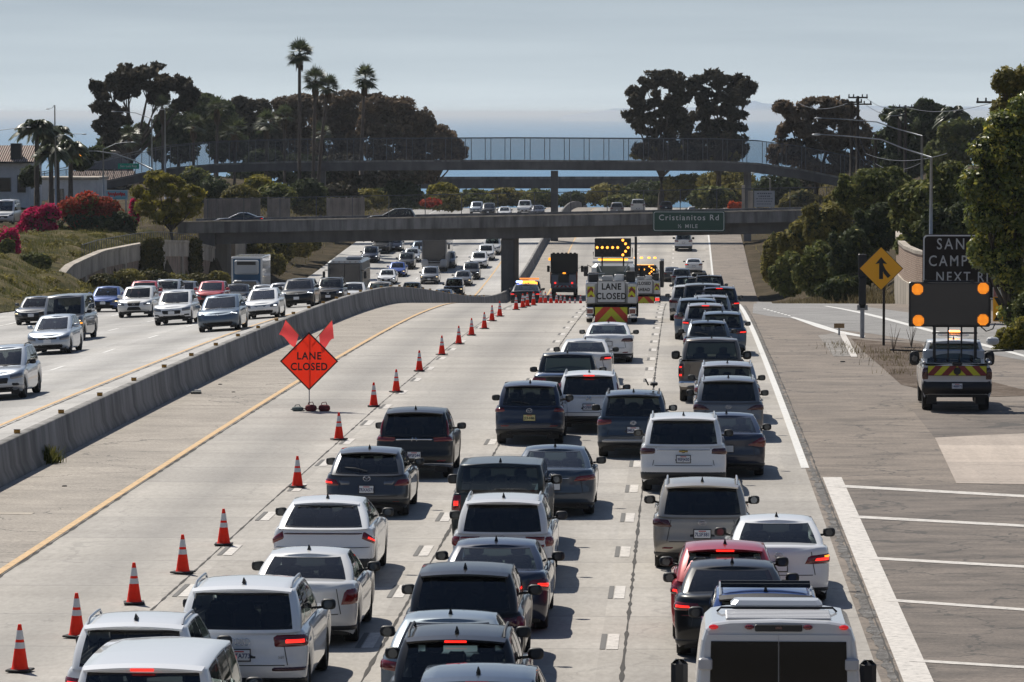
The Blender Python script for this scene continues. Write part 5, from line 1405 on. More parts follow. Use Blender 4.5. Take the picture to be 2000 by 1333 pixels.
# lane 3
rear('suv', 'suv', 1237, 757, SLATE, 'slate blue suv with roof rails and bike rack arm on its roof', 'suv', lamps=lambda hw, z: [[(hw*.60, z-.14), (hw*1.25, z-.22), (hw*1.22, z-.03), (hw*.62, z-.03)]], P=dict(L=4.6, W=1.855, H=1.70, rail_mat=BLACK, glass_r=glass_mat('rear_tint', (.50, .53, .51), .06)), emblem=(.92, 'oval3'), plate_z=.74, plate_text='8MEA071', bumper=(.24, .44, DARK), garnish=[([(-.88, .40), (.88, .40), (.84, .50), (-.84, .50)], SILVER)], reflect=0)
rear('suv', 'suv', 1335, 800, WHITE, 'big white suv with gold cross badge in the right lane', 'suv', lamps=lambda hw, z: [[(hw*.66, z-.17), (hw*1.25, z-.21), (hw*1.22, z-.03), (hw*.68, z-.04), RED_DIM]], P=dict(glass_r=GLASS_P, L=5.18, W=1.99, H=1.79, rail_mat=SILVER), emblem=(.98, 'bow'), plate_z=.80, plate_text='9EFJ430', bumper=(.30, .50, DARK), garnish=[([(-.64, .995), (.64, .995), (.64, 1.02), (-.64, 1.02)], CHROME)], reflect=0)
rear('sedan', 'sedan', 1420, 803, NAVY, 'dark blue sedan half hidden beside the big white suv', 'sedan', lamps=lambda hw, z: [[(hw*.50, z-.22), (hw*1.10, z-.30), (hw*1.35, z-.02), (hw*.95, z-.01)]], P=dict(L=4.65, W=1.865, H=1.48, glass_r=GLASS_M), bumper=(.25, .36, DARK), reflect=0, exhaust=1)
rear('sedan', 'sedan', 1080, 866, SLATE, 'blue grey luxury sedan with a light interior sunshade', 'sedan', lamps=lambda hw, z: [[(hw*.48, z-.20), (hw*1.22, z-.17), (hw*1.34, z-.03), (hw*.58, z-.08)]], P=dict(L=4.86, W=1.82, H=1.45, glass_r=GLASS_L), emblem=(.93, 'oval'), bumper=(.24, .33, DARK), garnish=[([(-.36, .845), (.36, .845), (.36, .87), (-.36, .87)], CHROME)], exhaust=2, reflect=0)
A = rear('suv', 'suv', 976, 888, GREEN, 'boxy dark green off roader with vertical tail lamps', 'suv', lamps=lambda hw, z: [[(hw*.80, z-.36), (hw*1.02, z-.36), (hw*1.02, z-.02), (hw*.80, z-.02)]], P=dict(L=4.6, W=1.93, H=1.84, rc=(.20, .14), inr=[(0, .10), (.2, .03), (.4, .03), (1, .05)], gb=(.012, .69), gt=(.035, .58), tum=.13, spoiler=0, rails=False, zt=[(0, 1.12), (.5, 1.12), (.62, 1.10), (.70, 1.10), (.92, 1.05), (1, .9)], mirror=(.12, .06, .10), rdrop=.01, glass_r=GLASS_M), lit=((0, -1),), plate=False, reflect=0, tailgate=False, wiper=False)
rear('station_wagon', 'suv', 981, 955, PEARL, 'pale wagon with forked tail lamps and thick roof rail ends', 'station wagon', lamps=lambda hw, z: [[(hw*.88, z-.24), (hw*1.25, z-.22), (hw*1.24, z-.04), (hw*.90, z-.04)], [(hw*.50, z-.08), (hw*.88, z-.12), (hw*.90, z-.04), (hw*.44, z-.035)], [(hw*.70, z-.24), (hw*.88, z-.24), (hw*.88, z-.18), (hw*.72, z-.19)]], P=dict(glass_r=GLASS_P, L=4.86, W=1.855, H=1.65, rail_mat=SILVER), emblem=(.93, 'oval'), plate_z=.70, bumper=(.28, .45, DARK), reflect=.42)
rear('sedan', 'sedan', 962, 1045, NAVY, 'dark blue sedan with blue rear glass ahead of the black suv', 'sedan', lamps=lambda hw, z: [[(hw*.62, z-.20), (hw*1.20, z-.30), (hw*1.30, z-.06), (hw*.70, z-.06), RED_DIM]], lit=((0, 1),), P=dict(L=4.9, W=1.86, H=1.45, gt=(.25, .52), glass_r=GLASS_L), reflect=0)
rear('suv', 'suv', 905, 1088, BLK, 'black suv with oval badge and clear red tail lamps in the middle lane', 'suv', lamps=lambda hw, z: [[(hw*.40, z-.12), (hw*.95, z-.20), (hw*.95, z-.04), (hw*.42, z-.05), RED_DIM], [(hw*.92, z-.26), (hw*1.28, z-.26), (hw*1.25, z-.01), (hw*.94, z-.03)]], P=dict(glass_r=GLASS_P, L=4.6, W=1.845, H=1.70, rails=False), emblem=(.88, 'oval3'), plate_z=.66, reflect=.44, wiper=False)
rear('sedan', 'sedan', 868, 1186, paint((.24, .29, .33), .4), 'silver blue car whose roof shows between two black suvs', 'sedan', P=dict(H=1.47), reflect=0)
rear('suv', 'suv', 888, 1207, BLK, 'black suv with lit roof brake lamp and glowing round left lamp', 'suv', lamps=lambda hw, z: [[(hw*.55, z-.26), (hw*1.26, z-.26), (hw*1.22, z-.06), (hw*.72, z-.10)]], lit=((0, -1),), P=dict(L=4.55, W=1.84, H=1.66, rail_mat=BLACK), stop='on', plate=False, reflect=0, wiper=False)
rear('suv', 'suv', 930, 1283, SLATE, 'blue suv roof with red brake lamp cut by the bottom edge in the middle lane', 'suv', P=dict(L=4.45, H=1.62, rails=False), stop='on', plate=False, reflect=0, wiper=False)
# lane 4
rear('suv', 'suv', 1372, 925, TAN, 'champagne suv with dark roof rails and licence plate in the right lane', 'suv', lamps=lambda hw, z: [[(hw*.60, z-.20), (hw*1.20, z-.17), (hw*1.28, z-.02), (hw*.72, z-.04), RED_DIM]], P=dict(L=4.77, W=1.885, H=1.69, glass_r=GLASS_P), emblem=(.93, 'oval'), plate_z=.72, plate_text='7LSF381', bumper=(.26, .36, DARK), reflect=.42, wiper=False)
rear('sedan', 'sedan', 1520, 1000, WHITE, 'white sedan with orange turn signal flashing at the lane edge', 'sedan', lamps=lambda hw, z: [[(hw*.50, z-.26), (hw*1.24, z-.26), (hw*1.26, z-.06), (hw*.60, z-.10)], [(hw*.88, z-.155), (hw*1.12, z-.155), (hw*1.14, z-.09), (hw*.92, z-.10), AMBER_ON]], lit=((0, 1),), P=dict(L=4.85, W=1.83, H=1.46, gt=(.27, .52), glass_r=GLASS_D), emblem=(.9, 'oval'), plate_z=.70, bumper=(.24, .32, DARK), reflect=0)
rear('hatchback', 'hatch', 1417, 1048, RED, 'red hatchback with lit brake lamps in the right lane', 'hatchback', lit=(0,), P=dict(L=4.2, W=1.80, H=1.57, cl=.19), stop='on')
rear('sedan', 'sedan', 1432, 1086, BLK, 'glossy black sedan behind the red hatchback', 'sedan', lamps=lambda hw, z: [[(hw*.55, z-.18), (hw*1.24, z-.20), (hw*1.24, z-.04), (hw*.60, z-.06)]], lit=((0, -1),), P=dict(L=4.9, W=1.86, H=1.45, gt=(.25, .52), glass_r=GLASS_P), reflect=0, bumper=(.24, .34, DARK), garnish=[([(-.9, .72), (.9, .72), (.9, .735), (-.9, .735)], RED_OFF)])
A = rear('suv', 'suv', 1497, 1130, BLUE, 'blue suv with pale roof rails and black two bar roof spoiler', 'suv', P=dict(L=4.6, W=1.87, H=1.70, rail_mat=SILVER, spoiler=.16, spoiler_mat=BLACK), plate=False, reflect=0, wiper=False)
# the queue further up lane 4
rear('suv', 'suv', 1423, 730, GREY, 'silver grey luxury suv with wide tail lamps in the right lane', 'suv', lamps=lambda hw, z: [[(hw*.48, z-.20), (hw*1.24, z-.22), (hw*1.22, z-.04), (hw*.78, z-.05), RED_DIM]], P=dict(glass_r=GLASS_P, L=4.89, W=1.895, H=1.70, rail_mat=SILVER), emblem=(.93, 'oval'), plate_z=.68, bumper=(.26, .34, DARK), reflect=0, wiper=False)
rear('suv', 'suv', 1421, 702, SILVER, 'silver suv with ribbed roof and roof rails just ahead of the grey one', 'suv', P=dict(L=4.8, W=1.9, H=1.72, rail_mat=SILVER), reflect=0)
rear('pickup_truck', 'pickup', 1391, 659, BRONZE, 'bronze pickup truck with two lit square lamps at its left corner', 'pickup truck', lamps=lambda hw, z: [[(hw*.86, z-.58), (hw*1.06, z-.58), (hw*1.06, z-.06), (hw*.86, z-.06), RED_DIM], [(hw*.88, z-.26), (hw*1.04, z-.26), (hw*1.04, z-.10), (hw*.88, z-.10)], [(hw*.88, z-.54), (hw*1.04, z-.54), (hw*1.04, z-.32), (hw*.88, z-.32)]], lit=((1, -1), (2, -1)), P=dict(L=5.88, W=2.06, H=1.92, bed=(.012, .37), mirror=(.14, .07, .14), glass_r=GLASS_M, wr=.42), bumper=(.50, .68, CHROME), plate=False, tailgate=True, seam_z=.74, reflect=0)
rear('hatchback', 'hatch', 1383, 624, SLATE, 'dark blue hatchback with small rear wiper ahead of the bronze pickup', 'hatchback', P=dict(L=4.4, W=1.80, H=1.56, rails=True), wiper=True, reflect=0)
rear('suv', 'suv', 1411, 606, STEELB, 'steel blue suv with red lamp on the right of the queue', 'suv', lit=((0, 1),), P=dict(L=4.6, W=1.85, H=1.66, rails=True, rail_mat=STEELB), reflect=0)
rear('suv', 'suv', 1378, 590, SILVER, 'silver suv with lit left lamp and lit roof lamp in the queue', 'suv', lit=((0, -1),), stop='on', P=dict(H=1.68, rail_mat=BLACK), reflect=0)
rear('suv', 'suv', 1362, 580, STEELB, 'teal blue suv at the left edge of the queue before the crest', 'suv', P=dict(L=4.8, W=1.92, H=1.72, rail_mat=SILVER), reflect=0)
rear('suv', 'suv', 1389, 574, SILVER, 'silver suv with black cross bars on its roof at the crest', 'suv', P=dict(H=1.70, rail_mat=BLACK), reflect=0)
rear('suv', 'suv', 1405, 558, NAVY, 'navy suv with bright red roof lamp and lit right lamp near the crest', 'suv', lit=((0, 1),), stop='on', P=dict(H=1.68), reflect=0)
rear('minivan', 'van', 1373, 552, FLINT, 'dark brown minivan in the queue beyond the crest', 'minivan', P=dict(H=1.80, L=5.1), reflect=0)
rear('suv', 'suv', 1346, 555, PEARL, 'white suv at the left of the queue beyond the crest', 'suv', P=dict(H=1.68), reflect=0)
rear('suv', 'suv', 1385, 540, BLK, 'black suv in the dip of the road ahead of the crest', 'suv', P=dict(H=1.78, L=5.0, W=1.98), reflect=0, y0=262)
A = rear('suv', 'suv', 1366, 541, WHITE, 'white suv carrying a black roof box in the dip', 'suv', P=dict(H=1.68), reflect=0, y0=262)
b = MB(); b.box((0, -.2, 1.80), (.95, 1.9, .26), bev=.08); b.build('roof_box', BLACK, A['root'])
rear('suv', 'suv', 1343, 541, NAVY, 'dark blue suv left of the car with the roof box', 'suv', P=dict(H=1.70), reflect=0, y0=262)
rear('suv', 'suv', 1331, 523, GREY, 'grey pickup like suv far down the queue under the bridge', 'suv', P=dict(H=1.75, W=1.95, rails=False), reflect=0, y0=300)
rear('sedan', 'sedan', 1312, 521, DGREY, 'dark grey sedan leftmost at the far end of the queue', 'sedan', reflect=0, y0=300)
rear('sedan', 'sedan', 1355, 504, WHITE, 'white sedan driving off alone beyond the queue', 'sedan', lit=((0, -1),), reflect=0, y0=300)
rear('pickup_truck', 'pickup', 1335, 456, WHITE, 'white pickup truck driving under the green road sign', 'pickup truck', P=dict(bed=(.012, .37), mirror=(.14, .07, .14)), bumper=(.4, .62, DARK), reflect=0, y0=330)
# roof bike arm of the slate suv
for o in list(COL.objects):
    if o.get('label', '').startswith('slate blue suv with roof rails'):
        b = MB(); b.tube([(.52, -1.35, 1.80), (.52, -.4, 1.84), (.52, .5, 1.82)], .03, 6); b.box((.52, -1.15, 1.86), (.20, .28, .08), bev=.02); b.tube([(.38, -1.2, 1.83), (.30, -1.25, 2.0)], .02, 5)
        b.build('roof_rack_arm', BLACK, o)
    if o.get('label', '').startswith('blue suv with pale roof rails'):
        for yy, zz in ((-1.55, 1.76), (-1.25, 1.77)):
            b = MB(); b.tube([(-.66, yy, zz), (.66, yy, zz)], .035, 6); b.build('roof_bar', BLACK, o)
    if o.get('label', '').startswith('silver suv with black cross bars'):
        for yy in (-.6, .5):
            b = MB(); b.tube([(-.62, yy, 1.80), (.62, yy, 1.80)], .03, 6); b.build('roof_bar', BLACK, o)

# ---------------- the opposite carriageway, facing the camera
GLASS_W = glass_mat('windscreen_glass', (.20, .27, .26), .015)
def opp(name, kind, xc, ytop, body, label, cat, lamp=None, lit=False, P=None, grille=None, y0=0, plate=True, lower=True, warm=False, extra=None, fogs=None, bumper=None, lod=None, plate_z=None, d=None):
    P = dict(P or {}); P.setdefault('glass_f', GLASS_W); P.setdefault('mirror_mat', body); P.setdefault('fin', False); P.setdefault('rails', False)
    A = car(name, kind, xc, ytop, body, label, cat, P, True, GR_O, y0=y0, lod=lod, d=d)
    hw = A['hw']; zf = float(A['ZT'](A['L']/2 - .25))
    if lamp is None: lamp = [(hw*.54, zf - .27), (hw*1.14, zf - .23), (hw*1.24, zf - .05), (hw*.57, zf - .12)]
    elif callable(lamp): lamp = lamp(hw, zf)
    if grille is None: grille = [([(-hw*.46, zf - .40), (hw*.46, zf - .40), (hw*.56, zf - .19), (-hw*.56, zf - .19)], BLACK)]
    elif callable(grille): grille = grille(hw, zf)
    lw = [(-hw*.70, .23 + A['D']['cl'] - .17), (hw*.70, .23 + A['D']['cl'] - .17), (hw*.80, .42 + A['D']['cl'] - .17), (-hw*.80, .42 + A['D']['cl'] - .17)] if lower else None
    front_dress(A, lamp, lit, grille, lw, plate, plate_z, bumper, fogs, extra(hw, zf) if callable(extra) else extra, warm=warm)
    return A
opp('suv', 'suv', -8, 677, ICE, 'silver suv with black roof rails leaving the left edge of the frame', 'suv', P=dict(L=4.6, W=1.82, H=1.70, rails=True, rail_mat=BLACK, glass_f=GLASS_M, mirror_mat=BLACK), bumper=(.32, .50, SILVER), fogs=[(.55, .42), (.85, .42), (.85, .54), (.55, .56)])
opp('hatchback', 'hatch', 94, 616, ICE, 'pale blue silver hatchback with dark slotted bumper nearest the median on the left', 'hatchback', P=dict(L=4.6, W=1.77, H=1.575, glass_f=GLASS_M, gt=(.08, .44)), lower=True, grille=lambda hw, z: [([(-hw*.42, z-.22), (hw*.42, z-.22), (hw*.5, z-.13), (-hw*.5, z-.13)], BLACK)])
opp('van', 'van', 118, 575, GREY, 'tall grey passenger van with one lit headlamp behind the pale hatchback', 'van', P=dict(L=5.4, W=2.02, H=2.08, zt=[(0, 1.10), (.5, 1.10), (.70, 1.10), (.76, 1.09), (.94, 1.04), (1, .86)], gb=(.01, .76), gt=(.04, .63), glass_f=GLASS_D, mirror_mat=BLACK), lit=-1, warm=True, extra=lambda hw, z: [([(hw*.62, z-.34), (hw*1.12, z-.32), (hw*1.12, z-.25), (hw*.62, z-.26)], AMBER_OFF), ([(-hw*1.12, z-.32), (-hw*.62, z-.34), (-hw*.62, z-.26), (-hw*1.12, z-.25)], AMBER_ON)], bumper=(.34, .52, BLACK))
opp('sedan', 'sedan', 61, 579, DGREY, 'dark grey sedan behind the tall van at the grassy bank', 'sedan', lit=1, warm=True, P=dict(H=1.45))
opp('sedan', 'sedan', 201, 566, BLUE, 'blue sports sedan with hood scoop and both headlamps lit', 'sedan', lit=True, warm=True, P=dict(L=4.65, W=1.80, H=1.47), extra=None, d=243)
o_ = COL.objects[-1]
opp('suv', 'suv', 262, 561, PEARL, 'white luxury suv with large dark spindle grille', 'suv', lit=True, P=dict(L=4.66, W=1.865, H=1.65), grille=lambda hw, z: [([(-.44, .36), (.44, .36), (.30, z - .30), (-.30, z - .30)], BLACK), ([(-.30, z - .30), (.30, z - .30), (.40, z - .04), (-.40, z - .04)], BLACK)], lower=False, plate=False, bumper=(.24, .32, DARK), d=229)
opp('suv', 'suv', 273, 557, RED, 'red suv with roof rack mostly hidden behind the white luxury suv', 'suv', P=dict(rails=True, rail_mat=BLACK, H=1.72), d=251)
opp('suv', 'suv', 336, 567, WHITE, 'white suv with dark bumper ends in front of two silver suvs', 'suv', P=dict(L=4.6, W=1.855, H=1.68, glass_f=GLASS_M), lit=False, bumper=(.28, .40, DARK), fogs=[(.62, .44), (.96, .44), (.96, .54), (.62, .52)], plate_z=.60)
opp('suv', 'suv', 320, 558, SILVER, 'silver suv with pale roof rails behind the white suv', 'suv', P=dict(rails=True, rail_mat=SILVER, H=1.72), d=272)
opp('suv', 'suv', 351, 549, GREY, 'grey suv furthest left in the second row of oncoming cars', 'suv', P=dict(H=1.74, W=1.9), d=284)
opp('suv', 'suv', 407, 552, RED, 'bright red suv among the oncoming cars', 'suv', lit=1, P=dict(H=1.62, W=1.84, glass_f=GLASS_M), d=264)
opp('sedan', 'sedan', 457, 556, BLK, 'black sedan between the red suv and the grey crossover', 'sedan', P=dict(H=1.46), d=279)
opp('suv', 'hatch', 509, 549, SILVER, 'silver crossover hidden behind the white hybrid hatchback', 'suv', P=dict(H=1.62, W=1.85), d=296)
opp('suv', 'hatch', 426, 576, STEELB, 'steel grey electric crossover with smooth grille free nose', 'suv', lamp=lambda hw, z: [(hw*.62, z - .14), (hw*1.12, z - .08), (hw*1.20, z + .02), (hw*.66, z - .06)], lit=True, P=dict(L=4.75, W=1.92, H=1.62, cl=.18, gb=(.02, .76), gt=(.12, .50), glass_f=GLASS_M), grille=[], plate=False)
opp('hatchback', 'hatch', 510, 567, WHITE, 'white hybrid hatchback right of the grey electric crossover', 'hatchback', P=dict(L=4.48, W=1.75, H=1.49, gb=(.02, .78), gt=(.20, .50), glass_f=GLASS_L), lit=True, grille=lambda hw, z: [([(-hw*.25, z-.22), (hw*.25, z-.22), (hw*.42, z-.12), (-hw*.42, z-.12)], STEELB)], d=211)
opp('suv', 'hatch', 580, 551, BLK, 'black electric crossover with white licence plate and bright headlamps', 'suv', lamp=lambda hw, z: [(hw*.62, z - .14), (hw*1.12, z - .08), (hw*1.20, z + .02), (hw*.66, z - .06)], lit=True, P=dict(L=4.75, W=1.92, H=1.62, cl=.18, gb=(.02, .76), gt=(.12, .50)), grille=[], plate=True, plate_z=.52, d=238)
opp('sedan', 'suv', 582, 548, PEARL, 'white car roof just showing over the black electric crossover', 'suv', P=dict(H=1.66), d=249)
opp('sedan', 'sedan', 543, 560, SILVER, 'small silver sedan squeezed between two nearer cars', 'sedan', P=dict(W=1.74), d=268)
opp('suv', 'suv', 641, 545, BLK, 'black suv with roof rails and one bright headlamp', 'suv', lit=-1, P=dict(L=4.6, W=1.815, H=1.73, rails=True, rail_mat=BLACK), d=263)
opp('sedan', 'sedan', 685, 550, PEARL, 'white sedan with one orange lit lamp behind the median barrier', 'sedan', lit=-1, warm=True, d=270)
opp('suv', 'suv', 737, 546, TAN, 'silver beige suv with dark grille beside the barrier', 'suv', P=dict(W=1.92, H=1.80), d=296)
opp('hatchback', 'hatch', 779, 560, WHITE, 'white hatchback sinking behind the barrier', 'hatchback', P=dict(glass_f=GLASS_L), d=328)
opp('sedan', 'sedan', 834, 562, NAVY, 'dark roofed sedan almost hidden by the barrier top', 'sedan', d=352)
opp('sedan', 'sedan', 864, 562, STEELB, 'blue grey sedan almost hidden by the barrier top', 'sedan', d=372)
opp('station_wagon', 'suv', 801, 543, ICE, 'pale silver wagon in the middle of the oncoming dip', 'station wagon', P=dict(H=1.55), d=400)
opp('sedan', 'sedan', 754, 526, WHITE, 'white sedan ahead of the blue car', 'sedan', lit=-1)
opp('sedan', 'sedan', 774, 512, COBALT, 'bright blue sedan with a yellow lit lamp', 'sedan', lit=True, warm=True)
opp('suv', 'suv', 791, 494, BLK, 'black suv left of the coach', 'suv', lit=1)
opp('sedan', 'sedan', 803, 485, SILVER, 'silver sedan close beside the coach', 'sedan', lit=-1)
opp('suv', 'suv', 721, 482, NAVY, 'dark suv with lit headlamps near the left shoulder', 'suv', lit=True)
opp('pickup_truck', 'pickup', 743, 461, BLK, 'black pickup truck coming out under the bridge', 'pickup truck', P=dict(bed=(.012, .37)))
opp('sedan', 'sedan', 769, 465, DGREY, 'dark sedan right of the black pickup under the bridge', 'sedan', lit=-1)
opp('sedan', 'sedan', 818, 471, STEELB, 'blue grey sedan half hidden by the coach', 'sedan')
opp('suv', 'suv', 872, 492, DGREY, 'dark suv hidden behind the right side of the coach', 'suv')
opp('suv', 'suv', 838, 521, GREY, 'dark grey suv with two warm headlamps in front of the coach', 'suv', lit=True, warm=True)
opp('sedan', 'sedan', 902, 529, FLINT, 'dark brown sedan with one warm headlamp near the barrier', 'sedan', lit=-1, warm=True)
opp('suv', 'suv', 885, 539, NAVY, 'navy suv with two lit lamps just above the barrier', 'suv', lit=True, warm=True, d=406)
opp('suv', 'suv', 918, 513, BLK, 'black suv with a violet lit headlamp in the inner lane', 'suv', lit=-1)
opp('suv', 'suv', 934, 492, WHITE, 'white suv first in the inner lane beside the yellow line', 'suv')
opp('suv', 'suv', 948, 478, PEARL, 'white suv second in the inner lane beside the yellow line', 'suv')
opp('pickup_truck', 'pickup', 960, 463, PEARL, 'white pickup truck partly behind the bridge pier', 'pickup truck', P=dict(bed=(.012, .37)))
# ---------------- far cars seen over the bridge parapet
FARZ = 430
for nm, kd, xc, yt, body, lab, ct, fr in (
    ('suv', 'suv', 930, 394, ICE, 'pale suv leftmost on the far hill beyond the bridge', 'suv', True),
    ('suv', 'suv', 953, 397, BLK, 'black windowed suv on the far hill beyond the bridge', 'suv', True),
    ('sedan', 'sedan', 984, 404, WHITE, 'white sedan small between suvs on the far hill', 'sedan', True),
    ('pickup_truck', 'pickup', 1024, 391, WHITE, 'white pickup truck facing the camera over the bridge parapet', 'pickup truck', True),
    ('sedan', 'sedan', 1050, 401, NAVY, 'dark sedan right of the white pickup on the far hill', 'sedan', True),
    ('suv', 'suv', 1205, 395, TAN, 'beige suv driving away over the bridge parapet', 'suv', False),
    ('pickup_truck', 'pickup', 1246, 389, PEARL, 'white pickup truck driving away over the bridge parapet', 'pickup truck', False),
    ('sedan', 'hatch', 1301, 393, BLK, 'black hatchback driving away above the green sign', 'hatchback', False),
    ('sedan', 'sedan', 1355, 403, WHITE, 'white car roof right of the black hatchback above the sign', 'sedan', False)):
    A = car(nm, kd, xc, yt, body, lab, ct, dict(rails=False), fr, GR_B, y0=FARZ)
    z = float(A['ZT'](-A['L']/2)); hw = A['hw']
    if not fr: rear_dress(A, [[(hw*.6, z-.2), (hw*1.2, z-.2), (hw*1.2, z-.03), (hw*.62, z-.05)]], reflect=0)
    else: front_dress(A, [(hw*.58, .62), (hw*1.14, .66), (hw*1.2, .78), (hw*.6, .72)], False, [([(-.4, .5), (.4, .5), (.45, .66), (-.45, .66)], BLACK)])
# ------------------------------------------------------------------ work vehicles, cones, roll-up sign
YEL = mat('fluoro_yellow', (.62, .60, .02), .45); ORR = mat('fluoro_red', (.62, .05, .02), .45); DRED = mat('chevron_dark_red', (.22, .02, .02), .45)
WHT = paint((.60, .61, .61)); TRK = mat('truck_grey_body', (.36, .37, .38), .45, 0, .4, noise=(2, .12)); SCREEN = mat('board_black', (.010, .009, .008), .4)
def chevrons(par, x0, x1, z0, z1, y, n, m1, m2, up=True, nm='chevron_stripes'):
    """inverted V stripes filling a rectangle on a panel facing -y"""
    b = MB(); b.add([(x0, y, z0), (x1, y, z0), (x1, y, z1), (x0, y, z1)], [(0, 1, 2, 3)]); base = b.build('chevron_panel', m1, par)
    b = MB(); h = z1 - z0; W_ = (x1 - x0)/2; xc = (x0 + x1)/2; p = W_*2/n
    def clip(poly, side):
        lo, hi = (x0, xc) if side < 0 else (xc, x1); out = poly
        for keep, bx in ((1, lo), (-1, hi)):
            res = []
            for i in range(len(out)):
                a, c = out[i], out[(i+1) % len(out)]; ia, ic = keep*(a[0]-bx) >= 0, keep*(c[0]-bx) >= 0
                if ia: res.append(a)
                if ia != ic: s = (bx - a[0])/(c[0] - a[0]); res.append((bx, a[1] + s*(c[1]-a[1])))
            out = res
            if not out: break
        return out
    sl = h*.95
    for k in range(-1, n + 2):
        for side in (-1, 1):
            xa = xc + side*(k*p) ; xb = xc + side*(k*p + p/2)
            q = clip([(xa, z1), (xb, z1), (xb + side*sl, z0), (xa + side*sl, z0)], side)
            if len(q) > 2:
                if sum(q[i][0]*q[(i+1) % len(q)][1] - q[(i+1) % len(q)][0]*q[i][1] for i in range(len(q))) < 0: q = q[::-1]
                b.add([(a, y - .004, c) for a, c in q], [tuple(range(len(q)))])
    b.build(nm, m2, base)
def lamps_on(par, pts, r, y, m, nm='arrow_lamp'):
    for x, z in pts:
        b = MB(); b.disc((x, y, z), r, (0, -1, 0), 12, .02); b.build(nm, m, par)
def truck_wheels(par, W_, ypos, r, dual=True):
    m1, m2 = wheel_meshes(r, .27, False)
    for y in ypos:
        for s in (-1, 1):
            for off in ((0, .32) if dual and y < 0 else (0,)):
                o = bpy.data.objects.new('wheel', m1); COL.objects.link(o); o.parent = par
                o.location = (s*(W_/2 - .16 - off), y, r); o.rotation_euler = (0, 0, 0 if s > 0 else math.pi)
                q = bpy.data.objects.new('rim', m2); COL.objects.link(q); q.parent = o
def crew_truck(name, loc, label, sign_lines, arrow, board_z, board_w, variant=0):
    o = empty(name, loc, 0, label, 'work truck')
    b = MB(); b.box((0, 4.4, .62), (2.2, 8.6, .3)); b.box((0, .1, .60), (1.7, .3, .35)); b.build('chassis', BLACK, o)
    b = MB(); b.box((0, 2.2, 1.40), (2.36, 4.4, 1.0), bev=.05); b.build('service_body', TRK, o)
    for k, (x, w_, h_, y) in enumerate(((-.85, .5, .42, .6), (-.2, .5, .25, 1.4), (.35, .45, .34, .8), (.88, .42, .5, .5), (.5, .8, .2, 2.6))):
        q = MB(); q.box((x, y, 1.9 + h_/2), (w_, .6, h_), bev=.03); q.build('tool_locker', (DARK, TRK, WHT, BLACK, DARK)[k], o)
    q = MB(); q.tube([(-1.05, .2, 1.9), (-1.05, .2, 2.25), (-.3, .2, 2.3)], .025, 6); q.build('side_rail', STEEL, o)
    for s in (-1, 1):
        d = MB(); d.box((s*.93, -.03, 1.40), (.40, .05, .92), bev=.02); dr = d.build('locker_door', WHT, o)
        h = MB(); h.tube([(s*.80, -.075, 1.35), (s*.80, -.075, 1.75)], .018, 6); h.build('handle', CHROME, dr)
        g = MB(); g.tube([(s*1.13, -.06, 1.0), (s*1.13, -.12, 1.2), (s*1.13, -.12, 1.8), (s*1.13, -.06, 2.0)], .02, 6); g.build('grab_rail', CHROME, o)
        chevrons(o, s*.93 - .17, s*.93 + .17, 1.22, 1.70, -.062, 1, DRED, YEL)
    cb = MB(); cb.box((0, 6.0, 1.75), (2.05, 2.4, 1.75), bev=.22); c_ = cb.build('cab', WHT, o)
    g = MB(); g.box((0, 4.79, 2.22), (1.55, .03, .50), bev=.01); g.build('cab_rear_window', M_WIN if variant else mat('cab_glass', (.10, .13, .13), .1, 0, .8), c_)
    r_ = MB(); r_.box((0, 4.45, 2.66), (1.9, .5, .10)); r_.build('headache_rack', WHT, o)
    for s in (-1, 1):
        t_ = MB(); t_.tube([(s*.55, 4.4, 2.2), (s*.75, 4.4, 2.7)], .03, 6); t_.build('rack_strut', WHT, o)
        m_ = MB(); m_.tube([(s*1.0, 6.9, 2.3), (s*1.25, 6.8, 2.45), (s*1.3, 6.8, 2.2)], .02, 6); m_.box((s*1.32, 6.78, 2.15), (.22, .08, .48), bev=.03); m_.build('wing_mirror', BLACK, o)
    # sign board
    sb = MB(); sb.box((0, -.10, 1.47), (1.26, .05, .98), bev=.02); so = sb.build('message_sign', SGN_W, o)
    for k, (tx, sz) in enumerate(sign_lines): text('sign_lettering', tx, sz, SGN_K, so, (0, -.13, 1.47 + .22*(len(sign_lines)-1) - .44*k), space=1.12, bold=.012, sx=.86)
    e = MB()
    for x in (-.635, .635): e.box((x, -.11, 1.47), (.02, .06, 1.0))
    for z in (.975, 1.965): e.box((0, -.11, z), (1.29, .06, .02))
    e.build('sign_frame', SGN_K, so)
    # chevron tail board and lamps
    tb_ = MB(); tb_.box((0, -.34, .42), (1.50, .05, .72)); tbo = tb_.build('tail_board', SGN_K, o)
    chevrons(tbo, -.74, .74, .07, .77, -.37, 2, YEL, ORR)
    for s in (-1, 1):
        lb = MB(); lb.box((s*.97, -.28, .60), (.34, .22, .34), bev=.03); lo = lb.build('lamp_box', CHROME, o)
        l2 = MB(); l2.box((s*.97, -.40, .58), (.27, .03, .20), bev=.01); l2.build('tail_lamp', RED_OFF if not variant else RED_ON, lo)
        bb = MB(); bb.box((s*.98, -.25, .32), (.40, .25, .14), bev=.05); bb.build('bumper', CHROME, o)
    # amber bar
    ab = MB(); ab.box((0, 4.4, 2.80), (1.40, .22, .13), bev=.03); ab.build('light_bar', AMBER_BRIGHT, o)
    for s in (-1, 1):
        a2 = MB(); a2.box((s*.25, 4.4, 2.725), (.5, .16, .025)); a2.build('bar_mount', STEEL, o)
    # arrow board
    H_ = .88 if not variant else .70
    bd = MB(); bd.box((0, 3.9, board_z), (board_w, .10, H_), bev=.02); bo = bd.build('arrow_board', SCREEN, o)
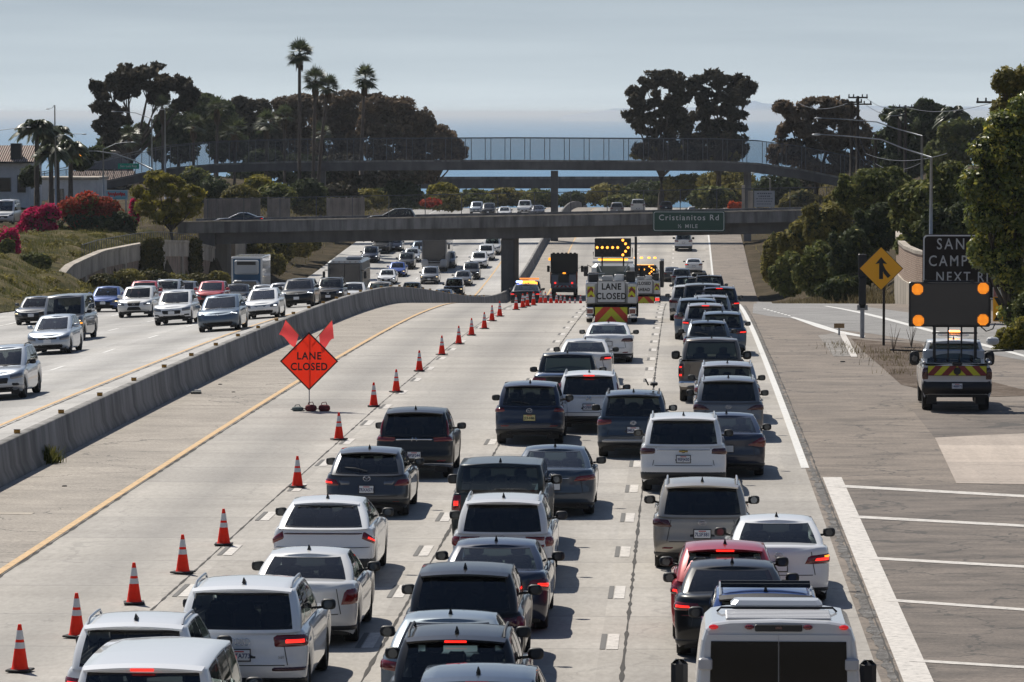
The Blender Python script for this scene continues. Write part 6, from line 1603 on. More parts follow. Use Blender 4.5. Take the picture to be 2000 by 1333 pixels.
    for s in (-1, 1):
        l3 = MB(); l3.box((s*.5, 3.98, (board_z - H_/2 + 2.5)/2), (.07, .06, board_z - H_/2 - 2.5)); l3.build('board_leg', BLACK, o)
    fr = MB(); fr.tube([(-board_w/2 - .06, 3.86, board_z - H_*.22), (-board_w/2 - .06, 3.86, board_z - H_/2 - .05), (board_w/2 + .06, 3.86, board_z - H_/2 - .05), (board_w/2 + .06, 3.86, board_z - H_*.0)], .022, 6); fr.build('board_frame', BLACK, bo)
    on = [(x*board_w/2, board_z + z*H_/2) for x, z in arrow]
    lamps_on(bo, on, .062, 3.845, AMBER_BRIGHT)
    off = [(x*board_w/2, board_z + z*H_/2) for x, z in ((-.6, .78), (-.05, .78), (-.72, .4), (-.44, .4), (-.18, .4), (.08, .4), (-.72, -.4), (-.44, -.4), (-.18, -.4), (.08, -.4), (-.6, -.78), (-.05, -.78))] if not variant else []
    lamps_on(bo, off, .055, 3.847, mat('unlit_lamp', (.03, .02, .015), .3), 'unlit_lamp')
    truck_wheels(o, 2.38, (1.2, 6.6), .46, True)
    return o
ARW = [(-.86, .02), (-.58, .02), (-.30, .02), (-.01, .02), (.27, .02), (.55, .80), (.70, .42), (.84, .02), (.70, -.38), (.55, -.76)]
g = ground(1194, 632.5); x = g.x
T1 = crew_truck('lane_closure_truck', (g.x, g.y, g.z), 'white work truck with LANE CLOSED sign and lit arrow board', [('LANE', .40), ('CLOSED', .40)], ARW, 3.36, 1.70)
b = MB(); b.tube([(1.08, 3.2, 2.1), (1.08, 3.2, 3.9)], .06, 8); b.build('exhaust_stack', BLACK, T1)
Yt = 300.0; xt = ray(1257, 560).x * Yt
T2 = crew_truck('lane_closure_truck', (xt, Yt, float(zsurf(xt, Yt))), 'second work truck with flashing chevron lamps hidden behind the first', [('CLOSED', .30), ('AHEAD', .30)], [(.0, .1), (-.35, .1), (-.8, .1), (.42, .72), (.60, .38), (.78, .05), (.60, -.32), (.45, -.7)], 2.50, 1.75, 1)
for s, px in ((1, 0),):
    b = MB(); b.box((1.27, 2.2, 2.35), (.30, 4.0, 1.9), bev=.04); b.build('side_rack', DARK, T2)
for k in range(4):
    b = MB(); b.box((-.6 + .42*k + (.12 if k > 1 else 0), 2.4, 3.42), (.22, .2, .12), bev=.03); b.build('beacon', AMBER_BRIGHT, T2)
# grey attenuator truck in the shade of the bridge
Yg = 401.0; xg = ray(1101, 560).x * Yg; zg = float(zsurf(xg, Yg))
T3 = empty('crash_cushion_truck', (xg, Yg, zg), 0, 'grey service truck with raised dark board in the shade under the bridge', 'work truck')
b = MB(); b.box((0, 3, .75), (2.2, 8, .35)); b.build('chassis', BLACK, T3)
b = MB(); b.box((0, 1.9, 1.55), (2.45, 3.8, 1.35), bev=.06); b.build('service_body', mat('blue_grey_body', (.20, .23, .27), .5), T3)
for s in (-1, 1):
    b = MB(); b.box((s*.85, -.03, 1.7), (.62, .05, .95), bev=.02); b.build('locker_door', mat('pale_locker', (.28, .31, .35), .5), T3)
    b = MB(); b.disc((s*.80, -.07, 1.42), .09, (0, -1, 0), 12, .03); b.build('tail_lamp', RED_ON, T3)
    b = MB(); b.tube([(s*1.2, 5.6, 2.6), (s*1.55, 5.5, 2.7)], .025, 6); b.box((s*1.62, 5.5, 2.55), (.26, .1, .6), bev=.03); b.build('wing_mirror', BLACK, T3)
b = MB(); b.box((0, -.02, 1.85), (1.0, .05, .8)); b.build('equipment_bay', BLACK, T3)
b = MB(); b.box((0, 1.8, 3.2), (2.6, .22, 1.9), bev=.05)
for k in range(6): b.box((-1.0 + .4*k, 1.8, 4.18), (.22, .2, .10))
b.build('folded_board', BLACK, T3)
chevrons(T3, -1.0, 1.0, 1.02, 1.18, -.06, 5, SGN_W, ORR)
for s in (-1, 1):
    b = MB(); b.box((s*1.24, .6, 1.9), (.10, 1.2, 1.1), bev=.03); b.build('side_panel', mat('orange_panel', (.55, .10, .03), .5), T3)
b = MB(); b.box((0, 5.4, 2.2), (2.2, 2.2, 2.3), bev=.2); b.build('cab', mat('orange_cab', (.45, .12, .03), .5, 0, .6), T3)
b = MB(); b.box((-1.35, 2.2, 3.6), (.35, .3, .28), bev=.05); b.build('beacon', AMBER_ON, T3); b = MB(); b.box((.05, -.1, 2.35), (.3, .2, .14), bev=.03); b.build('beacon', AMBER_ON, T3)
truck_wheels(T3, 2.4, (1.0, 5.6), .5, True)
# patrol car and pickup in front of the pier
Yp = 283.0; xp = ray(1028, 570).x * Yp
A = make_vehicle('patrol_car', 'sedan', BLK, 'black patrol sedan with blue and amber roof bar beside the cones', 'patrol car', (xp, Yp, float(zsurf(xp, Yp))), 0, None, dict(W=1.95, L=5.05, H=1.50, glass_r=GLASS_M), 1)
rear_dress(A, [[(.55, .80), (1.15, .78), (1.15, .96), (.60, .96)]], lit=(0,), plate_z=.68, reflect=0)
b = MB(); b.box((.16, -.05, 1.60), (.85, .3, .13), bev=.03); b.build('amber_bar', AMBER_BRIGHT, A['root']); b = MB(); b.box((-.48, -.05, 1.60), (.40, .3, .13), bev=.03); b.build('blue_bar', mat('lit_blue_lens', (.05, .06, .5), .3, emit=(.25, .35, 1), es=6), A['root'])
Yp = 325.0; xp = ray(1033, 560).x * Yp
A = make_vehicle('pickup_truck', 'pickup', BLK, 'dark pickup truck with amber lamps ahead of the patrol car', 'pickup truck', (xp, Yp, float(zsurf(xp, Yp))), 0, None, dict(H=2.15, bed=(.012, .37)), 1)
rear_dress(A, [[(.8, .8), (1.05, .8), (1.05, 1.2), (.8, 1.2)]], reflect=0, tailgate=False)
b = MB(); b.box((-.38, -1.2, 1.95), (.62, .12, .26), bev=.03); b.build('amber_lamp', AMBER_BRIGHT, A['root']); b = MB(); b.box((.38, -1.2, 1.95), (.62, .12, .26), bev=.03); b.build('amber_lamp', AMBER_BRIGHT, A['root'])
b = MB(); b.box((0, .9, 2.24), (1.5, .3, .12), bev=.03); b.build('light_bar', mat('dull_amber_bar', (.5, .15, .05), .3, emit=(1, .3, .05), es=1.0), A['root'])

# white pickup with message board at the right
g = ground(1868, 801); Lr = 6.0
A = make_vehicle('message_board_truck', 'pickup', WHT, 'white pickup truck carrying a black message board with four amber lamps', 'work truck', (g.x, g.y + Lr*.29 + .0, g.z), R(-1.2), None,
    dict(L=Lr, W=2.06, H=2.08, cl=.42, wr=.44, tw=.30, bed=(.012, .37), mirror=(.16, .08, .22), glass_r=GLASS_M, mirror_mat=BLACK), 1)
o = A['root']; o.location.z = float(zsurf(o.location.x, o.location.y)) + .015; hw = A['hw']
rear_dress(A, [[(hw*.84, .98), (hw*1.05, .98), (hw*1.05, 1.36), (hw*.84, 1.36), RED_DIM]], plate=True, plate_z=.80, plate_text='1488975', bumper=(.52, .94, BLACK), reflect=0, tailgate=False)
yb = -Lr/2 + .02
b = MB(); b.box((0, yb, 1.26), (1.76, .05, .30)); cp = b.build('chevron_board', SGN_K, o); chevrons(cp, -.87, .87, 1.12, 1.40, yb - .03, 4, YEL, DRED)
b = MB(); b.disc((0, yb - .04, 1.25), .11, (0, -1, 0), 18, .02); b.build('tailgate_badge', BLACK, o)
b = MB(); b.box((0, yb, 1.47), (.30, .05, .10), bev=.02); b.build('tailgate_handle', BLACK, o)
b = MB(); b.box((0, -.4, 1.62), (1.86, .55, .30), bev=.04); b.build('tool_box', mat('tool_box_metal', (.30, .34, .40), .35, .6), o)
for s in (-1, 1):
    b = MB(); b.box((s*.98, -2.1, 1.49), (.10, 1.7, .10), bev=.03); b.build('bed_rail', mat('bed_rail_grey', (.2, .22, .25), .5), o)
    b = MB(); b.tube([(s*.9, .9, 1.62), (s*1.9, .95, 1.66)], .03, 6); b.build('side_bar', BLACK, o)
    b = MB(); b.box((s*.62, -1.2, 2.15), (.09, .12, 1.25)); b.build('board_leg', BLACK, o)
    b = MB(); b.box((s*.2, -1.2, 2.05), (.05, .06, 1.0)); b.build('inner_leg', BLACK, o)
for z in (2.30, 2.50): b = MB(); b.box((0, -1.2, z), (1.36, .06, .05)); b.build('cross_bar', BLACK, o)
s_px = F / (g.y + .9); zb_ = float(o.location.z)
def mz(py): return CAMZ + (220 - py) / s_px - zb_
bw, z0, z1 = 157/s_px, mz(636), mz(549); bx = (1857 - 1868)/s_px
b = MB(); b.box((bx, -1.2, (z0 + z1)/2), (bw, .16, z1 - z0), bev=.03); mb_ = b.build('message_board', SCREEN, o)
b = MB(); b.box((bx, -1.285, (z0 + z1)/2), (bw - .12, .01, z1 - z0 - .12)); b.build('display_window', mat('display_glass', (.040, .037, .033), .25, 0, .5), mb_)
b = MB(); b.tube([(bx - bw*.3, -1.2, z1 + .02), (bx + bw*.3, -1.2, z1 + .02)], .03, 6); b.box((bx - bw*.3, -1.2, z1 + .02), (.1, .12, .08)); b.box((bx + bw*.28, -1.2, z1 + .02), (.1, .12, .08)); b.build('hinge_bar', BLACK, mb_)
for px, py in ((1795, 563), (1922, 561), (1797, 624), (1922, 622)):
    cx, cz = (px - 1868)/s_px, mz(py); rr2 = 12.0/s_px
    d = MB(); d.disc((cx, -1.292, cz), rr2, (0, -1, 0), 20, .004); lo = d.build('amber_lamp', mat('amber_lamp_back', (.4, .14, .01), .4, emit=(1, .26, .01), es=.12), mb_)
    q = MB(); st = rr2/5.0
    for i in range(-5, 6):
        for j in range(-5, 6):
            if i*i + j*j < 25: q.box((cx + i*st*.96, -1.300, cz + j*st*.96), (st*.55, .006, st*.55))
    q.build('lamp_dots', AMBER_ON, lo)
b = MB(); b.box((0, .55, 2.16), (1.0, .25, .09), bev=.03); b.build('light_bar', SGN_W, o); b = MB(); b.box((.05, .52, 2.24), (.36, .2, .10), bev=.03); b.build('beacon', mat('beacon_orange', (.6, .15, .03), .3, emit=(1, .28, .05), es=9), o)
b = MB(); b.blob((1.25, .9, 1.95), (.20, .12, .13), 10, 6, .8); b.build('work_lamp', SGN_W, o)
b = MB(); b.tube([(.72, -1.15, 2.55), (.95, -1.1, 2.35), (1.15, -1.1, 2.42), (1.22, -1.15, 2.6)], .02, 5); b.build('cable', BLACK, o)

# coach, box truck, motorhome on the opposite carriageway
def big_front(name, kindlab, cat, px, Yd, W_, H_, Ln, paintm, label, glass=(.30, .98), lower=None, lamp=True, frame=None, warm=False):
    x = ray(px, 500).x * Yd; o = empty(name, (x, Yd, float(zsurf(x, Yd))), math.pi, label, cat)
    b = MB(); b.box((0, -Ln/2, .35 + (H_ - .35)/2), (W_, Ln, H_ - .35), bev=.16); b.build('body', paintm, o)
    b = MB(); b.box((0, .01, H_*(glass[0] + glass[1])/2), (W_*.90, .06, H_*(glass[1] - glass[0])), bev=.08); b.build('windscreen', mat('coach_glass', (.008, .012, .022), .08, 0, .8), o)
    for s in (-1, 1):
        if lamp:
            b = MB(); b.box((s*W_*.36, .03, H_*.19), (.34, .06, .20), bev=.04); b.build('headlamp', HEAD_WARM if (s < 0 and warm) else HEAD_OFF, o)
        b = MB(); b.tube([(s*W_*.48, -.1, H_*.80), (s*W_*.58, .15, H_*.80)], .03, 6); b.box((s*W_*.60, .15, H_*.70), (.20, .12, .55), bev=.05); b.build('wing_mirror', BLACK, o)
        b = MB(); b.box((s*(W_/2 + .004), -Ln*.5, H_*.66), (.03, Ln*.84, H_*.26), bev=.01); b.build('side_window', M_WIN, o)
    b = MB(); b.box((0, .02, .40), (W_*.92, .08, .28), bev=.03); b.build('bumper', lower or DARK, o)
    truck_wheels(o, W_, (-1.6, -Ln + 2.2), .5, False)
    return o
co = big_front('coach', '', 'coach', 848, 449, 2.62, 3.85, 12.5, mat('coach_silver', (.26, .27, .29), .35, .3, .6), 'silver coach with huge dark windscreen emerging under the bridge', (.24, .99), warm=True)
for s in (-1, 1):
    b = MB(); b.blob((s*.98, -.02, .98), (.40, .16, .42), 12, 8, .8); b.build('front_fairing', mat('coach_fairing', (.42, .43, .44), .35), co)
b = MB(); b.box((0, .05, 1.12), (1.3, .02, .06)); b.build('name_strip', STEEL, co)
bt = big_front('motorhome', '', 'motorhome', 673, 309, 2.5, 3.45, 8.5, mat('motorhome_paint', (.13, .15, .17), .4, .2, .5), 'boxy motorhome with dark split windscreen above the oncoming cars', (.28, .94))
b = MB(); b.box((0, .045, 2.1), (.05, .02, 2.2)); b.build('windscreen_divider', BLACK, bt)
b = MB(); b.box((-.55, -2, 3.58), (1.1, 1.2, .26), bev=.06); b.build('roof_unit', mat('roof_unit_grey', (.22, .24, .28), .5), bt)
for s in (-.8, -.4, 0, .4, .8):
    b = MB(); b.box((s, .02, 3.36), (.12, .05, .06)); b.build('marker_lamp', RED_DIM, bt)
x = ray(479, 560).x * 337; bx_ = empty('box_truck', (x, 337, float(zsurf(x, 337))), math.pi, 'white box truck with blue front panel and refrigeration unit over the cab', 'box truck')
b = MB(); b.box((0, -4.6, 2.75), (2.5, 6.6, 2.75), bev=.05); bo = b.build('cargo_box', WHT, bx_)
b = MB(); b.box((0, -1.28, 2.75), (2.2, .03, 2.4)); b.build('box_front_panel', mat('box_blue', (.02, .10, .20), .4), bo)
b = MB(); b.box((0, -1.08, 3.30), (1.95, .36, 1.15), bev=.10); ru = b.build('refrigeration_unit', mat('unit_grey', (.34, .36, .38), .4), bx_)
b = MB(); b.box((0, -.89, 3.62), (1.5, .03, .28)); b.build('unit_grille', BLACK, ru)
b = MB(); b.box((0, -.6, 1.45), (2.1, 1.5, 1.7), bev=.2); cb = b.build('cab', WHT, bx_)
b = MB(); b.box((0, .16, 1.85), (1.8, .03, .75), bev=.01); b.build('windscreen', M_WIN, cb)
for s in (-1, 1):
    b = MB(); b.box((s*.75, .17, .95), (.34, .05, .18), bev=.03); b.build('headlamp', HEAD_OFF, cb); b = MB(); b.tube([(s*1.0, -.1, 1.9), (s*1.3, 0, 1.9)], .02, 6); b.box((s*1.32, 0, 1.8), (.18, .08, .4), bev=.02); b.build('wing_mirror', BLACK, bx_)
truck_wheels(bx_, 2.4, (-.8, -5.6), .45, False)
# shuttle van at the bottom right
Yv = 52.0; xv = ray(1521, 1250).x * Yv
sv = empty('shuttle_van', (xv, Yv, float(zsurf(xv, Yv))), 0, 'white high roof van with split dark rear doors at the bottom edge', 'van')
VW, VH, VL = 2.06, 2.46, 4.9
def vsec(k):   # body cross-section, narrower towards the roof
    zs = [.45, .7, 1.1, 1.6, 1.95, 2.22, 2.36, 2.43, 2.46]; xs_ = [.97, 1.03, 1.03, 1.02, .985, .945, .90, .82, .62]
    return zs, [x*k for x in xs_]
zs, xs_ = vsec(1.0); prof = list(zip(xs_, zs)); ring = [(x, z) for x, z in prof] + [(0, 2.475)] + [(-x, z) for x, z in prof[::-1]]
V, Fq = [], []; stn = [(0, .955), (.03, .985), (.10, 1.0), (1.0, 1.0), (1.75, 1.0), (2.3, .97), (3.3, .70), (4.8, .66)]
for y, k in stn:
    for x, z in ring: V.append((x*(k if y < 2 else .95), y + (z - .45)*.045*(1 if y < .2 else 0), (.45 + (z - .45)*(1 - (1-k)*.35)) if y < 2 else .45 + (z - .45)*{2.3: .90, 3.3: .45, 4.8: .36}[y]))
n_ = len(ring)
for i in range(len(stn)-1):
    for j in range(n_ - 1): Fq.append((i*n_ + j, (i+1)*n_ + j, (i+1)*n_ + j + 1, i*n_ + j + 1))
Fq += [tuple(range(n_))]; b = MB(); b.add(V, Fq); b.build('body', mat('van_white', (.55, .56, .58), .35, 0, 1.0), sv)
for s in (-1, 1):
    d = MB(); d.prism([(s*.004, .62), (s*.90, .62), (s*.885, 2.29), (s*.004, 2.29)][::s], -.012, .02); 
    vs = [(x, y + (z - .45)*.045 - .004, z) for x, y, z in d.v]; d.v = vs; do = d.build('rear_door', mat('van_white', (.55, .56, .58)), sv)
    w2 = MB(); w2.prism([(s*.006, 1.0), (s*.86, 1.0), (s*.83, 2.21), (s*.006, 2.21)][::s], -.022, -.014); w2.v = [(x, y + (z - .45)*.045 - .004, z) for x, y, z in w2.v]; w2.build('rear_window', mat('van_rear_glass', (.006, .007, .009), .07, 0, .7), do)
    h = MB(); h.box((s*.90, .03, 1.93), (.17, .08, .15), bev=.02); h.build('door_hinge', mat('hinge_grey', (.4, .4, .42), .4), sv)
    m_ = MB(); m_.box((s*1.22, 2.9, 1.36), (.22, .14, .52), bev=.06); m_.build('wing_mirror', BLACK, sv)
    for x in (.36, .80):
        l3 = MB(); l3.blob((s*x, .068, 2.385), (.06, .035, .032), 10, 6); l3.build('roof_lamp', RED_GLOW if x > .5 else RED_OFF, sv)
    g2 = MB(); g2.box((s*.94, .03, 1.0), (.14, .05, .6), bev=.02); g2.build('tail_lamp', RED_OFF, sv)
b = MB(); b.box((0, .07, 2.375), (.58, .04, .085), bev=.01); cl = b.build('camera_housing', BLACK, sv); b = MB(); b.box((0, .047, 2.38), (.08, .02, .03)); b.build('brake_lamp', RED_DIM, cl)
for k in range(6):
    y = .25 + k*.15; b = MB(); b.box((0, y, 2.475), (1.3, .10, .03), bev=.012); b.build('roof_rib', mat('van_rib', (.5, .5, .51), .4), sv)
b = MB(); b.box((0, 1.42, 2.52), (1.15, .45, .12), bev=.05); b.build('roof_vent', mat('roof_vent_grey', (.5, .52, .55), .3, .4), sv)
for y in (1.15,):
    b = MB(); b.tube([(-.75, y, 2.45), (-.70, y, 2.50), (.70, y, 2.50), (.75, y, 2.45)], .016, 6); b.build('roof_bar', BLACK, sv)
b = MB(); b.box((.35, .02, 1.62), (.07, .01, .03)); b.build('painted_lamp_reflection', RED_GLOW, sv)  # glowing chip on the glass, put in as the reflection of a lamp
b = MB(); b.box((0, 2.4, .5), (1.8, 4.4, .4)); b.build('underbody', BLACK, sv); truck_wheels(sv, 2.04, (1.1, 4.1), .36, False)
# cars on the bridge and van on the frontage street
def side_car(px0, px1, pyt, Yd, kind, m, label, right=True, P=None):
    xc = ray((px0 + px1)/2, 410).x * Yd; D = dict(TYPES[kind]); D.update(P or {})
    zz = bz(xc) - .885
    A = make_vehicle('sedan' if kind == 'sedan' else 'suv', kind, m, label, 'sedan' if kind == 'sedan' else 'suv', (xc, Yd, zz), R(-90) if right else R(90), 'cars crossing the road bridge', P, 1)
    front_dress(A, [(.55, .62), (1.1, .66), (1.15, .78), (.6, .72)], False, None, None, False)
    rear_dress(A, [[(.55, .82), (1.1, .8), (1.1, .95), (.6, .95)]], lit=(0,) if kind == 'sedan' else (), reflect=0, plate=False, tailgate=False)
    return A
side_car(418, 515, 413, YB + 9.5, 'sedan', NAVY, 'dark sedan crossing the left part of the road bridge', False, dict(glass_s=GLASS_M))
side_car(712, 816, 399, YB + 4.0, 'suv', BLK, 'black suv crossing the middle of the road bridge', False, dict(rails=False))
xv = ray(14, 430).x * 404; zv = float(zland(xv, 404)) + .06
A = make_vehicle('cargo_van', 'van', WHT, 'white cargo van parked at the left edge behind the bougainvillea', 'van', (xv, 404, zv), math.pi, None, dict(H=2.35, L=5.6, W=2.0, rails=False, cargo=True), 1)
front_dress(A, [(.6, .80), (1.1, .84), (1.15, 1.0), (.62, .95)], False, [([(-.5, .6), (.5, .6), (.5, .85), (-.5, .85)], BLACK)])

# cones
M_CONE = mat('cone_orange', (.90, .028, .008), .6, spec=.25, noise=(7, .14)); M_BAND = mat('cone_band', (.62, .63, .64), .35); M_BASE = mat('cone_base', (.012, .012, .013), .7)
cone = empty('traffic_cone', (0, 0, 0), 0, 'orange cone', 'traffic cone', 'orange cones closing the left lanes')
def cr(z): return .132 - (.132 - .028) * (z - .035) / .70
b = MB(); b.lathe([(0, .735), (.026, .735), (cr(.73), .725)] + [(cr(z), z) for z in (.66, .5, .3, .15, .06)] + [(.145, .035)], 20); b.build('cone_body', M_CONE, cone, True)
for z0, z1 in ((.50, .645), (.36, .455)):
    b = MB(); b.lathe([(cr(z1) + .003, z1), (cr(z0) + .003, z0)], 20); b.build('reflective_band', M_BAND, cone, True)
b = MB(); b.box((0, 0, .02), (.37, .37, .036), bev=.012); b.build('cone_base', M_BASE, cone)
cps = [(39, 1313, 'orange cone at the bottom left corner, nearest of all'), (150, 1246, 'orange cone whose base is hidden by the white suv with roof rails'), (262, 1181, 'orange cone standing just behind the roof of the white suv'), (357, 1121, 'orange cone left of the mirror of the large white suv'), (437, 1066, 'orange cone left of the white electric crossover'),
    (581, 953, 'orange cone left of the dark grey hatchback'), (662, 860, 'orange cone just below the sandbags of the red sign'), (730, 795, 'orange cone right of the LANE CLOSED diamond sign'), (774, 767, 'orange cone next beyond the diamond sign'), (819, 726, 'orange cone two beyond the diamond sign'), (863, 694, 'orange cone three beyond the diamond sign'), (896, 673, 'orange cone four beyond the diamond sign'), (921, 656, 'orange cone five beyond the diamond sign'), (946, 643, 'orange cone halfway between the diamond sign and the patrol car'), (961, 628, 'dull orange cone before the closest pair near the crest'), (976, 619, 'orange cone nearest before the patrol car'),
    (1008, 606, 'orange cone in front of the left side of the patrol car'), (1021, 602, 'orange cone in front of the middle of the patrol car'), (1030, 599.5, 'orange cone close behind another in front of the patrol car'), (1042, 597.5, 'orange cone at the right tail lamp of the patrol car')]
for i, (px, py, lb) in enumerate(cps):
    o = cone if i == 0 else copy_tree(cone); g = ground(px, py); o.location = (g.x, g.y, float(zsurf(g.x, g.y)) + .016); o['label'] = lb; o.rotation_euler = (0, 0, random.uniform(-.5, .5))
for px, Yd, lb in ((1056, 256, 'orange cone right of the patrol car, first on the crest'), (1065, 263, 'orange cone on the crest, second right of the patrol car'), (1076, 268, 'tall looking orange cone in front of the grey service truck'), (1087, 276, 'orange cone under the left wheel of the grey service truck'), (1095, 283, 'orange cone under the middle of the grey service truck'), (1103, 290, 'orange cone under the right half of the grey service truck'), (1113, 305, 'tiny orange cone tip beyond the crest near the white truck'), (1123, 312, 'tiny orange cone tip rightmost but one before the white truck'), (1134, 286, 'orange cone touching the left edge of the white truck')):
    o = copy_tree(cone); x = ray(px, 590).x * Yd; o.location = (x, Yd, float(zsurf(x, Yd)) + .016); o['label'] = lb
# roll-up sign
g = ground(604, 802); s_px = F / g.y
rs = empty('lane_closed_sign', (g.x, g.y, g.z + .012), 0, 'orange red diamond sign reading LANE CLOSED with two flags', 'road sign')
dd = 57.5/s_px; zc = (802 - 706)/s_px
k = dd*.935; b = MB()
for y in (-.018, -.010):
    n4 = [(0, y, zc - dd), (dd, y, zc), (0, y, zc + dd), (-dd, y, zc), (0, y, zc - k), (k, y, zc), (0, y, zc + k), (-k, y, zc)]
    b.add(n4, [(0, 1, 5, 4), (1, 2, 6, 5), (2, 3, 7, 6), (3, 0, 4, 7)] if y < -.015 else [(4, 5, 1, 0), (5, 6, 2, 1), (6, 7, 3, 2), (7, 4, 0, 3)])
b.build('sign_border', mat('sign_dark_border', (.05, .008, .006), .6), rs)
m, t, bs = nodes('sign_orange_cloth'); bs.inputs['Base Color'].default_value = (.85, .035, .012, 1); bs.inputs['Roughness'].default_value = .6
tr = N(t, 'ShaderNodeBsdfTranslucent'); tr.inputs[0].default_value = (.80, .035, .012, 1); mx = N(t, 'ShaderNodeMixShader'); mx.inputs[0].default_value = .5
t.links.new(bs.outputs[0], mx.inputs[1]); t.links.new(tr.outputs[0], mx.inputs[2]); t.links.new(mx.outputs[0], t.nodes['Material Output'].inputs[0]); M_CLOTH = m
b = MB(); b.add([(0, -.017, zc - k), (k, -.017, zc), (0, -.017, zc + k), (-k, -.017, zc)], [(0, 1, 2, 3)]); b.build('sign_face', M_CLOTH, rs)
text('sign_lettering', 'LANE', .31, SGN_K, rs, (0, -.021, zc + .15), space=1.16, bold=.008, sx=.90); text('sign_lettering', 'CLOSED', .31, SGN_K, rs, (0, -.021, zc - .175), space=1.12, bold=.008, sx=.90)
b = MB(); b.tube([(0, .02, .02), (0, .02, zc + dd)], .016, 6); b.build('pole', STEEL, rs)
for s in (-1, 1):
    e = Vector((s*(46 if s < 0 else 45)/s_px, .03, zc + (81)/s_px)); st = Vector((s*.05, .02, zc + .5))
    b = MB(); b.tube([st, e], .012, 6); fo = b.build('flag_staff', mat('flag_wood', (.35, .2, .1), .7), rs)
    d0 = (e - st).normalized(); P = []
    for i in range(7):
        f = i/6; q0 = e - d0*(.60*f)
        for j in range(5):
            u = j/4; off = Vector((s*.20*u - s*.06*u*f, .05*math.sin(5*u + 3*f) - .02, -.52*u + .08*u*u + .05*math.sin(6*f)*u)) if s < 0 else Vector((.06*u, .05*math.sin(4*u + 3*f), -.56*u + .05*math.sin(7*f)*u))
            P.append(q0 + off*(1 - .15*f))
    b = MB(); b.add(P, [(i*5 + j, i*5 + j + 1, (i+1)*5 + j + 1, (i+1)*5 + j) for i in range(6) for j in range(4)])
    m, t, bs = nodes('flag_cloth') if 'flag_cloth' not in MATS else (MATS['flag_cloth'], None, None)
    if t:
        bs.inputs['Base Color'].default_value = (.75, .05, .06, 1); bs.inputs['Roughness'].default_value = .7
        tr = N(t, 'ShaderNodeBsdfTranslucent'); tr.inputs[0].default_value = (.9, .10, .10, 1); mx = N(t, 'ShaderNodeMixShader'); mx.inputs[0].default_value = .45
        t.links.new(bs.outputs[0], mx.inputs[1]); t.links.new(tr.outputs[0], mx.inputs[2]); t.links.new(mx.outputs[0], t.nodes['Material Output'].inputs[0]); MATS['flag_cloth'] = m
    b.build('flag', m, fo, True)
for dx, dy in ((.42, .06), (-.42, .06), (.1, .5), (-.1, -.42)):
    b = MB(); b.tube([(0, 0, .05), (dx*1.35, dy*1.2, .012)], .014, 6); b.build('stand_leg', DARK, rs)
for px, m_, lb in ((582, mat('sandbag_grey', (.10, .13, .13), .85), 'grey green sandbag on the left foot of the diamond sign'), (608, mat('sandbag_red', (.16, .025, .03), .85), 'dark red sandbag at the middle foot of the diamond sign'), (634, mat('sandbag_red', (.16, .025, .03)), 'dark red sandbag on the right foot of the diamond sign')):
    q = ground(px, 803); so = empty('sandbag', (q.x, q.y - .1, q.z + .006), 0, lb, 'sandbag', 'sandbags weighing down the sign stand')
    low_ = .7 if px < 600 else 1.0
    b = MB(); b.blob((0, 0, .085*low_), (.18, .13, .105*low_), 14, 8, .7); b.build('bag', m_, so, True)
    b = MB(); b.tube([(-.10, 0, .13*low_), (-.07, 0, .25*low_), (.05, 0, .27*low_), (.10, 0, .13*low_)], .014, 5); b.build('carry_handle', m_, so)
# small debris by the barrier
for k, (px, py, sz, c_) in enumerate(((383, 770, .26, (.12, .13, .12)), (386, 765, .16, (.4, .41, .42)), (430, 752, .10, (.06, .06, .06)), (456, 767, .09, (.08, .08, .07)), (126, 951, .09, (.02, .02, .02)), (1646, 708, .14, (.03, .03, .03)))):
    q = ground(px, py); b = MB(); b.blob((q.x, q.y, q.z + sz*.16), (sz*.7, sz*.5, sz*.22), 9, 5, .6); tag(b.build('debris', mat('debris_%d' % k, c_, .8)), ['dark flattened scrap on the shoulder below the barrier', 'pale scrap beside the dark flattened one', 'small black scrap nearer the yellow line', 'small scrap right of the pale one', 'small black scrap at the lower left of the shoulder', 'dark lump on the right shoulder near the island'][k], 'debris')
b = MB(); q = ground(20, 1004); b.box((q.x, q.y, q.z + .006), (1.0, .5, .012)); tag(b.build('drain_cover', M_WALL), 'pale concrete drain cover on the median shoulder at the left edge', 'drain cover')
# ------------------------------------------------------------------ vegetation
def foliage(name, dark, mid, light, trans=.38, rough=.65, spec=.1):
    m = bpy.data.materials.new(name); m.use_nodes = True
    t = m.node_tree; b = t.nodes['Principled BSDF']; o = t.nodes['Material Output']
    a = N(t, 'ShaderNodeAttribute', attribute_name='tint')
    r = ramp(t, [(.0, dark), (.5, mid), (1.0, light)]); t.links.new(a.outputs['Fac'], r.inputs[0])
    t.links.new(r.outputs[0], b.inputs['Base Color']); b.inputs['Roughness'].default_value = rough; b.inputs['Specular IOR Level'].default_value = spec
    tr = N(t, 'ShaderNodeBsdfTranslucent'); t.links.new(r.outputs[0], tr.inputs[0])
    mx = N(t, 'ShaderNodeMixShader'); mx.inputs[0].default_value = trans
    t.links.new(b.outputs[0], mx.inputs[1]); t.links.new(tr.outputs[0], mx.inputs[2]); t.links.new(mx.outputs[0], o.inputs[0])
    return m
F_EUC = foliage('eucalyptus_leaves', (0.033, 0.029, 0.021), (0.067, 0.060, 0.041), (0.143, 0.116, 0.083))
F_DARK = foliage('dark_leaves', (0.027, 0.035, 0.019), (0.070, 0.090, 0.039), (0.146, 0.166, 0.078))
F_BROWN = foliage('russet_leaves', (.075, .056, .036), (.165, .118, .078), (.30, .22, .145))
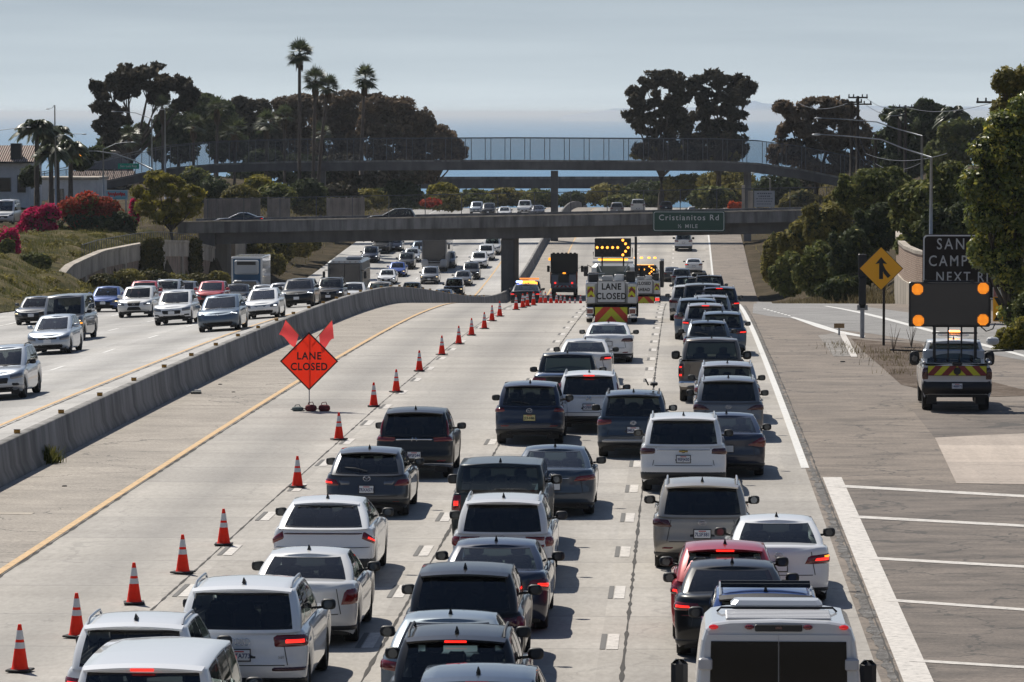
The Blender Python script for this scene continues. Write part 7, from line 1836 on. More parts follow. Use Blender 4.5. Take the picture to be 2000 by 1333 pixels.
F_OLIVE = foliage('olive_leaves', (0.084, 0.076, 0.026), (0.211, 0.186, 0.050), (0.421, 0.355, 0.119))
F_YEL = foliage('yellow_green_leaves', (.08, .08, .014), (.24, .215, .032), (.45, .37, .08), .45)
F_PALM = foliage('palm_fronds', (0.022, 0.034, 0.017), (0.063, 0.084, 0.035), (0.168, 0.182, 0.084), .3, .4, .5)
F_GLOSS = foliage('glossy_leaves', (0.057, 0.074, 0.019), (0.189, 0.221, 0.039), (0.852, 0.695, 0.112), .40, .34, .6)  # bright yellow light end puts sun glints into the leaf colour
F_HEDGE = foliage('hedge_leaves', (0.043, 0.051, 0.019), (0.145, 0.165, 0.047), (0.399, 0.352, 0.105), .35)
F_BOUG = foliage('bougainvillea_petals', (.30, .012, .06), (.62, .014, .13), (.78, .05, .19), .45)
F_BOUGR = foliage('scarlet_petals', (.10, .06, .018), (.42, .06, .04), (.75, .16, .08), .45)
F_FIRE = foliage('orange_petals', (.45, .06, .02), (.7, .12, .03), (.8, .3, .12), .4)
F_IVY = foliage('ivy_leaves', (0.029, 0.031, 0.009), (0.085, 0.078, 0.019), (0.169, 0.130, 0.039), .3)
F_DRY = foliage('dry_grass', (.10, .08, .04), (.2, .16, .08), (.32, .27, .16), .3)
F_GRASS = foliage('grass_blades', (.05, .06, .014), (.11, .12, .03), (.2, .18, .07), .4)
M_BARK = mat('bark', (.07, .055, .042), .95, noise=(2, .35)); M_PBARK = mat('palm_bark', (.10, .08, .065), .95, noise=(3, .3))

def leaves(blobs, n, size, seed, flat=.0, droop=0.0, shell=.66, aspect=.55, nclump=40, tight=.42):
    """n leaf sprays spread through ellipsoids; returns verts, quads, tint"""
    g_ = np.random.default_rng(seed); B = np.array(blobs, float)
    wgt = (B[:, 3]*B[:, 4] + B[:, 4]*B[:, 5] + B[:, 3]*B[:, 5]); wgt /= wgt.sum()
    k = g_.choice(len(B), n, p=wgt)
    d = g_.normal(size=(n, 3)); d /= np.linalg.norm(d, axis=1)[:, None]
    # lumpy surface: clumps of sprays with gaps between
    nc = max(6, int(n / 60)); cd = g_.normal(size=(len(B), nclump, 3)); cd /= np.linalg.norm(cd, axis=2)[:, :, None]
    pick = g_.integers(0, nclump, n); q = cd[k, pick]; d = q + d*tight; d /= np.linalg.norm(d, axis=1)[:, None]
    rad = (shell + (1.0 - shell) * g_.random(n)**.6) * (1 + .16*np.sin(pick*2.4 + k)) 
    c = B[k, :3] + d * B[k, 3:6] * rad[:, None]
    s = size * (.55 + .9*g_.random(n))
    nn = d + .62*g_.normal(size=(n, 3)); nn[:, 2] += .25; nn /= np.linalg.norm(nn, axis=1)[:, None] + 1e-9
    u = np.cross(nn, g_.normal(size=(n, 3))); u[:, 2] -= droop; u /= np.linalg.norm(u, axis=1)[:, None] + 1e-9
    v = np.cross(nn, u); v /= np.linalg.norm(v, axis=1)[:, None] + 1e-9
    su, sv = u*s[:, None], v*(s*aspect)[:, None]
    V = np.stack([c - su, c + sv*.9 - su*.1, c + su, c - sv*.9 + su*.1], 1).reshape(-1, 3)
    Q = np.arange(4*n).reshape(n, 4)
    clump = (np.sin(pick*1.7 + k*2.3) * .5 + .5)
    tint = np.clip(.12 + .62*clump*g_.random(n)**.7 + .25*g_.random(n), 0, 1)
    return V, Q, tint
def leaf_obj(name, blobs, n, size, seed, m, parent=None, **k):
    V, Q, T = leaves(blobs, n, size, seed, **k)
    return link_mesh(name, np_mesh(name, V, Q, False, T), m, parent)
def pxblobs(lst, Y, base, depth=.8):
    """crown lobes given as (px,py,half width px,half height px) standing at distance Y"""
    out = []; r_ = random.Random(len(lst)*7 + int(lst[0][0]))
    for px, py, wx_, wy_ in lst:
        dy = r_.uniform(-.4, .4) * wx_ * Y / F
        p = at(px, py, Y + dy) - base; out.append((p.x, p.y, p.z, wx_*Y/F, max(wx_*depth, wy_*.7)*Y/F, wy_*Y/F))
    return out
SEED = [100]
def tree(name, label, px, Y, lobes, n, size, m, cat='tree', group=None, trunk=.35, forks=True, bark=None, pyb=None, base=None, fill=None, **k):
    SEED[0] += 1
    x = ray(px, 400).x * Y; zb = float(zland(x, Y)) if pyb is None else at(px, pyb, Y).z
    if base is not None: zb = base
    bs = Vector((x, Y, zb)); o = empty(name, bs, 0, label, cat, group)
    B = pxblobs(lobes, Y, bs)
    leaf_obj('crown', B, n, size, SEED[0], m, o, **k)
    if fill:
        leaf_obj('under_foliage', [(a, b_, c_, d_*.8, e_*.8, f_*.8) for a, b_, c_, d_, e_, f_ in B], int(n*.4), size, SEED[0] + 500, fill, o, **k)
    if trunk:
        b = MB(); cx = sum(q[0] for q in B)/len(B); cy = sum(q[1] for q in B)/len(B); zt__ = min(q[2] for q in B)
        fork = Vector((cx*.35, cy*.3, max(.4, (zt__)*.55)))
        b.tube([(0, 0, -.6), fork*.5 + Vector((.1, 0, 0)), fork], [trunk, trunk*.85, trunk*.7], 8)
        for q in B:
            e = Vector(q[:3]); mid = fork.lerp(e, .55) + Vector((0, 0, -.08*(e - fork).length)); b.tube([fork, mid, e], [trunk*.5, trunk*.32, trunk*.10], 6, False)
            if forks:
                for j in range(3):
                    a = random.uniform(0, 6.28); e2 = e + Vector((math.cos(a)*q[3]*.6, math.sin(a)*q[4]*.6, q[5]*random.uniform(-.2, .6))); b.tube([mid.lerp(e, .5), e2], [trunk*.18, trunk*.05], 5, False)
        b.build('trunk', bark or M_BARK, o, True)
    return o
def bush(name, label, lobes, Y, n, size, m, group=None, cat='shrub', fill=None, stems=False, **k):
    SEED[0] += 1
    px = sum(l[0] for l in lobes)/len(lobes); x = ray(px, 450).x * Y; bs = Vector((x, Y, float(zland(x, Y)))); o = empty(name, bs, 0, label, cat, group)
    B = pxblobs(lobes, Y, bs)
    f = leaf_obj('foliage', B, n, size, SEED[0], m, o, **k)
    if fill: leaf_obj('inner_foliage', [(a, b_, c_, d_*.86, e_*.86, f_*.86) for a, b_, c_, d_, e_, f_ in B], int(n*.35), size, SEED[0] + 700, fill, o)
    if stems:
        b = MB()
        for q in B:
            for j in range(3):
                a = random.uniform(0, 6.28); b.tube([(q[0]*.6, q[1]*.6, min(0, q[2] - q[5]) - .3), (q[0] + math.cos(a)*q[3]*.5, q[1] + math.sin(a)*q[4]*.5, q[2] + .2*q[5])], [.05, .02], 5, False)
        b.build('stems', M_BARK, o, True)
    return o
def fan_palm(label, px, pyt, pyb, Y, crown, lean=0.0, name='fan_palm', skirt=True, group='tall fan palms left of the road', nf=34, feather=False, tr=.24):
    SEED[0] += 1; g_ = random.Random(SEED[0])
    p = at(px, pyt, Y); q = at(px + lean, pyb, Y); o = empty(name, q, 0, label, 'palm tree', group)
    T = p - q; b = MB(); nseg = 10
    b.tube([Vector((T.x*(i/nseg)**1.4, 0, T.z*i/nseg - (1.5 if i == 0 else 0))) for i in range(nseg + 1)], [tr*(1.25 - .45*min(1, i/2)*1) if i < 2 else tr*(.85 - .015*i) for i in range(nseg + 1)], 8); b.build('trunk', M_PBARK, o, True)
    V, Q, tint = [], [], []; rr = crown * Y / F
    for k in range(nf):
        az = g_.uniform(0, 2*math.pi); el = g_.uniform(-.75, 1.45) if not feather else g_.uniform(-.1, 1.25)
        L_ = rr * g_.uniform(.75, 1.05); tt = g_.random()
        dirv = Vector((math.cos(az)*math.cos(el), math.sin(az)*math.cos(el), math.sin(el)))
        side = dirv.cross(Vector((0, 0, 1))); side = side.normalized() if side.length > .05 else Vector((1, 0, 0))
        upv = side.cross(dirv).normalized()
        if not feather:
            h = T + dirv*L_*.45; ns = 9
            for j in range(ns):
                a = -1.2 + 2.4*j/(ns-1); dd_ = (dirv*math.cos(a) + side*math.sin(a)); tip = h + dd_*L_*(.62 + .2*g_.random()) + Vector((0, 0, -.14*L_*abs(a))) - upv*0.0 + Vector((0, 0, -.10*L_ if el < .6 else 0))
                w_ = side*math.cos(a)*.05*L_ - dirv*math.sin(a)*.05*L_; mid = h.lerp(tip, .55); i0 = len(V)
                V += [h, mid + w_, tip, mid - w_]; Q.append((i0, i0+1, i0+2, i0+3)); tint.append(min(1, .1 + .6*tt + .25*g_.random()))
            i0 = len(V); V += [T + side*.03, T - side*.03, h - side*.02, h + side*.02]; Q.append((i0, i0+1, i0+2, i0+3)); tint.append(.5)
        else:
            ns = 18; pts = [T + dirv*L_*f + Vector((0, 0, -.62*L_*f*f)) for f in [j/ns for j in range(ns+1)]]
            for j in range(1, ns + 1):
                c_ = pts[j]; ax = (pts[j] - pts[j-1]).normalized(); ll = L_*.30*(1 - .55*abs(j/ns - .45))
                for s in (-1, 1):
                    tip = c_ + side*s*ll*.8 + ax*ll*.55 + Vector((0, 0, -.55*ll)); w_ = ax*.06*L_; mid = c_.lerp(tip, .5) + Vector((0, 0, .06*ll)); i0 = len(V)
                    V += [c_, mid + w_, tip, mid - w_]; Q.append((i0, i0+1, i0+2, i0+3)); tint.append(min(1, .1 + .5*tt + .35*g_.random()))
            for j in range(ns):
                i0 = len(V); V += [pts[j] + side*.03, pts[j] - side*.03, pts[j+1] - side*.03, pts[j+1] + side*.03]; Q.append((i0, i0+1, i0+2, i0+3)); tint.append(.7)
    link_mesh('fronds', np_mesh('fronds', np.array([tuple(v) for v in V]), np.array(Q), False, tint), F_PALM, o)
    if skirt:
        V, Q, tint = [], [], []
        for k in range(60):
            az = g_.uniform(0, 6.28); z0 = -rr*g_.uniform(.05, .9); r1 = rr*.22*g_.uniform(.6, 1.2); c_ = T + Vector((math.cos(az)*r1, math.sin(az)*r1, z0)); sd = Vector((-math.sin(az), math.cos(az), 0))*rr*.08; i0 = len(V)
            V += [c_ + sd, c_ - sd, c_ - sd*.4 + Vector((0, 0, -rr*.4)), c_ + sd*.4 + Vector((0, 0, -rr*.4))]; Q.append((i0, i0+1, i0+2, i0+3)); tint.append(g_.random()*.5)
        link_mesh('dead_fronds', np_mesh('dead_fronds', np.array([tuple(v) for v in V]), np.array(Q), False, tint), F_BROWN, o)
    return o
# --- far left skyline
tree('eucalyptus', 'umbrella shaped dark eucalyptus standing highest on the left skyline', 250, 560,
     [(212, 168, 34, 26), (250, 150, 42, 24), (296, 150, 44, 26), (335, 168, 40, 26), (366, 186, 22, 20), (196, 202, 24, 20), (222, 226, 32, 22), (200, 248, 20, 18), (246, 182, 26, 12), (310, 190, 24, 14), (352, 204, 26, 14), (238, 252, 30, 22), (215, 280, 14, 16)], 15000, .42, F_EUC, trunk=.55, shell=.45, nclump=16, tight=.30)
tree('eucalyptus', 'slender dark tree below the umbrella shaped eucalyptus', 225, 600, [(205, 290, 14, 22), (228, 300, 22, 20), (250, 280, 24, 24), (275, 265, 20, 24)], 5000, .42, F_DARK, trunk=.3)
GTL = 'trees of the wood behind the footbridge on the left'
tree('broadleaf_tree', 'dark rounded tree right of the umbrella eucalyptus', 345, 610, [(330, 245, 30, 30), (365, 255, 34, 34), (340, 290, 46, 30), (395, 215, 26, 28)], 9000, .42, F_DARK, group=GTL)
tree('broadleaf_tree', 'dark tree with flat top in the middle of the left wood', 420, 640, [(400, 205, 28, 20), (430, 220, 30, 26), (405, 255, 34, 30), (445, 285, 40, 30)], 8500, .42, F_DARK, group=GTL)
tree('broadleaf_tree', 'dark domed tree right of the flat topped one', 480, 650, [(465, 205, 26, 18), (500, 215, 28, 22), (480, 250, 40, 30), (520, 275, 36, 30)], 8500, .42, F_EUC, group=GTL)
tree('broadleaf_tree', 'russet tree behind the tallest fan palm', 575, 660, [(555, 205, 24, 14), (590, 200, 32, 16), (560, 235, 36, 26), (605, 240, 44, 34), (575, 285, 50, 34)], 9500, .40, F_BROWN, group=GTL)
tree('broadleaf_tree', 'russet tree between the fan palm group and the single fan palm', 665, 650, [(640, 205, 28, 20), (675, 195, 34, 18), (650, 240, 40, 30), (695, 235, 40, 34), (660, 285, 52, 34)], 9500, .40, F_BROWN, group=GTL)
tree('broadleaf_tree', 'large russet tree right of the single fan palm', 760, 640, [(735, 205, 36, 20), (775, 210, 36, 22), (750, 245, 48, 34), (805, 240, 40, 34), (770, 290, 56, 36)], 10500, .40, F_BROWN, group=GTL)
tree('broadleaf_tree', 'sloping russet tree at the right end of the left wood', 845, 640, [(820, 245, 30, 24), (855, 270, 34, 26), (880, 292, 28, 24), (835, 295, 50, 30), (895, 300, 20, 16), (820, 330, 44, 26)], 9000, .40, F_BROWN, group=GTL)
tree('broadleaf_tree', 'dark tree in the shade under the left half of the footbridge', 700, 620, [(670, 330, 44, 30), (730, 345, 50, 28), (790, 340, 40, 26), (640, 355, 34, 24)], 8000, .40, F_EUC, group=GTL)
tree('broadleaf_tree', 'dark tree behind the trunks of the fan palm group', 560, 620, [(520, 320, 40, 28), (580, 335, 44, 30), (480, 345, 36, 24), (620, 330, 30, 26)], 8000, .40, F_DARK, group=GTL)
GMP = 'mid height palms in front of the left wood'
for px, py, cr_, lb in ((318, 212, 26, 'palm just right of the umbrella eucalyptus trunk'), (424, 212, 26, 'palm rising above the dark flat topped tree'), (458, 258, 32, 'bushy palm above the low middle of the footbridge fence'), (378, 246, 26, 'palm left of the bushy palm'), (520, 240, 30, 'palm left of the tallest fan palm'), (556, 226, 24, 'small palm close to the tallest fan palm'), (628, 262, 24, 'low palm behind the right trunk of the fan palm group'), (253, 268, 26, 'low palm in front of the eucalyptus trunk')):
    fan_palm(lb, px, py, 372, 545 + (px % 7)*4, cr_, 0, 'fan_palm', True, GMP, 26)
fan_palm('tallest fan palm of the photograph, left of its group', 585, 104, 378, 470, 29, 0, nf=56)
fan_palm('middle fan palm of the group of three', 616, 156, 378, 478, 28, -4, nf=56)
fan_palm('right fan palm of the group of three with a bent trunk', 641, 170, 378, 484, 26, -20, nf=56)
fan_palm('single fan palm standing alone right of the group', 713, 154, 318, 520, 29, -7, nf=56)
GFP = 'feathery palms in front of the white building'
for px, pyt, pyb, cr_, Yd, lb in ((72, 250, 400, 52, 432, 'large feathery palm nearest the white building'), (112, 262, 400, 50, 436, 'large feathery palm in the middle of the left cluster'), (138, 290, 400, 44, 428, 'lower feathery palm at the right of the left cluster'), (100, 298, 400, 44, 424, 'lowest dark feathery palm of the left cluster')):
    fan_palm(lb, px, pyt, pyb, Yd, cr_, 0, 'feather_palm', False, GFP, 46, True, .3)
bush('shrub', 'dark shrub at the foot of the feathery palms', [(160, 318, 22, 16), (190, 300, 24, 12), (60, 345, 20, 22)], 445, 3200, .3, F_DARK)
GSB = 'trees on the slope between the bridges on the left'
for k, (px, py, wx_, wy_, Yd, m_) in enumerate(((415, 372, 34, 26, 455, F_DARK), (470, 385, 34, 22, 450, F_OLIVE), (540, 382, 36, 22, 462, F_HEDGE), (600, 375, 36, 24, 470, F_DARK), (660, 380, 36, 22, 478, F_EUC), (720, 388, 36, 18, 490, F_OLIVE), (785, 378, 36, 26, 505, F_DARK), (380, 350, 30, 24, 500, F_HEDGE), (820, 392, 26, 14, 520, F_HEDGE))):
    bush('shrub', ['dark shrub right of the yellow green tree', 'olive shrub above the slatted wall, left', 'green shrub above the slatted wall, middle', 'dark shrub around the foot of the fan palms', 'dull shrub right of the fan palm trunks', 'olive shrub behind the black suv on the bridge', 'dark shrub under the russet trees', 'green shrub behind the yellow green tree', 'low green shrub left of the yellow treetop'][k], [(px, py, wx_, wy_), (px + wx_*.5, py + wy_*.3, wx_*.6, wy_*.8), (px - wx_*.5, py + wy_*.25, wx_*.6, wy_*.8)], Yd, 3600, .26, m_, GSB, fill=F_DARK)
# bougainvillea bank
bush('bougainvillea', 'crimson bougainvillea mound left of the scarlet hedge', [(66, 430, 26, 26), (92, 420, 24, 22), (78, 450, 34, 24), (45, 452, 16, 18)], 385, 7000, .17, F_BOUG, fill=F_DARK)
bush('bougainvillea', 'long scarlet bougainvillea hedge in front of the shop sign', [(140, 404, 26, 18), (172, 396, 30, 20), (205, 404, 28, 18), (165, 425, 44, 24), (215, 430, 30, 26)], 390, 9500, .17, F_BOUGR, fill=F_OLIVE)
bush('bougainvillea', 'small crimson bougainvillea next to the yellow green tree', [(266, 402, 12, 14), (262, 424, 10, 14)], 392, 1500, .17, F_BOUG, fill=F_DARK)
bush('bougainvillea', 'crimson and yellow bougainvillea cut by the left edge', [(22, 468, 16, 22), (8, 470, 18, 26), (26, 490, 12, 20)], 340, 2600, .16, F_BOUG, fill=F_YEL)
bush('shrub', 'dark hedge base under the scarlet bougainvillea', [(150, 440, 34, 22), (195, 445, 40, 24), (235, 440, 30, 26)], 389, 5200, .2, F_DARK)
bush('shrub', 'dark rounded shrub on the bank left of the retaining wall', [(62, 522, 26, 26), (40, 528, 20, 20), (78, 512, 20, 16)], 322, 5200, .17, F_HEDGE, fill=F_DARK)
bush('shrub', 'shaded shrub at the left edge of the bank', [(6, 500, 22, 26), (14, 482, 14, 16)], 332, 2600, .18, F_HEDGE, fill=F_DARK)
tree('broadleaf_tree', 'yellow green feathery tree beside the left end of the bridge', 335, 388, [(305, 350, 34, 16), (285, 375, 30, 20), (335, 365, 36, 22), (370, 380, 30, 18), (300, 405, 36, 22), (350, 405, 40, 22), (320, 425, 34, 16), (380, 402, 18, 16)], 11000, .17, F_YEL, trunk=.2, shell=.4, nclump=24, tight=.34)
GSW = 'low shrubs along the foot of the retaining wall'
for k, (px, py, wx_, wy_, Yd) in enumerate(((205, 552, 30, 16, 330), (250, 545, 32, 18, 338), (300, 546, 34, 18, 346), (345, 550, 28, 16, 352), (390, 548, 26, 14, 360), (150, 566, 26, 14, 318), (115, 572, 18, 14, 312), (425, 545, 22, 14, 368))):
    bush('shrub', ['low shrub at the foot of the wall behind the white suv', 'low shrub at the foot of the wall left of the ivy', 'low shrub below the hanging ivy', 'low shrub right of the hanging ivy', 'low shrub below the narrow ivy strip', 'low shrub at the left end of the retaining wall', 'spiky low shrub in front of the rounded dark shrub', 'low shrub beside the box truck'][k], [(px, py, wx_, wy_), (px + wx_*.5, py + 6, wx_*.6, wy_*.8), (px - wx_*.5, py + 7, wx_*.6, wy_*.7)], Yd, 2600, .16, F_OLIVE if k % 2 else F_IVY, GSW, fill=F_DARK)
def ivy(label, px0, px1, Y):
    SEED[0] += 1; B = []
    for k in range(int((px1 - px0)/7) + 1):
        px = px0 + 7*k; y = float(np.interp(px, [100, 125, 190, 260, 312, 360, 413], [330, 337, 350, 362, 372, 383, 395])); xw = float(np.interp(y, WALL_Y, WALL_X)) + .35; zt0 = float(zroad(y)) + float(np.interp(y, WALL_Y, WALL_T))
        for j in range(5): B.append((xw + .12, y, zt0 - .2 - .75*j, .30, .35, .5))
    o = leaf_obj('ivy', B, 1800 + 500*len(B)//5, .15, SEED[0], F_IVY, None, droop=.8)
    return tag(o, label, 'ivy')
ivy('broad curtain of ivy hanging over the retaining wall', 268, 306, 366); ivy('narrow strip of ivy hanging over the retaining wall', 362, 378, 384)
GSL = 'shrubs on the left slope beyond the bridge'
for k, (px, py, wx_, wy_, Yd) in enumerate(((505, 492, 26, 24, 424), (545, 485, 28, 24, 434), (580, 480, 26, 20, 446), (530, 515, 26, 20, 420), (605, 474, 20, 12, 462), (490, 520, 16, 20, 416))):
    bush('shrub', ['olive shrub left on the slope beyond the bridge', 'olive shrub in the middle of the slope beyond the bridge', 'olive shrub right on the slope beyond the bridge', 'lower olive shrub on the slope beside the box truck', 'small olive shrub furthest up the slope', 'dark shrub against the wall beyond the bridge'][k], [(px, py, wx_, wy_), (px + wx_*.5, py + 6, wx_*.6, wy_*.8)], Yd, 3000, .2, F_OLIVE, GSL, fill=F_DARK)
# over the bridge: shrubs along the far road
GFB = 'shrubs seen between the road bridge and the footbridge'
for k, (px, py, wx_, wy_, Yd, m_) in enumerate(((866, 372, 26, 14, 560, F_YEL), (870, 392, 30, 18, 556, F_OLIVE), (620, 400, 44, 18, 470, F_OLIVE), (505, 358, 24, 14, 500, F_YEL), (1000, 388, 60, 14, 690, F_OLIVE), (1120, 388, 26, 14, 680, F_DARK), (1190, 380, 40, 20, 660, F_OLIVE), (1270, 375, 50, 24, 650, F_DARK), (1340, 365, 44, 26, 640, F_OLIVE), (1390, 385, 40, 20, 560, F_HEDGE), (1420, 350, 50, 24, 620, F_OLIVE), (1520, 370, 46, 30, 540, F_DARK), (1570, 395, 40, 22, 520, F_OLIVE), (1600, 350, 50, 30, 560, F_EUC), (1290, 296, 50, 16, 640, F_OLIVE), (1390, 300, 50, 20, 640, F_OLIVE), (940, 385, 30, 12, 700, F_DARK), (745, 385, 36, 14, 520, F_DARK), (925, 388, 34, 16, 660, F_HEDGE), (985, 384, 34, 16, 668, F_OLIVE), (1055, 386, 34, 16, 664, F_HEDGE), (1450, 380, 40, 22, 575, F_OLIVE), (1240, 392, 60, 12, 650, F_HEDGE), (690, 398, 30, 12, 480, F_OLIVE))):
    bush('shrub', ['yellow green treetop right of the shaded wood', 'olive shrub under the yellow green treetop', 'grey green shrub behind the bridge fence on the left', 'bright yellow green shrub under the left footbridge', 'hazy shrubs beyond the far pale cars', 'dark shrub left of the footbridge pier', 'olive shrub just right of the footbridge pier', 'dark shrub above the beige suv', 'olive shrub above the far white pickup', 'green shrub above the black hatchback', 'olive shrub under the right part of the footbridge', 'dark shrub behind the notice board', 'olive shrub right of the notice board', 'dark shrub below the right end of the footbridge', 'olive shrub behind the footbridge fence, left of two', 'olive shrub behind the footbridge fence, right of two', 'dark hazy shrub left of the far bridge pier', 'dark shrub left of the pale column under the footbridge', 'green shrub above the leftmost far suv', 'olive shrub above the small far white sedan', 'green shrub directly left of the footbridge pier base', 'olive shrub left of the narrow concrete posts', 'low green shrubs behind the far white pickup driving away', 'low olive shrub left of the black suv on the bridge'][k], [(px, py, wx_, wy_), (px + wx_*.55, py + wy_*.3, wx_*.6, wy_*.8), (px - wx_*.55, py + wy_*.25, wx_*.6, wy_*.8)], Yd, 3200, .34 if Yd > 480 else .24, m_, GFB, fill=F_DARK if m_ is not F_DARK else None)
bush('flowering_shrub', 'bright orange flowers beside the notice board', [(1430, 402, 9, 8), (1444, 403, 7, 8)], 446, 700, .16, F_FIRE)
bush('flowering_shrub', 'faint red flowers beyond the bridge fence', [(840, 396, 22, 8)], 500, 700, .18, F_BOUGR)
# right skyline
tree('eucalyptus', 'tall dark eucalyptus at the left of the right skyline', 1290, 600, [(1245, 190, 26, 26), (1275, 165, 32, 24), (1310, 155, 30, 20), (1335, 170, 26, 20), (1240, 228, 24, 18), (1290, 205, 30, 24), (1330, 212, 36, 28), (1270, 245, 32, 22), (1320, 255, 40, 28), (1275, 292, 36, 22), (1340, 290, 40, 24)], 13000, .42, F_EUC, trunk=.5, shell=.45, nclump=16, tight=.30)
tree('eucalyptus', 'tall dark eucalyptus touching the first one on its right', 1400, 605, [(1365, 160, 20, 16), (1400, 155, 30, 18), (1435, 160, 30, 20), (1462, 172, 18, 14), (1380, 190, 28, 18), (1430, 190, 34, 20), (1395, 225, 40, 30), (1440, 215, 28, 24), (1410, 262, 46, 28), (1370, 280, 40, 26), (1440, 285, 22, 22)], 13000, .42, F_EUC, trunk=.5, shell=.45, nclump=16, tight=.30)
tree('broadleaf_tree', 'russet brown tree right of the twin eucalyptus', 1590, 520, [(1530, 210, 22, 14), (1560, 225, 30, 20), (1600, 210, 38, 20), (1640, 215, 36, 24), (1560, 262, 44, 26), (1620, 265, 52, 34), (1675, 260, 30, 28), (1540, 300, 40, 24), (1610, 315, 60, 30), (1690, 300, 26, 30)], 14000, .36, F_BROWN, nclump=26, tight=.36)
GTR = 'dark trees along the right bank'
tree('broadleaf_tree', 'dark palm topped thicket left of the date palm', 1760, 500, [(1745, 225, 26, 16), (1770, 240, 36, 28), (1740, 275, 34, 28), (1800, 285, 44, 34), (1760, 320, 50, 30)], 9000, .34, F_DARK, group=GTR)
tree('broadleaf_tree', 'dark tree directly left of the date palm crown', 1815, 495, [(1808, 208, 20, 16), (1830, 225, 22, 20), (1820, 250, 34, 26)], 4500, .34, F_DARK, group=GTR)
tree('broadleaf_tree', 'grey green tree right of the date palm', 1890, 480, [(1870, 260, 36, 26), (1905, 250, 26, 18), (1890, 290, 50, 30), (1850, 300, 40, 30)], 7000, .34, F_HEDGE, group=GTR)
fan_palm('date palm with arching fronds on the right skyline', 1862, 222, 330, 488, 44, 0, 'date_palm', False, None, 34, True, .34)
fan_palm('dark palm above the thicket between the poles', 1757, 222, 330, 498, 28, 0, 'date_palm', False, None, 24, True, .3)
# right bank hedges
GH = 'hedges on the right bank'
hb_ = [(1560, 470, 40, 40, 300, 'F_OLIVE', 'brownish olive hedge next to the bridge end'), (1620, 440, 46, 46, 292, 'F_OLIVE', 'brownish olive hedge above the amber merge sign'), (1540, 530, 36, 40, 285, 'F_HEDGE', 'dark green hedge at the foot of the bank nearest the road'), (1600, 520, 50, 50, 278, 'F_HEDGE', 'dark green hedge left of the merge sign'), (1665, 500, 46, 56, 268, 'F_DARK', 'very dark hedge directly behind the merge sign'),
       (1690, 370, 56, 44, 285, 'F_HEDGE', 'dark rounded tree shaped hedge highest on the bank'), (1720, 440, 50, 44, 270, 'F_DARK', 'dark hedge behind the curved brick wall'), (1790, 400, 50, 50, 255, 'F_HEDGE', 'green hedge left of the near street lamp pole'), (1850, 370, 60, 56, 250, 'F_HEDGE', 'green hedge behind the campground sign, upper left'), (1800, 470, 50, 40, 248, 'F_HEDGE', 'green hedge immediately left above the campground sign'), (1870, 450, 56, 56, 243, 'F_DARK', 'dark hedge directly behind the campground sign'), (1510, 500, 22, 50, 305, 'F_OLIVE', 'straggling brown shrub at the left edge of the bank'), (1645, 395, 36, 30, 300, 'F_OLIVE', 'olive shrub left of the rounded hedge'), (1740, 350, 40, 26, 330, 'F_HEDGE', 'pale topped hedge right of the twin utility poles'), (1580, 440, 36, 22, 330, 'F_OLIVE', 'olive shrub covering the right end of the road bridge'), (1640, 560, 40, 22, 262, 'F_DARK', 'low dark shrub between hedge and merge sign')]
for px, py, wx_, wy_, Yd, m_, lb in hb_:
    m_ = globals()[m_]
    bush('hedge', lb, [(px, py, wx_*.75, wy_*.8), (px + wx_*.5, py + wy_*.25, wx_*.55, wy_*.6), (px - wx_*.5, py + wy_*.3, wx_*.55, wy_*.6), (px + wx_*.1, py - wy_*.45, wx_*.5, wy_*.5), (px, py + wy_*.7, wx_*.7, wy_*.5)] + [(px + random.uniform(-.95, .95)*wx_, py + random.uniform(-.7, .8)*wy_, wx_*random.uniform(.12, .30), wy_*random.uniform(.16, .36)) for _ in range(13)], Yd, 6800, .17, m_, GH, 'hedge', fill=F_DARK if m_ is not F_DARK else F_HEDGE)
# near leafy trees at the right edge
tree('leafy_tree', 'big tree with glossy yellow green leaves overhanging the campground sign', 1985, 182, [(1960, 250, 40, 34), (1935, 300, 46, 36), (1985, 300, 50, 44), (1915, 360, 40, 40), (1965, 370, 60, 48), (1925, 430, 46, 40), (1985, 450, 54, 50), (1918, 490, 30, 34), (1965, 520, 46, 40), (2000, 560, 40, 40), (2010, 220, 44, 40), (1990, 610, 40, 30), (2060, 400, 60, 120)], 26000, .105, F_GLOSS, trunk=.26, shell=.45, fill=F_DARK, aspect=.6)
tree('leafy_tree', 'olive tree top at the upper right corner', 1985, 205, [(1965, 160, 26, 28), (1985, 185, 30, 34), (2010, 150, 34, 30), (1955, 215, 22, 22), (2000, 225, 40, 34)], 7000, .12, F_OLIVE, trunk=.22, shell=.45, fill=F_HEDGE)
bush('shrub', 'wild yellow green shrub right of the message board truck', [(1968, 672, 28, 30), (1990, 692, 30, 40), (1957, 702, 24, 26), (2002, 655, 30, 34), (1975, 725, 30, 22)], 168, 8000, .08, F_YEL, None, fill=F_HEDGE)
bush('shrub', 'dark undergrowth below the leafy tree at the right edge', [(2018, 600, 36, 34), (2015, 720, 40, 40), (1998, 640, 24, 26)], 176, 6000, .09, F_HEDGE, None, fill=F_DARK)
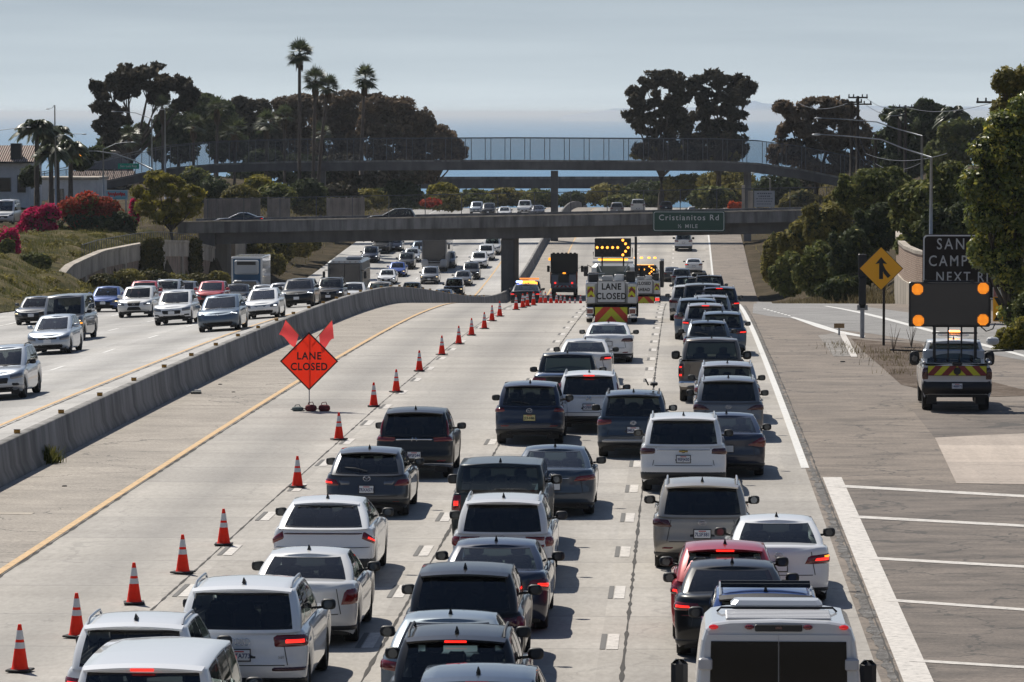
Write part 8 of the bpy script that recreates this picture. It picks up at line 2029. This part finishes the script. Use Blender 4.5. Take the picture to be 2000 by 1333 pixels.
# tufts, weeds and ground cover
def tufts(name, pts, n, h, seed, m, spread=.5, surf=None):
    g_ = np.random.default_rng(seed); P = np.array(pts)[g_.integers(0, len(pts), n)]; P = P + np.stack([g_.normal(0, spread, n), g_.normal(0, spread*1.5, n)], 1)
    z = (surf or zland)(P[:, 0], P[:, 1]); hh = h*(.4 + g_.random(n)); a = g_.random(n)*6.28; tl = g_.normal(0, .35, (n, 2))*hh[:, None]; w_ = np.stack([np.cos(a), np.sin(a)], 1)*(.06*h)
    B0 = np.column_stack([P - w_, z - .02]); B1 = np.column_stack([P + w_, z - .02]); T1_ = np.column_stack([P + tl + w_*.2, z + hh]); T0 = np.column_stack([P + tl - w_*.2, z + hh])
    V = np.stack([B0, B1, T1_, T0], 1).reshape(-1, 3)
    return link_mesh(name, np_mesh(name, V, np.arange(4*n).reshape(n, 4), False, g_.random(n)), m)
q = ground(97, 905); o = tufts('grass_tuft', [(q.x, q.y)], 260, .34, 3, F_GRASS, .12, zsurf); tag(o, 'yellow grass tuft growing at the foot of the barrier', 'grass tuft')
pl = []
for px, py in ((1700, 690), (1720, 700), (1740, 705), (1755, 700), (1770, 690), (1780, 705), (1760, 715), (1745, 690), (1640, 675), (1655, 680), (1665, 690), (1775, 730)): g = ground(px, py); pl.append((g.x, g.y))
tag(tufts('dry_weeds', pl, 650, .2, 4, F_DRY, .5, zsurf), 'dry weeds around the merge sign post', 'weeds', None, 'stuff')
pl = [(x, y) for y in np.arange(232, 330, 2.0) for x in (np.interp(y, [225, 262, 330], [27, 9.5, 8.0]) + .4, np.interp(y, [225, 262, 330], [27, 9.5, 8.0]) + 1.6)]
tag(tufts('verge_grass', pl, 9000, .5, 5, F_DRY, .7), 'dry grass along the toe of the right bank', 'grass', None, 'stuff')
pl = [(x, y) for y in np.arange(200, 396, 3.0) for x in np.arange(-62, -40, 2.0) if y < 326 or x < np.interp(y, WALL_Y, WALL_X) - 1.5]
tag(tufts('bank_grass', pl, 34000, .42, 6, F_GRASS, 1.3), 'patchy green grass covering the left bank', 'grass', None, 'stuff')
pl = [(x, y) for y in np.arange(400, 620, 4.0) for x in (-44, -48, -52, 12, 15, 19, 23)]
tag(tufts('slope_scrub', pl, 12000, .6, 8, F_OLIVE, 1.2), 'scrub covering the slopes beyond the bridge', 'scrub', None, 'stuff')
# low clumps of ground cover scattered on the left bank
g_ = np.random.default_rng(21); B = []
for k in range(150):
    y = g_.uniform(205, 394); x0 = -41 if y < 326 else float(np.interp(y, WALL_Y, WALL_X)) - 2; x = x0 - abs(g_.normal(0, 6)); r0_ = g_.uniform(.25, .8)
    B.append((x, y, float(zland(x, y)) + r0_*.2, r0_*1.3, r0_*1.5, r0_*.55))
tag(leaf_obj('ground_cover', B, 15000, .14, 77, F_OLIVE), 'low clumps of scrub and ground cover over the left bank', 'ground cover', None, 'stuff')
# thin dead weeds
for px, py, lb in ((1745, 690, 'tall thin dead weed right of the merge sign post'), (1780, 680, 'tall thin dead weed left of the message board truck')):
    g = ground(px, py); b = MB(); r2 = random.Random(px)
    for k in range(9):
        a = r2.uniform(0, 6.28); h = r2.uniform(.5, 1.15); b.tube([(0, 0, 0), (math.cos(a)*.08, math.sin(a)*.08, h*.5), (math.cos(a)*.28*h, math.sin(a)*.2, h)], [.012, .009, .005], 4, False)
    o = b.build('dead_weed', mat('dead_stem', (.16, .12, .08), .9)); o.location = g; tag(o, lb, 'weed')
# ------------------------------------------------------------------ air
b = MB(); b.box((0, 102000, -29), (190000, 206000, 96))
hz = b.build('haze', None); hz.data.materials.clear()
m = bpy.data.materials.new('haze_air'); m.use_nodes = True; t = m.node_tree; t.nodes.clear()
ho = N(t, 'ShaderNodeOutputMaterial'); pv = N(t, 'ShaderNodeVolumePrincipled')
pv.inputs['Color'].default_value = (.88, .94, 1.0, 1); pv.inputs['Density'].default_value = .00005; pv.inputs['Anisotropy'].default_value = .2
t.links.new(pv.outputs[0], ho.inputs['Volume']); hz.data.materials.append(m); tag(hz, kind='stuff')
